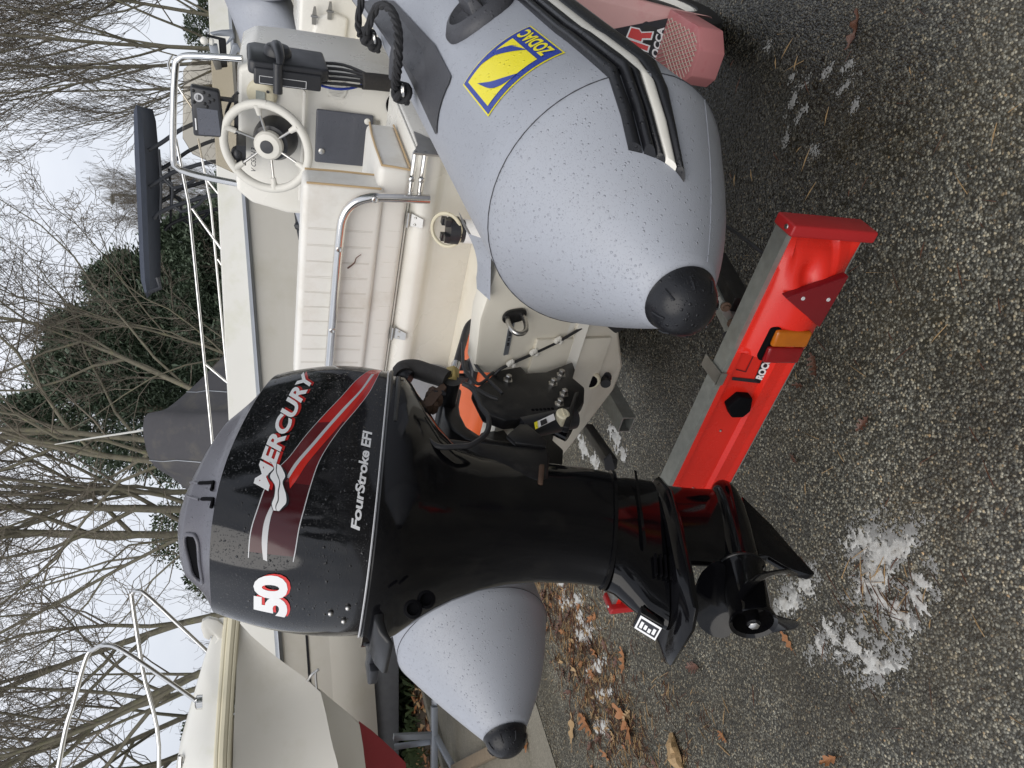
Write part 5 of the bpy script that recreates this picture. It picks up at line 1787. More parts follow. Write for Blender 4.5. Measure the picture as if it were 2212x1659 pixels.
# brand sticker on the flat board, beside the lamp
def bmap(d):
    def fn(s, z):
        y = (z - ZB - 0.012) / (ZT - ZB - 0.026)
        flat = 0.004 + 0.0132 * (y > 0.88) + 0.012 * (y < 0.30)
        return B((BF - max(flat, 0.0045) - d, s, z))
    return fn
_bq = [(-0.999, 0.514), (-0.904, 0.516), (-0.899, 0.548), (-0.990, 0.540)]
_vq = [(-0.999, 0.514), (-0.987, 0.523), (-0.978, 0.610), (-0.988, 0.607)]
sk = decal([(_bq, [(0, 1, 2, 3)]), (_vq, [(0, 1, 2, 3)])], bmap(0.0012), 'brand_sticker', 'darkprint', pan, 0.3)
_lq = [(-0.963, 0.576), (-0.910, 0.577), (-0.908, 0.580), (-0.962, 0.580)]
_l2 = [(-0.956, 0.610), (-0.963, 0.578), (-0.960, 0.579), (-0.953, 0.609)]
decal([(_lq, [(0, 1, 2, 3)]), (_l2, [(0, 1, 2, 3)])], bmap(0.0012), 'sticker_line', 'maroon', pan, 0.3)
tv, tf, tw = text2d('ROCCA', 0.0, 0.05, 1.0)
_tq = quadmap([(-0.988, 0.515), (-0.904, 0.518), (-0.899, 0.544), (-0.981, 0.540)])
decal([([_tq(x, y) for x, y in tv], tf)], bmap(0.0020), 'sticker_lettering', 'white', sk, 0.3)
mb = bmb()
hx_ = [(-1.060, 0.598), (-1.026, 0.576), (-1.029, 0.537), (-1.073, 0.524), (-1.095, 0.538), (-1.095, 0.571)]
mb.loft([podz([(s, z) for s, z in hx_], 0.002), podz([(s, z) for s, z in hx_], 0.024), podz([(s * 0.96 + hx_[0][0] * 0.04, z) for s, z in hx_], 0.030)])
mb.build('number_plate_lamp', 'recess', lbd, bevel=0.004)
mb = bmb()
mb.loft([[(f, s, z) for s in ()] for f in ()] or [[(BF - 0.02, -0.99, ZT + 0.003), (BF + 0.06, -0.99, ZT + 0.003), (BF + 0.06, -0.955, ZT + 0.003), (BF - 0.02, -0.955, ZT + 0.003)], [(BF - 0.022, -0.99, ZT + 0.006), (BF + 0.06, -0.99, ZT + 0.006), (BF + 0.06, -0.955, ZT + 0.006), (BF - 0.022, -0.955, ZT + 0.006)]])
mb.box((BF - 0.024, -0.99, ZT - 0.012), (BF - 0.020, -0.955, ZT + 0.006))
mb.build('rail_clip', 'dullsteel', lbd)
mb = bmb()
for s in (-1.16, -1.38):
    mb.ball((BF - 0.005, s, 0.565 if s > -1.2 else 0.56), 0.004, 8)
mb.build('panel_rivet', 'dullsteel', pan)
mb = bmb()
mb.tube([(BF + 0.02, -0.68, 0.60), (BF + 0.10, -0.67, 0.63), (BF + 0.22, -0.68, 0.64), (BF + 0.40, -0.74, 0.60), (BF + 0.5, -0.8, 0.55)], 0.005, 7, smooth=5)
mb.build('lamp_cable', 'hose', lbd)

# ================================================================== ground
def plane(name, pts, z, m, kind='structure', thick=0.0):
    mb = MB()
    if thick:
        mb.prism([(x, y, z) for x, y in pts], (0, 0, -thick))
    else:
        mb.add([(x, y, z) for x, y in pts], [tuple(range(len(pts)))])
    o = mb.build(name, m, None, smooth=0)
    o['kind'] = kind
    return o
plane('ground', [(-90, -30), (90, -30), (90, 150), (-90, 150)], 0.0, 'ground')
plane('concrete_apron', [(-3.5, 2.6), (-2.306, 4.158), (-1.944, 4.647), (-1.0, 5.85), (0.6, 7.3), (0.3, 8.1), (-2.7, 8.05), (-3.159, 7.523), (-3.53, 6.68), (-4.6, 4.3)], 0.004, 'concrete')
plane('verge', [(-4.6, 4.3), (-3.53, 6.68), (-3.159, 7.523), (-2.7, 8.05), (0.3, 8.1), (9, 9.0), (40, 12), (40, 60), (-40, 60), (-40, 4.3)], 0.006, 'soil')
mb = MB()
kp = [(-4.6, 4.3), (-3.53, 6.68), (-3.159, 7.523), (-2.7, 8.05), (0.3, 8.1)]
for a, b in zip(kp[:-1], kp[1:]):
    mb.bar((a[0], a[1], 0.035), (b[0], b[1], 0.035), 0.09, 0.07)
o = mb.build('kerb', 'concrete', None, bevel=0.008)
struct(o)

# dead leaves: lobed, curled, five shapes
def leaf_mesh(name, seed, m, lobes=4, curl=0.5, thin=1.0):
    r = random.Random(seed)
    half = []
    n = lobes * 4
    for i in range(n + 1):
        t = i / n
        w = 0.36 * thin * math.sin(math.pi * min(1, t * 0.93 + 0.05)) ** 0.8
        w *= 0.62 + 0.38 * math.cos(2 * math.pi * lobes * t + 0.8) + r.uniform(-0.07, 0.07)
        half.append((t, max(0.02, w)))
    vs, fs = [], []
    bend, twist = r.uniform(0.1, 0.45) * curl, r.uniform(-0.6, 0.6) * curl
    for t, w in half:
        for sg, k in ((-1, 1.0), (-1, 0.5), (0, 0), (1, 0.5), (1, 1.0)):
            y = sg * w * k
            z = bend * (t - 0.5) ** 2 * 2 + abs(y) * r.uniform(0.3, 0.9) * curl + twist * (t - .5) * y + r.uniform(-.015, .015)
            vs.append((t - 0.5, y * (1 - 0.2 * curl), z))
    for i in range(n):
        for j in range(4):
            a = i * 5 + j
            fs.append((a, a + 1, a + 6, a + 5))
    b = len(vs)
    for k in range(5):
        x = -0.5 - 0.07 * k
        for d in ((0, 0.008), (0.007, -0.006), (-0.007, -0.006)):
            vs.append((x, d[0] + 0.006 * k * math.sin(seed), d[1] + 0.02 * k * curl))
    for k in range(4):
        for j in range(3):
            fs.append((b + k * 3 + j, b + k * 3 + (j + 1) % 3, b + k * 3 + 3 + (j + 1) % 3, b + k * 3 + 3 + j))
    me = bpy.data.meshes.new(name)
    z0 = min(v[2] for v in vs)
    me.from_pydata([(x, y, z - z0) for x, y, z in vs], [], fs)
    me.materials.append(M[m])
    me.shade_smooth()
    return me
LM = {m: [leaf_mesh('leaf', 11 * k + i, m, 3 + k % 3, 0.25 + 0.28 * k, 0.8 + 0.15 * (k % 3)) for k in range(4)] for i, m in enumerate(('leaf', 'leafdark', 'leafpale'))}
def leaf(x, y, size, rz, m, v, label, group=None, tilt=0.1, z=0.005):
    o = bpy.data.objects.new('fallen_leaf', LM[m][v])
    COL.objects.link(o)
    o.location = (x, y, z)
    o.scale = (size, size, size)
    o.rotation_euler = (random.uniform(-tilt, tilt), random.uniform(-tilt, tilt), rz)
    tag(o, label, 'leaf', group)
named = [
    ([(1.074, 1.799)], 0.115, -0.5, 'leafdark', 3, 'dark wet brown leaf with a long stalk on bare gravel nearest the tyre'),
    ([(-0.879, 2.115)], 0.075, 0.8, 'leaf', 0, 'orange oak leaf lying just beyond the propeller tip'),
    ([(-1.192, 1.910)], 0.085, 2.2, 'leaf', 3, 'curled orange leaf alone on the gravel at the lower left corner of the ground'),
    ([(0.063, 1.976)], 0.085, 0.3, 'leafdark', 2, 'dark brown curled leaf lying just aft of the tail lamp'),
    ([(-0.004, 2.051)], 0.055, 1.5, 'leafdark', 3, 'small narrow curled leaf aft of the board sticker'),
    ([(-0.119, 1.775)], 0.062, 2.4, 'leafdark', 1, 'crumpled dark red leaf on bare gravel, aft of the number plate lamp'),
    ([(-0.252, 2.083)], 0.045, 0.9, 'leafdark', 0, 'small brown leaf between the light board and the skeg'),
    ([(-1.649, 3.272)], 0.21, 0.9, 'leaf', 1, 'large bright orange oak leaf with deep lobes on the concrete edge'),
    ([(-1.961, 3.920)], 0.17, 0.2, 'leafpale', 0, 'pale tan leaf beside the dark leaf drift, below the wooden beam'),
    ([(-1.845, 3.710)], 0.17, 1.3, 'leaf', 2, 'orange lobed leaf in the middle of the drift below the wooden beam'),
    ([(-2.340, 4.682)], 0.20, 0.5, 'leaf', 1, 'brown leaf caught at the near end of the wooden beam'),
    ([(-1.371, 2.479)], 0.06, 1.2, 'leaf', 2, 'small orange leaf beside a pale twig on open ground'),
    ([(-1.172, 2.681)], 0.09, 1.9, 'leafdark', 2, 'brown curled leaf aft of the ventilation plate'),
    ([(-1.667, 4.446)], 0.15, 1.6, 'leaf', 3, 'orange leaf just below the far tube of the inflatable'),
    ([(-1.356, 3.296)], 0.13, 0.1, 'leaf', 1, 'thin orange leaf left of the white foam streak'),
]
for (p,), s, rz, m, v, lab in named:
    leaf(p[0], p[1], s, rz, m, v, lab)
rl = random.Random(5)
band = [(-1.285, 4.486), (-1.285, 4.073), (-1.440, 3.875), (-1.575, 3.607), (-1.706, 3.395), (-1.844, 3.202), (-1.742, 4.367), (-1.791, 3.972), (-2.105, 3.844)]
n = 0
while n < 120:
    k = rl.randrange(5)
    a, b = Vector(band[k]), Vector(band[k + 1])
    p = a.lerp(b, rl.random()) + Vector((rl.gauss(0, 0.16), rl.gauss(0, 0.22)))
    m = rl.choice(('leaf', 'leafpale', 'leafdark', 'leafdark', 'leafdark'))
    leaf(p.x, p.y, rl.uniform(0.035, 0.09), rl.uniform(0, 6.3), m, rl.randrange(4), 'small dead leaf in the drift on the wet ground left of the outboard motor', 'leaves in the drift beside the motor', 0.35)
    n += 1
# leaf carpet on the verge: far too many to count
mb = MB()
mats = ('leafpale', 'leaf', 'leafdark', 'shrub')
for k in range(5200):
    x, y = rl.uniform(-6.5, 1.5), rl.uniform(6.6, 12.5)
    if x > -3.1 and y < 8.1:
        continue
    if x < -3.1 and y < 7.6 + (x + 3.1) * 2.2:
        continue
    s, q = rl.uniform(0.035, 0.075), rl.uniform(0, 6.3)
    c, d = math.cos(q) * s, math.sin(q) * s
    z = rl.uniform(0.01, 0.05)
    g = noise.noise(Vector((x * 0.9, y * 0.9, 3)))
    mb.cur = 3 if (g > 0.22 and rl.random() < 0.6) else rl.choice((0, 0, 1, 1, 2))
    u = lambda: rl.uniform(-0.025, 0.035)
    mb.add([(x - c, y - d, z + u()), (x + d * .5, y - c * .5, z + u()), (x + c, y + d, z + u()), (x - d * .5, y + c * .5, z + u())], [(0, 1, 3), (1, 2, 3)])
o = mb.build('leaf_litter', mats, None, smooth=0)
tag(o, 'carpet of dead leaves and ivy on the verge under the white boat', 'leaf litter', kind='stuff')
# grass tufts and ivy on the verge
mb = MB()
for k in range(900):
    cx, cy = rl.choice(((-3.9, 8.0), (-3.4, 8.5), (-4.3, 8.6), (-3.6, 9.0)))
    x, y = cx + rl.gauss(0, 0.16), cy + rl.gauss(0, 0.2)
    q, l = rl.uniform(0, 6.3), rl.uniform(0.06, 0.2)
    dx, dy = math.cos(q) * l * 0.6, math.sin(q) * l * 0.6
    mb.add([(x - .004, y, 0.01), (x + .004, y, 0.01), (x + dx * .5, y + dy * .5, l * .8), (x + dx, y + dy, l * .8)], [(0, 1, 2), (0, 2, 3)])
o = mb.build('grass_tuft', 'shrub', None, smooth=0)
tag(o, 'green grass blades growing through the leaf litter', 'grass', kind='stuff')
# needles, twigs and chaff
mb = MB()
mats = ('leafpale', 'leafdark', 'rust')
def needles(n, c, sx, sy):
    for k in range(n):
        x, y = c[0] + rl.gauss(0, sx), c[1] + rl.gauss(0, sy)
        q, l = rl.uniform(0, 6.3), rl.uniform(0.012, 0.05)
        dx, dy = math.cos(q) * l, math.sin(q) * l
        mb.cur = rl.choice((0, 0, 1, 1, 2))
        w = 0.0011
        mb.add([(x - dx - dy / l * w, y - dy + dx / l * w, 0.004), (x - dx + dy / l * w, y - dy - dx / l * w, 0.004), (x + dx, y + dy, 0.008), (x, y, 0.011)], [(0, 1, 3), (0, 3, 2), (1, 2, 3)])
for i in range(5):
    for k in range(6):
        a = Vector(band[i]).lerp(Vector(band[i + 1]), k / 6)
        needles(75, a, 0.17, 0.24)
for c in [(-0.640, 1.719), (-0.559, 1.669), (-1.715, 3.157), (-1.553, 2.758), (-1.377, 2.621), (-1.375, 2.907)]:
    needles(26, c, 0.05, 0.06)
needles(160, (0.2, 1.7), 0.8, 0.5)
o = mb.build('plant_debris', mats, None, smooth=0)
tag(o, 'scattered pine needles and bits of twig on the wet ground', 'plant debris', kind='stuff')
# broken bark and twigs one can pick out
def lump(name, p, size, m, label, cat, seed, el=(1, 0.45, 0.3), rz=0.6):
    r = random.Random(seed)
    mb = MB()
    rings = []
    for i in range(9):
        t = i / 8
        rr = 0.5 * math.sin(math.pi * min(0.97, t * 0.92 + 0.05)) ** 0.5
        ring = []
        for k in range(10):
            q = 2 * math.pi * k / 10
            j = r.uniform(0.7, 1.2)
            ring.append(Vector(((t - 0.5) * el[0], math.cos(q) * rr * el[1] * j, max(0, 0.5 + math.sin(q) * 0.5) * rr * 2 * el[2] * j)))
        rings.append(ring)
    Rm = Matrix.Rotation(rz, 3, 'Z')
    mb.loft([[Rm @ v * size + Vector((p[0], p[1], 0.002)) for v in g] for g in rings])
    o = mb.build(name, m, None, smooth=25)
    return tag(o, label, cat)
lump('bark_piece', [(-1.586, 2.808)][0], 0.16, 'leafpale', 'golden brown broken piece of bark on the ground at the lower left', 'bark', 4)
lump('bark_piece', [(-1.421, 2.479)][0], 0.05, 'leafpale', 'thin pale twig fragment beside the small orange leaf', 'twig', 5, (1.6, 0.12, 0.12), 1.4)

# foam left by the rinse water
def foam(blobs, name, label, seed, step=0.003, thr=0.13, h=0.004, sc=15, m='foam'):
    mb = MB()
    cells = {}
    for x, y, r, e, a in blobs:
        ca, sa = math.cos(a), math.sin(a)
        R_ = max(r, e)
        n = int(R_ * 1.3 / step)
        ix, iy = int(x / step), int(y / step)
        for i in range(-n, n + 1):
            for j in range(-n, n + 1):
                gx, gy = (ix + i) * step, (iy + j) * step
                dx, dy = gx - x, gy - y
                u, v = (dx * ca + dy * sa) / r, (-dx * sa + dy * ca) / e
                d = math.hypot(u, v)
                if d > 1.3:
                    continue
                f = noise.fractal(Vector((gx * sc, gy * sc, seed)), 0.9, 2.1, 3) * 0.65 + noise.fractal(Vector((gx * sc * 4.3, gy * sc * 4.3, seed + 5)), 0.9, 2.1, 3) * 0.75
                val = 0.62 - d * 0.9 + f * 0.7
                if val > thr:
                    k = (ix + i, iy + j)
                    cells[k] = max(cells.get(k, 0), val - thr)
    vid = {}
    V, F = [], []
    def vert(i, j):
        if (i, j) not in vid:
            nb = [cells.get((i - a, j - b)) for a in (0, 1) for b in (0, 1)]
            full = all(q is not None for q in nb)
            z = 0.0015 if not full else 0.003 + h * min(1, min(nb) * 1.6) * (0.6 + 0.7 * abs(noise.noise(Vector((i * 0.31, j * 0.31, seed)))))
            vid[(i, j)] = len(V)
            V.append(((i - 0.5) * step + 0.25 * step * noise.noise(Vector((i * .7, j * .7, 1))), (j - 0.5) * step + 0.25 * step * noise.noise(Vector((i * .7, j * .7, 9))), z))
        return vid[(i, j)]
    for (i, j) in cells:
        F.append((vert(i, j), vert(i + 1, j), vert(i + 1, j + 1), vert(i, j + 1)))
    me = bpy.data.meshes.new(name)
    me.from_pydata(V, [], F)
    me.materials.append(M[m])
    me.shade_smooth()
    o = bpy.data.objects.new(name, me)
    COL.objects.link(o)
    tag(o, label, 'foam', kind='stuff')
fb = []
for (p, r, e, a) in zip([(-0.466, 1.768), (-0.495, 1.711), (-0.569, 1.736), (-0.624, 1.711), (-0.649, 1.656), (-0.805, 1.904), (-0.803, 1.823), (-0.602, 1.582), (-0.821, 1.694), (-0.822, 1.754), (-0.663, 1.613), (-0.671, 2.029), (-0.728, 2.085), (-0.842, 1.965), (-0.543, 1.575), (-0.461, 1.645), (-0.756, 2.144), (-0.599, 1.772)],
                        (.075, .06, .05, .05, .04, .05, .04, .035, .07, .035, .03, .04, .04, .035, .03, .05, .03, .03), (.03, .045, .04, .025, .035, .025, .03, .02, .022, .03, .028, .03, .025, .02, .015, .03, .03, .04), (1.9, 1.2, 0.9, 1.0, 0.3, 0.6, 0.4, 0.8, 2.0, 0.2, 0.7, 1.4, 0.3, 0.2, 1.2, 2.0, 1.0, 0.5)):
    fb.append((p[0], p[1], r * 1.5, e * 1.6, a))
foam(fb, 'foam', 'clump of dirty white foam on the wet ground beside the propeller', 3.0)
foam([(x + dx, y + dy, r * 1.7, e * 1.9, a) for (x, y, r, e, a) in fb for dx, dy in ((0.0, 0.0), (0.05, -0.03), (-0.05, 0.04))], 'foam', 'thin broken foam residue spread round the foam clump by the propeller', 23.0, 0.003, 0.42, 0.002, 26, 'film')
fb = []
for (p, r, e, a) in zip([(-1.181, 4.073), (-1.253, 3.959), (-1.380, 3.770), (-1.511, 3.635), (-1.617, 3.525), (-1.316, 3.813), (-0.270, 3.395), (-0.345, 3.320), (-0.346, 3.770), (-0.422, 3.635), (-1.797, 3.552)],
                        (.06, .22, .17, .15, .13, .07, .10, .05, .08, .06, .12), (.04, .035, .045, .035, .028, .05, .04, .03, .035, .03, .03), (1.2, 1.9, 2.0, 2.15, 2.1, 1.3, 0.7, 0.7, 0.8, 0.9, 2.1)):
    fb.append((p[0], p[1], r * 1.3, e * 1.7, a))
foam(fb, 'foam', 'white streaks of foam in the leaf drift left of the motor leg', 8.0, 0.006, 0.1, 0.010, 9)
fb = []
for (p, r, e, a) in zip([(0.967, 2.085), (1.005, 2.040), (1.005, 1.924), (0.924, 1.845), (0.853, 1.808), (0.908, 2.051), (0.844, 2.120), (0.757, 1.986), (1.042, 2.097), (1.204, 2.218), (0.984, 1.836)], (.07, .06, .05, .06, .05, .05, .05, .045, .04, .04, .05), (.03, .028, .03, .03, .025, .03, .03, .03, .025, .025, .025), (2.4, 2.2, 2.0, 1.8, 2.2, 2.3, 2.0, 1.5, 2.2, 2.0, 2.0)):
    fb.append((p[0], p[1], r * 1.3, e * 1.3, a))
foam(fb, 'foam', 'thin patchy foam film on the gravel right of the light board', 14.0, 0.003, 0.34, 0.002, 30, 'film')

# wooden beam lying on the concrete
wb = [(-3.261, 6.128), (-2.340, 4.655)]
mb = MB()
mb.bar((-3.35, 6.3, 0.055), (wb[1][0], wb[1][1], 0.045), 0.085, 0.075)
o = mb.build('wooden_beam', 'wood', None, bevel=0.004)
tag(o, 'weathered grey wooden beam lying on the concrete by the steel trestle', 'beam')

# steel trestle that holds the left boat
ts = thing('boat_stand', (-3.3, 6.45, 0), 'grey steel stand on the concrete, under the bow of the left boat', 'boat stand')
def sbar(p, q, w, nm):
    mb = MB()
    mb.bar(p, q, w, w)
    mb.build(nm, 'alu', ts, bevel=0.003)
a = [(-2.858, 6.500, 0.192), (-3.576, 6.500, 0.175)]
sbar(a[0], (a[1][0], 6.5, a[0][2]), 0.055, 'base_bar')
c = [(-3.114, 6.500, 0.184), (-3.073, 6.500, 0.555), (-3.165, 6.500, 0.175), (-3.137, 6.500, 0.506)]
sbar(c[0], c[1], 0.05, 'upright')
sbar((c[2][0] - 0.05, 6.6, c[2][2]), (c[3][0] - 0.12, 6.7, c[3][2]), 0.05, 'upright')
sbar((c[0][0], 6.5, c[0][2]), (c[0][0] - 0.35, 6.25, 0.0), 0.05, 'foot')
sbar((a[0][0] + .03, 6.5, a[0][2]), (a[0][0] + .03, 6.9, 0.0), 0.05, 'foot')
sbar((a[1][0], 6.5, a[0][2]), (a[1][0], 6.3, 0.0), 0.05, 'foot')

# ================================================================== left boat, bow towards the middle
lb_ = thing('motor_boat', (-3.2, 6.0, 0.4), 'cream hulled boat with red bottom and steel bow rails, at the left', 'boat')
YC = 6.0
def line3(pts, ys):
    return pts
def dense(P, n=24):
    P = [Vector(p) for p in P]
    L = [0]
    for i in range(1, len(P)):
        L.append(L[-1] + (P[i] - P[i - 1]).length)
    out, j = [], 0
    for k in range(n):
        t = L[-1] * k / (n - 1)
        while j < len(P) - 2 and L[j + 1] < t:
            j += 1
        u = (t - L[j]) / max(L[j + 1] - L[j], 1e-9)
        out.append(P[j].lerp(P[j + 1], min(1, u)))
    return out
sheer = [(-1.766, 6.000, 1.850)] + [(-1.964, 5.940, 1.826)] + [(-2.205, 5.850, 1.832)] + [(-2.460, 5.740, 1.846)] + [(-2.674, 5.600, 1.852)] + [(-4.2, 5.2, 1.80), (-6.2, 5.0, 1.75)]
stem = [(-1.760, 6.000, 1.840), (-1.897, 6.000, 1.732), (-2.028, 6.000, 1.605), (-2.158, 6.000, 1.464), (-2.296, 6.000, 1.305), (-2.421, 6.000, 1.180), (-2.677, 6.000, 0.915), (-2.780, 6.000, 0.795), (-3.050, 6.000, 0.549)] + [(-4.2, 6, 0.42), (-6.2, 6, 0.40)]
creas = [(-2.371, 6.000, 1.225)] + [(-2.418, 5.930, 1.207)] + [(-2.574, 5.850, 1.177)] + [(-2.709, 5.750, 1.153)] + [(-2.820, 5.680, 1.120)] + [(-4.3, 5.3, 1.0), (-6.2, 5.1, 1.0)]
rede = [(-2.665, 6.000, 0.923)] + [(-2.719, 5.970, 0.912)] + [(-2.826, 5.920, 0.901)] + [(-2.949, 5.870, 0.891)] + [(-4.3, 5.55, 0.74), (-6.2, 5.4, 0.74)]
stemA = stem[:6]
def both(a, b, nm, m, bulge=0.0, n=28):
    a, b = dense(a, n), dense(b, n)
    for sg in (1, -1):
        mb = MB()
        rows = []
        for p, q in zip(a, b):
            r = []
            for k in range(7):
                x = k / 6
                v = p.lerp(q, x)
                v.y += bulge * math.sin(math.pi * x) * min(1, (p - a[0]).length * 1.5)
                if sg < 0:
                    v.y = 2 * YC - v.y
                r.append(v)
            rows.append(r)
        mb.loft(rows, caps=False, closed=False)
        mb.build(nm, m, lb_, smooth=60)
top_stem = [(-1.760, 6.000, 1.840), (-1.897, 6.000, 1.732), (-2.028, 6.000, 1.605), (-2.158, 6.000, 1.464), (-2.296, 6.000, 1.305), (-2.371, 6.000, 1.225)]
both(sheer, top_stem + creas[1:], 'topside', 'hull', 0.06)
mid_stem = [(-2.371, 6.000, 1.225), (-2.421, 6.000, 1.180), (-2.548, 6.000, 1.048), (-2.665, 6.000, 0.923)]
both(creas, mid_stem + rede[1:], 'lower_hull', 'hull', 0.015)
low_stem = [(-2.665, 6.000, 0.923), (-2.780, 6.000, 0.795), (-3.050, 6.000, 0.549)] + [(-4.3, 6, 0.42), (-6.2, 6, 0.40)]
both(rede, low_stem, 'bottom', 'antifoul', 0.01)
rail_c = [(-1.744, 6.000, 1.860)] + [(-1.961, 5.950, 1.878)] + [(-2.267, 5.860, 1.898)] + [(-2.483, 5.740, 1.911)] + [(-2.663, 5.600, 1.919)] + [(-4.2, 5.18, 1.86), (-6.2, 4.98, 1.8)]
for sg in (1, -1):
    mb = MB()
    P = dense(rail_c, 40)
    for off, r in ((0.0, 0.038), (-0.036, 0.024), (0.038, 0.022)):
        mb.tube([(p.x, (p.y if sg > 0 else 2 * YC - p.y) - 0.008 * sg, p.z + off) for p in P], r, 10)
    mb.build('rubbing_band', 'cream', lb_)
# crowned foredeck
P = dense(rail_c, 30)
mb = MB()
rows = []
for i, p in enumerate(P):
    w = YC - p.y
    d = (p - P[0]).length
    hgt = 0.06 + 0.30 * min(1, d / 1.5) ** 0.8
    rows.append([Vector((p.x, p.y + 2 * w * k / 16, p.z + 0.03 + hgt * (1 - abs(k / 8 - 1) ** 3.0))) for k in range(17)])
mb.loft(rows, caps=False, closed=False)
mb.build('foredeck', 'hulldeck', lb_, smooth=60)
def srail(pts, nm='bow_rail', r=0.0155):
    mb = MB()
    mb.tube(pts, r, 12, smooth=6)
    return mb.build(nm, 'steel', lb_, smooth=60)
srail([(-2.128, 6.350, 2.026), (-2.071, 6.350, 2.077), (-1.847, 6.350, 2.276), (-1.619, 6.350, 2.481), (-1.578, 6.350, 2.548), (-1.599, 6.350, 2.580), (-1.659, 6.350, 2.580), (-2.180, 6.350, 2.510), (-2.957, 6.350, 2.397)] + [(-4.4, 6.5, 2.65)])
srail([(-2.246, 5.720, 2.081), (-2.193, 5.720, 2.135), (-2.007, 5.720, 2.342), (-1.814, 5.720, 2.569), (-1.771, 5.720, 2.662), (-1.792, 5.720, 2.726), (-1.842, 5.720, 2.776), (-2.128, 5.720, 2.850), (-2.560, 5.720, 2.942)] + [(-4.2, 5.3, 3.1)])
for X in [(-2.124, 6.350, 2.026)] + [(-2.243, 5.720, 2.081)]:
    mb = MB()
    mb.lathe(X, (0, 0, 1), [(-0.03, 0.05), (0.008, 0.05), (0.02, 0.03)], 16)
    mb.build('rail_foot', 'steel', lb_)
mb = MB()
mb.prism([(-1.798, 5.970, 1.917), (-1.752, 5.970, 1.962), (-1.729, 5.970, 2.026), (-1.748, 5.970, 2.070), (-1.795, 5.970, 2.076), (-1.872, 5.970, 2.057), (-1.897, 5.970, 2.019), (-1.864, 5.970, 2.007), (-1.860, 5.970, 1.981), (-1.890, 5.970, 1.962), (-1.921, 5.970, 1.988), (-1.951, 5.970, 1.962), (-1.894, 5.970, 1.924)], (0, 0.07, 0))
mb.build('bow_roller', 'gel', lb_, bevel=0.008)
mb = MB()
e = [(-2.294, 5.990, 1.317), (-2.372, 5.990, 1.247)]
mb.tube([e[0], (e[0][0] + .05, 5.97, e[0][2] - .03), (e[0][0] + .085, 5.97, e[0][2] - .085), (e[0][0] + .06, 5.97, e[1][2] + 0.01), e[1]], 0.011, 10, smooth=4)
mb.build('bow_eye', 'dullsteel', lb_)
mb = MB()
cl = [(-2.637, 5.800, 2.195), (-2.792, 5.800, 2.207)]
mb.tube([cl[0], cl[1]], 0.022, 10)
mb.tube([(cl[0][0] - .05, 5.8, cl[0][2]), (cl[0][0] - .05, 5.8, cl[0][2] - 0.12)], 0.018, 8)
mb.build('deck_cleat', 'steel', lb_)

# ================================================================== long white boat behind
wb_ = thing('white_boat', (-0.5, 9.2, 0.45), 'long white motor boat standing behind the inflatable, with grey rub rail and steel guard rails', 'boat')
lines = {
    'gun': ([(1.747, 8.000, 2.017), (-2.650, 8.000, 1.814)]), 'ridge': ([(1.748, 7.960, 1.891), (-2.658, 7.960, 1.629)]), 'st0': ([(1.748, 7.930, 1.800), (-2.664, 7.930, 1.492)]), 'st1': ([(1.753, 7.930, 1.739), (-2.673, 7.930, 1.416)]),
    'blk': ([(1.781, 7.960, 1.465), (-2.711, 7.960, 1.174)]), 'chine': ([(1.802, 7.980, 1.246), (-2.744, 7.980, 0.949)]), 'bot': ([(1.852, 8.060, 0.832), (-2.823, 8.060, 0.501)])}
def at_x(nm, x):
    (x1, y1, z1), (x2, y2, z2) = lines[nm]
    t = (x - x1) / (x2 - x1)
    z = z1 + (z2 - z1) * t
    y = y1
    if x > 3.4:
        y += (x - 3.4) ** 2 * 0.35
    if x < -9:
        y += (x + 9) ** 2 * 0.2
    return Vector((x, y, z))
XS = [4.6, 4.0, 3.4] + [3.4 - 12.4 * k / 24 for k in range(1, 25)] + [-10, -10.6]
def wstrip(a, b, nm, m, n=3, bul=0.0):
    mb = MB()
    rows = []
    for x in XS:
        p, q = at_x(a, x), at_x(b, x)
        rows.append([p.lerp(q, k / n) + Vector((0, -bul * math.sin(math.pi * k / n), 0)) for k in range(n + 1)])
    mb.loft(rows, caps=False, closed=False)
    return mb.build(nm, m, wb_, smooth=60)
mb = MB()
rows = []
for x in XS:
    g = at_x('gun', x)
    rows.append([g, g + Vector((0, 0.03, 0.012)), g + Vector((0, 0.28, 0.01)), g + Vector((0, 0.45, -0.02)), Vector((x, 20.4 - g.y - .3, g.z)), Vector((x, 20.4 - g.y, g.z)), Vector((x, 20.0 - g.y, 0.9)), Vector((x, 10.2, 0.45))])
mb.loft(rows, caps=False, closed=False)
mb.build('deck', 'hulldeck', wb_, smooth=30)
wstrip('gun', 'ridge', 'gunwale', 'hulldeck')
wstrip('ridge', 'st0', 'topside', 'hulldeck')
mb = MB()
for x0, x1 in zip(XS[:-1], XS[1:]):
    pass
mb.loft([[at_x('st0', x), at_x('st0', x) + Vector((0, -0.03, -0.01)), at_x('st0', x).lerp(at_x('st1', x), 0.5) + Vector((0, -0.055, 0)), at_x('st1', x) + Vector((0, -0.03, 0.01)), at_x('st1', x)] for x in XS], caps=False, closed=False)
mb.build('rub_rail', 'alu', wb_, smooth=60)
wstrip('st1', 'blk', 'hull_side', 'hull')
mb = MB()
mb.loft([[at_x('blk', x) + Vector((0, -0.006, d)) for d in (0.012, -0.012)] for x in XS if x < -1.0], caps=False, closed=False)
mb.build('black_line', 'darkprint', wb_)
wstrip('blk', 'chine', 'hull_side', 'hull')
wstrip('chine', 'bot', 'hull_bottom', 'hull', 4, 0.03)
mb = MB()
mb.loft([[at_x('bot', x), at_x('bot', x) + Vector((0, 1.7, -0.12))] for x in XS], caps=False, closed=False)
mb.build('keel_panel', 'hull', wb_)
p = [(-3.207, 8.030, 0.652)][0]
mb = MB()
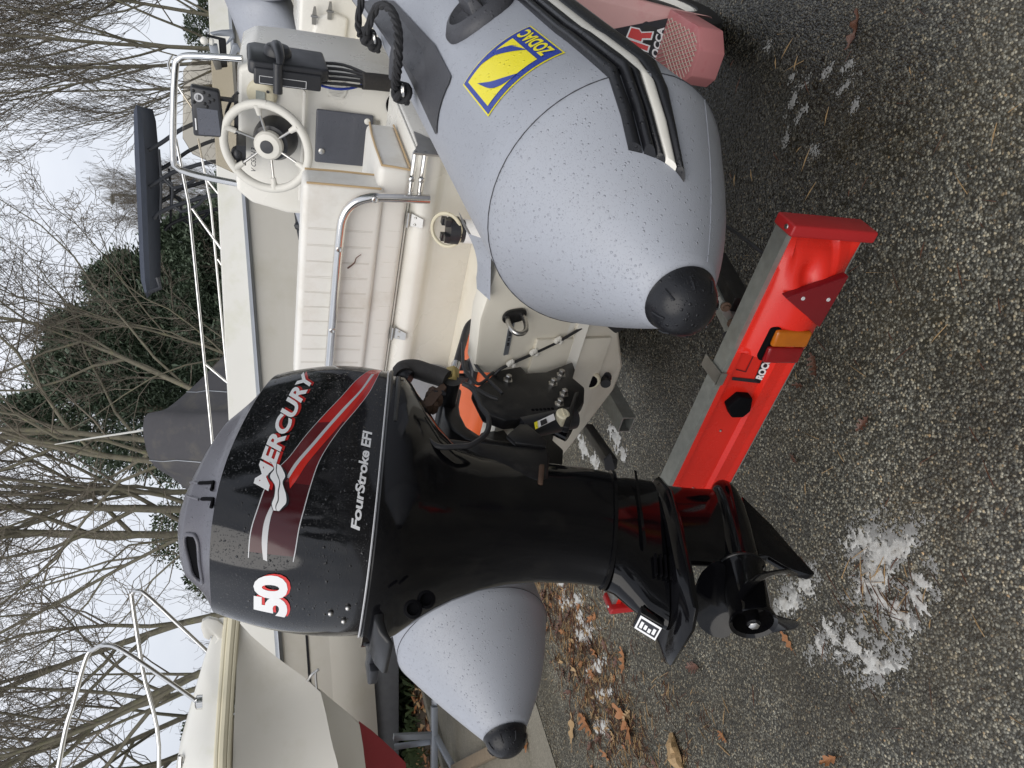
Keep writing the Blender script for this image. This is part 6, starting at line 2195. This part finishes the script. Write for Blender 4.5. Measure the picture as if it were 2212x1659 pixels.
mb.lathe((p[0], p[1] + 0.03, p[2]), (0, -1, -0.2), [(0, 0.075), (0.03, 0.075), (0.045, 0.06), (0.04, 0.034), (0.0, 0.03)], 28)
th = mb.build('skin_fitting', 'dullsteel', wb_)
mb = MB()
mb.lathe((p[0], p[1] + 0.03, p[2]), (0, -1, -0.2), [(0.005, 0.033), (0.012, 0.033), (0.013, 0.001)], 20)
mb.build('fitting_hole', 'recess', th)
# guard rails
def wrail(pts, r=0.0145):
    mb = MB()
    mb.tube(pts, r, 10)
    return mb.build('guard_rail', 'steel', wb_, smooth=60)
wrail([(2.424, 8.100, 2.422), (1.784, 8.100, 2.304), (-0.458, 8.100, 2.098), (-1.213, 8.100, 2.038)])
wrail([(3.020, 10.000, 2.328), (2.222, 10.000, 2.185), (0.176, 10.000, 2.003), (-0.466, 10.000, 1.944)])
for a, b, y in (((415, 451), (482, 546), 8.1), ((444, 787), (496, 832), 8.1), ((380, 310), (462, 400), 8.1)):
    pass
for P in ([(1.744, 8.100, 2.274), (1.315, 8.100, 1.973)], [(0.197, 8.100, 2.150), (-0.021, 8.100, 1.907)], [(1.549, 10.000, 2.105), (1.382, 10.000, 1.998)], [(2.570, 10.000, 2.265), (2.301, 10.000, 2.052)]):
    mb = MB()
    mb.tube(P, 0.0125, 10)
    mb.build('rail_post', 'steel', wb_)
mb = MB()
mb.tube([(3.244, 8.100, 2.455), (3.170, 8.100, 2.488), (3.103, 8.100, 2.480), (2.974, 8.100, 2.422), (2.719, 8.100, 2.253), (2.465, 8.100, 2.046)] , 0.013, 10, smooth=4)
mb.build('guard_rail', 'steel', wb_)
# a coil of dark line hanging over the side
rp = thing('mooring_line', tuple([(1.829, 7.900, 1.287)][0]), 'dark blue rope and fender line hanging against the side of the long white boat', 'rope')
mb = MB()
mb.tube([(1.916, 7.860, 1.361), (1.872, 7.860, 1.326), (1.773, 7.860, 1.290), (1.634, 7.860, 1.267), (1.541, 7.860, 1.254), (1.449, 7.860, 1.236)], [0.03, 0.045, 0.05, 0.045, 0.035, 0.03], 8, smooth=3)
mb.build('strap', 'navyframe', rp)
mb = MB()
for X in [(1.858, 7.840, 1.336), (1.593, 7.840, 1.264)]:
    mb.ball(X, 0.05, 8)
mb.build('knot', 'navyframe', rp)
# grey timber beam and blocks under the white boat
bm_ = thing('keel_beam', (-3, 8.35, 0), 'long dark grey beam on blocks carrying the white boat', 'beam')
zb0, zb1 = [(-3.088, 8.100, 0.480), (-3.124, 8.100, 0.200)]
mb = MB()
mb.box((-9, 8.1, zb1[2]), (4, 8.42, zb0[2]))
mb.build('beam', 'beam', bm_, bevel=0.01)
for x in (-8, -5.2, -1.2, 1.6, 3.6):
    mb = MB()
    mb.box((x - .2, 8.4, 0), (x + .2, 9.6, zb1[2] - 0.003))
    mb.build('block', 'concrete', bm_, bevel=0.01)
    mb = MB()
    mb.box((x - .15, 8.45, zb1[2]), (x + .15, 9.6, zb0[2] - 0.04))
    mb.build('block', 'wood', bm_, bevel=0.01)

# ================================================================== boat with a dark sun top, behind
tt = thing('sun_top_boat', (2.6, 11.6, 0), 'dark blue canvas sun top on a tube frame, on a boat behind the white one', 'boat')
mb = MB()
prof = [(3.679, 11.000, 3.155), (3.603, 11.000, 3.177), (3.054, 11.000, 3.166), (2.445, 11.000, 3.138), (1.773, 11.000, 3.111), (1.370, 11.000, 3.089), (1.212, 11.000, 3.044)]
low_f = [(3.685, 11.000, 3.111), (3.615, 11.000, 3.078), (3.067, 11.000, 3.039), (2.455, 11.000, 3.016), (1.780, 11.000, 2.994), (1.375, 11.000, 2.978), (1.215, 11.000, 2.978)]
low_b = [(4.188, 12.600, 3.118), (4.009, 12.600, 3.073), (3.533, 12.600, 3.034), (2.827, 12.600, 3.021), (2.049, 12.600, 3.009), (1.554, 12.600, 3.009), (1.410, 12.600, 3.054)]
rows = []
for a, b, c in zip(prof, low_f, low_b):
    m = (a[2] + b[2]) / 2
    rows.append([Vector((a[0], 11.0, b[2])), Vector((a[0], 10.96, m)), Vector((a[0], 11.02, a[2])), Vector((a[0], 11.7, a[2] + 0.05)), Vector((c[0], 12.6, c[2] + 0.1)), Vector((c[0], 12.64, c[2] + 0.05)), Vector((c[0], 12.6, c[2]))])
mb.loft(rows)
top = mb.build('sun_top', 'navy', tt, smooth=40)
def tfr(pts, r=0.028, nm='frame_tube'):
    mb = MB()
    mb.tube(pts, r, 10, smooth=4)
    mb.build(nm, 'navyframe', tt)
for y in (11.1, 12.5):
    sft = 0.0 if y < 12 else 0.12
    def q(L):
        return [(x + sft, y, z) for x, _, z in L]
    tfr(q([(3.131, 11.000, 3.011), (3.240, 11.000, 2.860), (3.367, 11.000, 2.713), (3.492, 11.000, 2.548), (3.697, 11.000, 2.141), (3.888, 11.000, 1.355)]))
    tfr(q([(2.641, 11.000, 3.000), (2.746, 11.000, 2.860), (2.865, 11.000, 2.707), (2.945, 11.000, 2.519), (3.058, 11.000, 2.200), (3.207, 11.000, 1.355)]))
    tfr(q([(2.214, 11.000, 2.944), (2.313, 11.000, 2.860), (2.422, 11.000, 2.662), (2.539, 11.000, 2.375), (2.603, 11.000, 2.141), (2.721, 11.000, 1.355)]))
    tfr(q([(2.807, 11.000, 2.860), (2.694, 11.000, 2.747), (2.656, 11.000, 2.690), (2.712, 11.000, 2.548), (2.785, 11.000, 2.433)]), 0.022)
    tfr(q([(2.418, 11.000, 2.707), (2.362, 11.000, 2.633), (2.348, 11.000, 2.576), (2.442, 11.000, 2.404), (2.544, 11.000, 2.316)]), 0.022)
    tfr(q([(2.715, 11.000, 2.860), (2.715, 11.000, 2.724), (2.417, 11.000, 2.724)]), 0.018, 'frame_brace')
    tfr(q([(3.157, 11.000, 2.882), (2.715, 11.000, 2.854), (2.220, 11.000, 2.866)]), 0.018, 'frame_brace')
mb = MB()
mb.tube([(1.403, 10.900, 2.878), (1.270, 10.900, 2.844), (1.203, 10.900, 2.988)], 0.03, 8)
mb.build('rod_holder', 'navyframe', tt)
mb = MB()
rows = []
for x, w, zt in ((0.4, 0.05, 1.5), (0.9, 0.7, 1.35), (2.0, 1.0, 1.2), (4.5, 1.05, 1.15), (5.5, 1.0, 1.15)):
    rows.append([(x, 11.8 - w, zt), (x, 11.8 - w * 1.05, zt - .25), (x, 11.8 - w * .5, 0.45), (x, 11.8, 0.3), (x, 11.8 + w * .5, 0.45), (x, 11.8 + w * 1.05, zt - .25), (x, 11.8 + w, zt)])
mb.loft(rows)
mb.build('hull', 'alu', tt, smooth=40)
mb = MB()
mb.box((1.2, 11.4, 0.0), (1.5, 12.2, 0.5))
mb.box((4.2, 11.4, 0.0), (4.5, 12.2, 0.5))
mb.build('cradle', 'wood', tt)

# ================================================================== boat under a grey cover
cv = thing('covered_boat', (-0.8, 10.6, 0), 'peaked dark grey canvas cover over a boat, between the motor and the bare trees', 'covered boat')
apex0, apex1 = [(-0.421, 10.000, 2.982), (-0.953, 10.000, 2.896)]
lo = [(-0.014, 10.000, 1.987), (-1.552, 10.000, 2.159)]
mb = MB()
def cvr(x, z, w):
    return [Vector((x, 10.2 + w * math.sin(q) * 0.9 * -1 + 0.6, z)) for q in ()]
ridge = [Vector((0.75, 10.9, 1.75)), Vector((0.30, 10.75, 2.10)), Vector((-0.02, 10.65, 2.42)), Vector((-0.30, 10.5, 2.74)), Vector((apex0[0], 10.4, apex0[2])), Vector((apex1[0], 10.4, apex1[2] + .02)), Vector((-1.25, 10.6, 2.63)), Vector((-1.75, 10.9, 2.18)), Vector((-2.3, 11.0, 1.7))]
rows = []
for p in ridge:
    r = []
    for k in range(-8, 9):
        y = k / 8
        drop = (p.z - 1.15) * abs(y) ** 1.15
        wv = 0.015 * math.sin(k * 1.9 + p.x * 7)
        r.append(Vector((p.x + wv, p.y + y * 1.25, p.z - drop + wv)))
    rows.append(r)
D = []
for col in zip(*rows):
    D.append(spline(list(col), 4))
rows = list(zip(*D))
mb.loft([list(r) for r in rows], caps=False, closed=False)
mb.build('cover', 'canvas', cv, smooth=40)
sp_ = [r[5] for r in rows]
mb = MB()
cs = [Vector(r[k]) + Vector((0, -0.006, 0.006)) for k, r in zip(range(0, 17), [rows[20]] * 17)]
mb.tube(cs, 0.006, 5)
cs = [Vector(r[k]) + Vector((0, -0.006, 0.006)) for k, r in zip(range(0, 17), [rows[9]] * 17)]
mb.tube(cs, 0.006, 5)
mb.build('cover_seam', 'alu', cv)
mb = MB()
rows = []
for x, w in ((1.1, 0.5), (0.4, 1.1), (-1.2, 1.2), (-3.6, 1.15)):
    rows.append([(x, 11 - w, 1.25), (x, 11 - w * 0.9, 0.8), (x, 11, 0.45), (x, 11 + w * 0.9, 0.8), (x, 11 + w, 1.25)])
mb.loft(rows)
mb.build('hull', 'hull', cv, smooth=30)
mb = MB()
mb.box((-3.0, 10.6, 0), (-2.7, 11.4, 0.65))
mb.box((0.2, 10.7, 0), (0.5, 11.3, 0.65))
mb.build('cradle', 'wood', cv)
mb = MB()
mb.tube([(-0.558, 10.450, 2.927), (-0.591, 10.450, 3.043), (-0.666, 10.450, 3.558), (-0.735, 10.450, 3.967)], [0.016, 0.014, 0.010, 0.006], 8)
o = mb.build('aerial', 'pole', cv)

# ================================================================== street lamp, fence
sl = thing('street_lamp', tuple(list([(7.650, 34.000, 2.994)][0][:2]) + [0.0]), 'tall thin street lamp far off in the sky above the dark sun top', 'street lamp')
lp = [(7.671, 34.000, 6.936), (7.650, 34.000, 2.994)]
mb = MB()
mb.tube([(lp[0][0], 34, lp[0][2]), (lp[0][0], 34, lp[1][2]), (lp[0][0], 34, 0)], [0.05, 0.07, 0.09], 10)
mb.build('pole', 'lamp', sl)
mb = MB()
h0 = [(7.672, 34.000, 6.919), (7.302, 34.000, 6.869)]
mb.loft([[(h0[0][0] + 0.04 - 0.45 * t, 34 + w * k, h0[0][2] + 0.02 + z * k) for w, z in ((-0.1, 0), (-0.06, 0.05), (0.06, 0.05), (0.1, 0), (0.05, -0.09), (-0.05, -0.09))] for t, k in ((0, 0.4), (0.2, 1), (0.8, 1), (1, 0.4))])
mb.build('lamp_head', 'lamp', sl, smooth=40)
fn = thing('wire_fence', (-1, 13.4, 0), 'green wire mesh fence between the boats and the trees', 'fence')
for k in range(13):
    mb = MB()
    x = -10 + 1.8 * k
    mb.bar((x, 13.4, 0), (x, 13.4, 1.95), 0.05, 0.05)
    mb.build('fence_post', 'green', fn)
for k in range(12):
    x0 = -10 + 1.8 * k
    mb = MB()
    for j in range(15):
        mb.bar((x0 + .03, 13.4, 0.08 + 0.13 * j), (x0 + 1.77, 13.4, 0.08 + 0.13 * j), 0.008, 0.008)
    for j in range(18):
        mb.bar((x0 + 0.05 + 0.1 * j, 13.41, 0.05), (x0 + 0.05 + 0.1 * j, 13.41, 1.93), 0.008, 0.008, (0, 1, 0))
    mb.build('mesh_panel', 'green', fn)

# ================================================================== trees
class Bare:
    def __init__(s, seed, twig=1.0, bend=0.16, upward=0.10):
        s.r = random.Random(seed)
        s.big, s.small = [], []
        s.bend, s.up, s.tw = bend, upward, twig
    def branch(s, p, d, L, rad, lev, maxlev):
        r = s.r
        n = 7 if lev < 2 else (5 if lev < 3 else 4)
        pts, rr = [p], [rad]
        q, dd = p.copy(), d.normalized()
        for i in range(n):
            w = s.bend * (0.5 + 0.35 * lev)
            dd = (dd + Vector((r.gauss(0, w), r.gauss(0, w), r.gauss(0, w) + s.up))).normalized()
            q = q + dd * (L / n)
            pts.append(q.copy())
            rr.append(max(rad * (1 - 0.80 * (i + 1) / n), 0.0032))
        (s.big if lev <= 1 else s.small).append((pts, rr, 7 if lev == 0 else (5 if lev == 1 else 3)))
        if lev >= maxlev:
            return
        k = (int(r.uniform(10, 13)), int(r.uniform(8, 11)), int(r.uniform(6, 9)), int(r.uniform(2, 4)))[min(lev, 3)]
        k = max(2, int(k * s.tw))
        for j in range(k):
            t = 0.22 + 0.76 * (j + r.random()) / k
            x = t * n
            i = min(int(x), n - 1)
            c = pts[i].lerp(pts[i + 1], x - i)
            ax = (pts[i + 1] - pts[i]).normalized()
            o = ax.orthogonal().normalized()
            o = Matrix.Rotation(r.uniform(0, 6.28), 3, ax) @ o
            a = r.uniform(0.45, 0.85)
            nd = ax * math.cos(a) + o * math.sin(a)
            nr = (rr[i] * 0.62) if lev == 0 else rr[i] * 0.6
            s.branch(c, nd, L * r.uniform(0.36, 0.58) * (1.12 - 0.5 * t), max(nr, 0.0042), lev + 1, maxlev)
    def mesh(s, items, name, m, parent):
        V, F = [], []
        for pts, rr, k in items:
            b0 = len(V)
            ref = Vector((0.31, 0.17, 0.94))
            for i, p in enumerate(pts):
                d = pts[min(i + 1, len(pts) - 1)] - pts[max(i - 1, 0)]
                a = d.cross(ref)
                a = a.normalized() if a.length > 1e-6 else Vector((1, 0, 0))
                b = a.cross(d).normalized()
                for j in range(k):
                    q = 2 * math.pi * j / k
                    V.append(p + (a * math.cos(q) + b * math.sin(q)) * rr[i])
            for i in range(len(pts) - 1):
                for j in range(k):
                    F.append((b0 + i * k + j, b0 + i * k + (j + 1) % k, b0 + (i + 1) * k + (j + 1) % k, b0 + (i + 1) * k + j))
        me = bpy.data.meshes.new(name)
        me.from_pydata([tuple(v) for v in V], [], F)
        me.materials.append(M[m])
        me.shade_smooth()
        o = bpy.data.objects.new(name, me)
        COL.objects.link(o)
        o.parent = parent
        return o
def bare_tree(loc, stems, seed, label, group=None, maxlev=4, twig=1.0, bend=0.16, up=0.10):
    t = thing('bare_tree', loc, label, 'tree', group)
    b = Bare(seed, twig, bend, up)
    for (dx, dy, L, rad, ox) in stems:
        rad *= 0.46
        b.branch(Vector((ox, b.r.uniform(-.3, .3), 0)), Vector((dx, dy, 1)), L, rad, 0, maxlev)
    b.mesh(b.big, 'trunk', 'bark', t)
    b.mesh(b.small, 'crown', 'twig', t)
    return t
def copy_tree(t, loc, rz, sc, label):
    c = t.copy()
    COL.objects.link(c)
    c.location, c.scale, c.rotation_euler = loc, (sc, sc, sc), (0, 0, rz)
    c['label'] = label
    for ch in t.children:
        d = ch.copy()
        COL.objects.link(d)
        d.parent = c
    return c
G1 = 'bare trees behind the boats'
# upswept thicket on the right
t1 = bare_tree((6.6, 15.5, 0), [(-0.24, 0.05, 8.8, 0.10, 0), (-0.12, -0.1, 9.5, 0.11, 0.3), (0.02, 0.1, 9.0, 0.10, 0.6), (-0.42, 0.0, 6.5, 0.08, -0.2), (0.16, 0, 9, 0.10, 0.9), (-0.05, 0.2, 9, 0.09, 1.3)], 21, 'tall upswept bare tree rising at the right behind the throttle box', G1, 4, 1.25, 0.085, 0.20)
copy_tree(t1, (9.4, 18.0, 0), 1.3, 1.1, 'bare tree at the far right edge, its twigs filling the upper right corner')
# spreading tree in the middle, limbs fanning to the right
t2 = bare_tree((-1.0, 13.2, 0), [(0.36, -0.05, 9.5, 0.115, 0.1), (0.16, 0.05, 10.5, 0.13, -0.1), (0.72, 0.05, 6.6, 0.085, 0.3), (0.02, 0, 9.5, 0.14, -0.35), (-0.12, 0, 9, 0.09, -0.6)], 33, 'spreading bare tree with many lichened limbs in front of the dark conifers', G1, 4, 1.15, 0.20, 0.05)
t3 = bare_tree((-2.5, 14.5, 0), [(0.05, 0, 11, 0.19, 0.2), (-0.12, 0, 11, 0.2, -0.2), (0.24, 0, 10, 0.14, 0.5)], 45, 'group of thick bare stems rising just left of the grey peaked cover', G1, 4, 1.25, 0.13, 0.10)
t4 = bare_tree((-3.9, 13.6, 0), [(-0.30, 0, 10, 0.17, 0), (-0.08, 0, 10, 0.16, 0.3), (-0.55, 0.05, 9.0, 0.14, -0.3)], 57, 'bare tree leaning left above the bow rails of the left boat', G1, 4, 1.25, 0.16, 0.08)
copy_tree(t4, (-8.0, 20.0, 0), 0.6, 1.15, 'distant bare tree behind the left boat')
copy_tree(t2, (3.4, 28.0, 0), 3.0, 0.42, 'low distant bare tree seen under the dark sun top')
copy_tree(t1, (6.0, 27.0, 0), 2.2, 0.55, 'small distant bare tree behind the windscreen')

# conifers: layered sprays on drooping branches
def conifer(loc, H, W, seed, label, n=3800):
    t = thing('conifer', loc, label, 'tree', 'dark conifers behind the bare trees')
    r = random.Random(seed)
    mb = MB()
    mb.tube([(0, 0, 0), (0.05, 0, H * 0.5), (0, 0, H * 0.97)], [W * 0.07, W * 0.045, 0.02], 8)
    mb.T = lambda p: Vector(p) + Vector(loc)
    mb.v = [v + Vector(loc) for v in mb.v]
    mb.build('trunk', 'bark', t)
    V, F = [], []
    lob = [(r.uniform(0.1, 0.95), r.uniform(0, 6.28), r.uniform(0.10, 0.3)) for _ in range(16)]
    for k in range(n):
        h = r.random() ** 0.85
        q = r.uniform(0, 6.28)
        env = W * (1 - h) ** 0.62 * (0.55 + 0.35 * min(1, h * 6))
        for lh, lq, la in lob:
            env *= 1 + la * 2.0 * math.exp(-((h - lh) / 0.06) ** 2) * max(0, math.cos(q - lq))
            env *= 1 - la * 0.8 * math.exp(-((h - lh - .09) / 0.05) ** 2) * max(0, math.cos(q - lq + 1))
        rad = env * (0.35 + 0.65 * r.random() ** 0.5)
        c = Vector((math.cos(q) * rad, math.sin(q) * rad, 0.6 + h * (H - 0.6)))
        out = Vector((math.cos(q), math.sin(q), r.uniform(-0.1, 0.9))).normalized()
        for j in range(12):
            d = (out + Vector((r.gauss(0, .55), r.gauss(0, .55), r.gauss(0, .5)))).normalized()
            L = r.uniform(0.07, 0.2)
            sd = d.orthogonal().normalized()
            sd = Matrix.Rotation(r.uniform(0, 6.28), 3, d) @ sd * r.uniform(0.014, 0.036)
            b = len(V)
            o = c + Vector((r.gauss(0, .13), r.gauss(0, .13), r.gauss(0, .13)))
            V += [o, o + d * L * 0.55 + sd, o + d * L, o + d * L * 0.5 - sd]
            F += [(b, b + 1, b + 3), (b + 1, b + 2, b + 3)]
    me = bpy.data.meshes.new('crown')
    me.from_pydata([tuple(v) for v in V], [], F)
    me.materials.append(M['conifer'])
    o = bpy.data.objects.new('crown', me)
    COL.objects.link(o)
    o.parent = t
    return t
for i, (p, W, lab) in enumerate(zip([(-0.704, 22.000, 7.434), (0.346, 22.000, 7.011), (1.355, 22.000, 6.500), (2.753, 22.000, 5.716), (3.813, 22.000, 4.138), (2.054, 22.000, 5.127)], (2.6, 2.4, 2.3, 2.2, 1.7, 2.0),
        ('tallest dark conifer, left one of the row behind the bare limbs', 'dark conifer second from the left in the row, its top half hidden by limbs', 'dark conifer in the middle of the row with a blunt top', 'dark conifer left of the sun top with a ragged top', 'lowest dark conifer at the right end of the row, under the sun top', 'dark conifer filling the gap low in the middle of the row'))):
    conifer((p[0], 22 + 0.8 * (i % 2), 0), p[2], W, 70 + i, lab)
_c0 = [o for o in COL.objects if o.name == 'conifer'][0]
for i, (x, y, sc) in enumerate(((6, -17, 1.0), (9.5, -12, 0.9), (11, -7, 1.05), (10.5, -2.5, 0.95), (9.8, 2.0, 1.0), (10.2, 6.2, 1.0))):  # unseen conifers, added to darken the reflections in the black motor
    copy_tree(_c0, (x, y, 0), i * 1.1, sc, ('unseen conifer added behind the photographer to darken reflections, furthest back of the row on the right', 'unseen conifer added to darken reflections, second from the back in the row right of the photographer', 'unseen conifer added to darken reflections, third from the back in the row right of the photographer', 'unseen conifer added to darken reflections, in the row on the right, just behind the photographer', 'unseen conifer added to darken reflections, in the row on the right, level with the motor', 'unseen conifer added to darken reflections, at the front end of the row right of the photographer')[i])
def shrub(loc, w, h, seed, label, n=900, m='shrub'):
    t = thing('shrub', loc, label, 'shrub', 'evergreen shrubs behind the boats')
    r = random.Random(seed)
    V, F = [], []
    for k in range(n):
        q, u = r.uniform(0, 6.28), r.random() ** 0.5
        z = r.random()
        e = math.sqrt(max(0.02, 1 - (z * 1.05 - 0.1) ** 2)) * (0.8 + 0.4 * noise.noise(Vector((math.cos(q) * 2 + seed, math.sin(q) * 2, z * 3))))
        c = Vector((math.cos(q) * u * w * e, math.sin(q) * u * w * e, z * h))
        d = Vector((r.gauss(0, 1), r.gauss(0, 1), r.gauss(0.3, 1))).normalized()
        s = d.orthogonal().normalized() * r.uniform(0.015, 0.03)
        L = r.uniform(0.05, 0.12)
        b = len(V)
        V += [c, c + d * L * .5 + s, c + d * L, c + d * L * .5 - s]
        F += [(b, b + 1, b + 2, b + 3)]
    me = bpy.data.meshes.new('foliage')
    me.from_pydata([tuple(v) for v in V], [], F)
    me.materials.append(M[m])
    o = bpy.data.objects.new('foliage', me)
    COL.objects.link(o)
    o.parent = t
    b = Bare(seed, 0.8, 0.2, 0.1)
    for k in range(4):
        b.branch(Vector((r.uniform(-.2, .2) * w, r.uniform(-.2, .2) * w, 0)), Vector((r.uniform(-.5, .5), r.uniform(-.5, .5), 1)), h * 0.9, 0.03, 1, 2)
    b.mesh(b.big + b.small, 'stem', 'twig', t)
    return t
for i, (p, w, lab) in enumerate(zip([(-3.410, 19.000, 3.812), (-4.317, 19.000, 3.128), (-7.066, 19.000, 2.728), (-8.190, 19.000, 3.177), (8.295, 19.000, 3.128), (8.884, 19.000, 2.829)], (1.9, 1.3, 1.2, 1.0, 1.2, 1.3),
        ('round olive green shrub behind the cowl, left of the grey cover', 'small shrub behind the carrying slot of the cowl', 'low green shrub behind the bow rail of the left boat', 'light green shrub at the far left edge', 'bright green shrub low in the thicket at the right', 'bright green shrub at the right edge over the bow'))):
    shrub((p[0], 19, 0), w, p[2], 90 + i, lab, 7000)
# tangled hedge between the trunks and the ground
t5 = thing('hedge', (0, 17.5, 0), 'low tangled hedge of bare brown twigs along the foot of the trees', 'hedge')
b = Bare(99, 0.9, 0.25, 0.06)
for k in range(46):
    x = -9 + 19 * k / 45
    b.branch(Vector((x, b.r.uniform(-.8, .8), 0)), Vector((b.r.uniform(-.5, .5), b.r.uniform(-.3, .3), 1)), b.r.uniform(2.0, 3.3), 0.025, 1, 3)
b.mesh(b.big + b.small, 'twig_mass', 'twig', t5)
SC.render.film_transparent = False
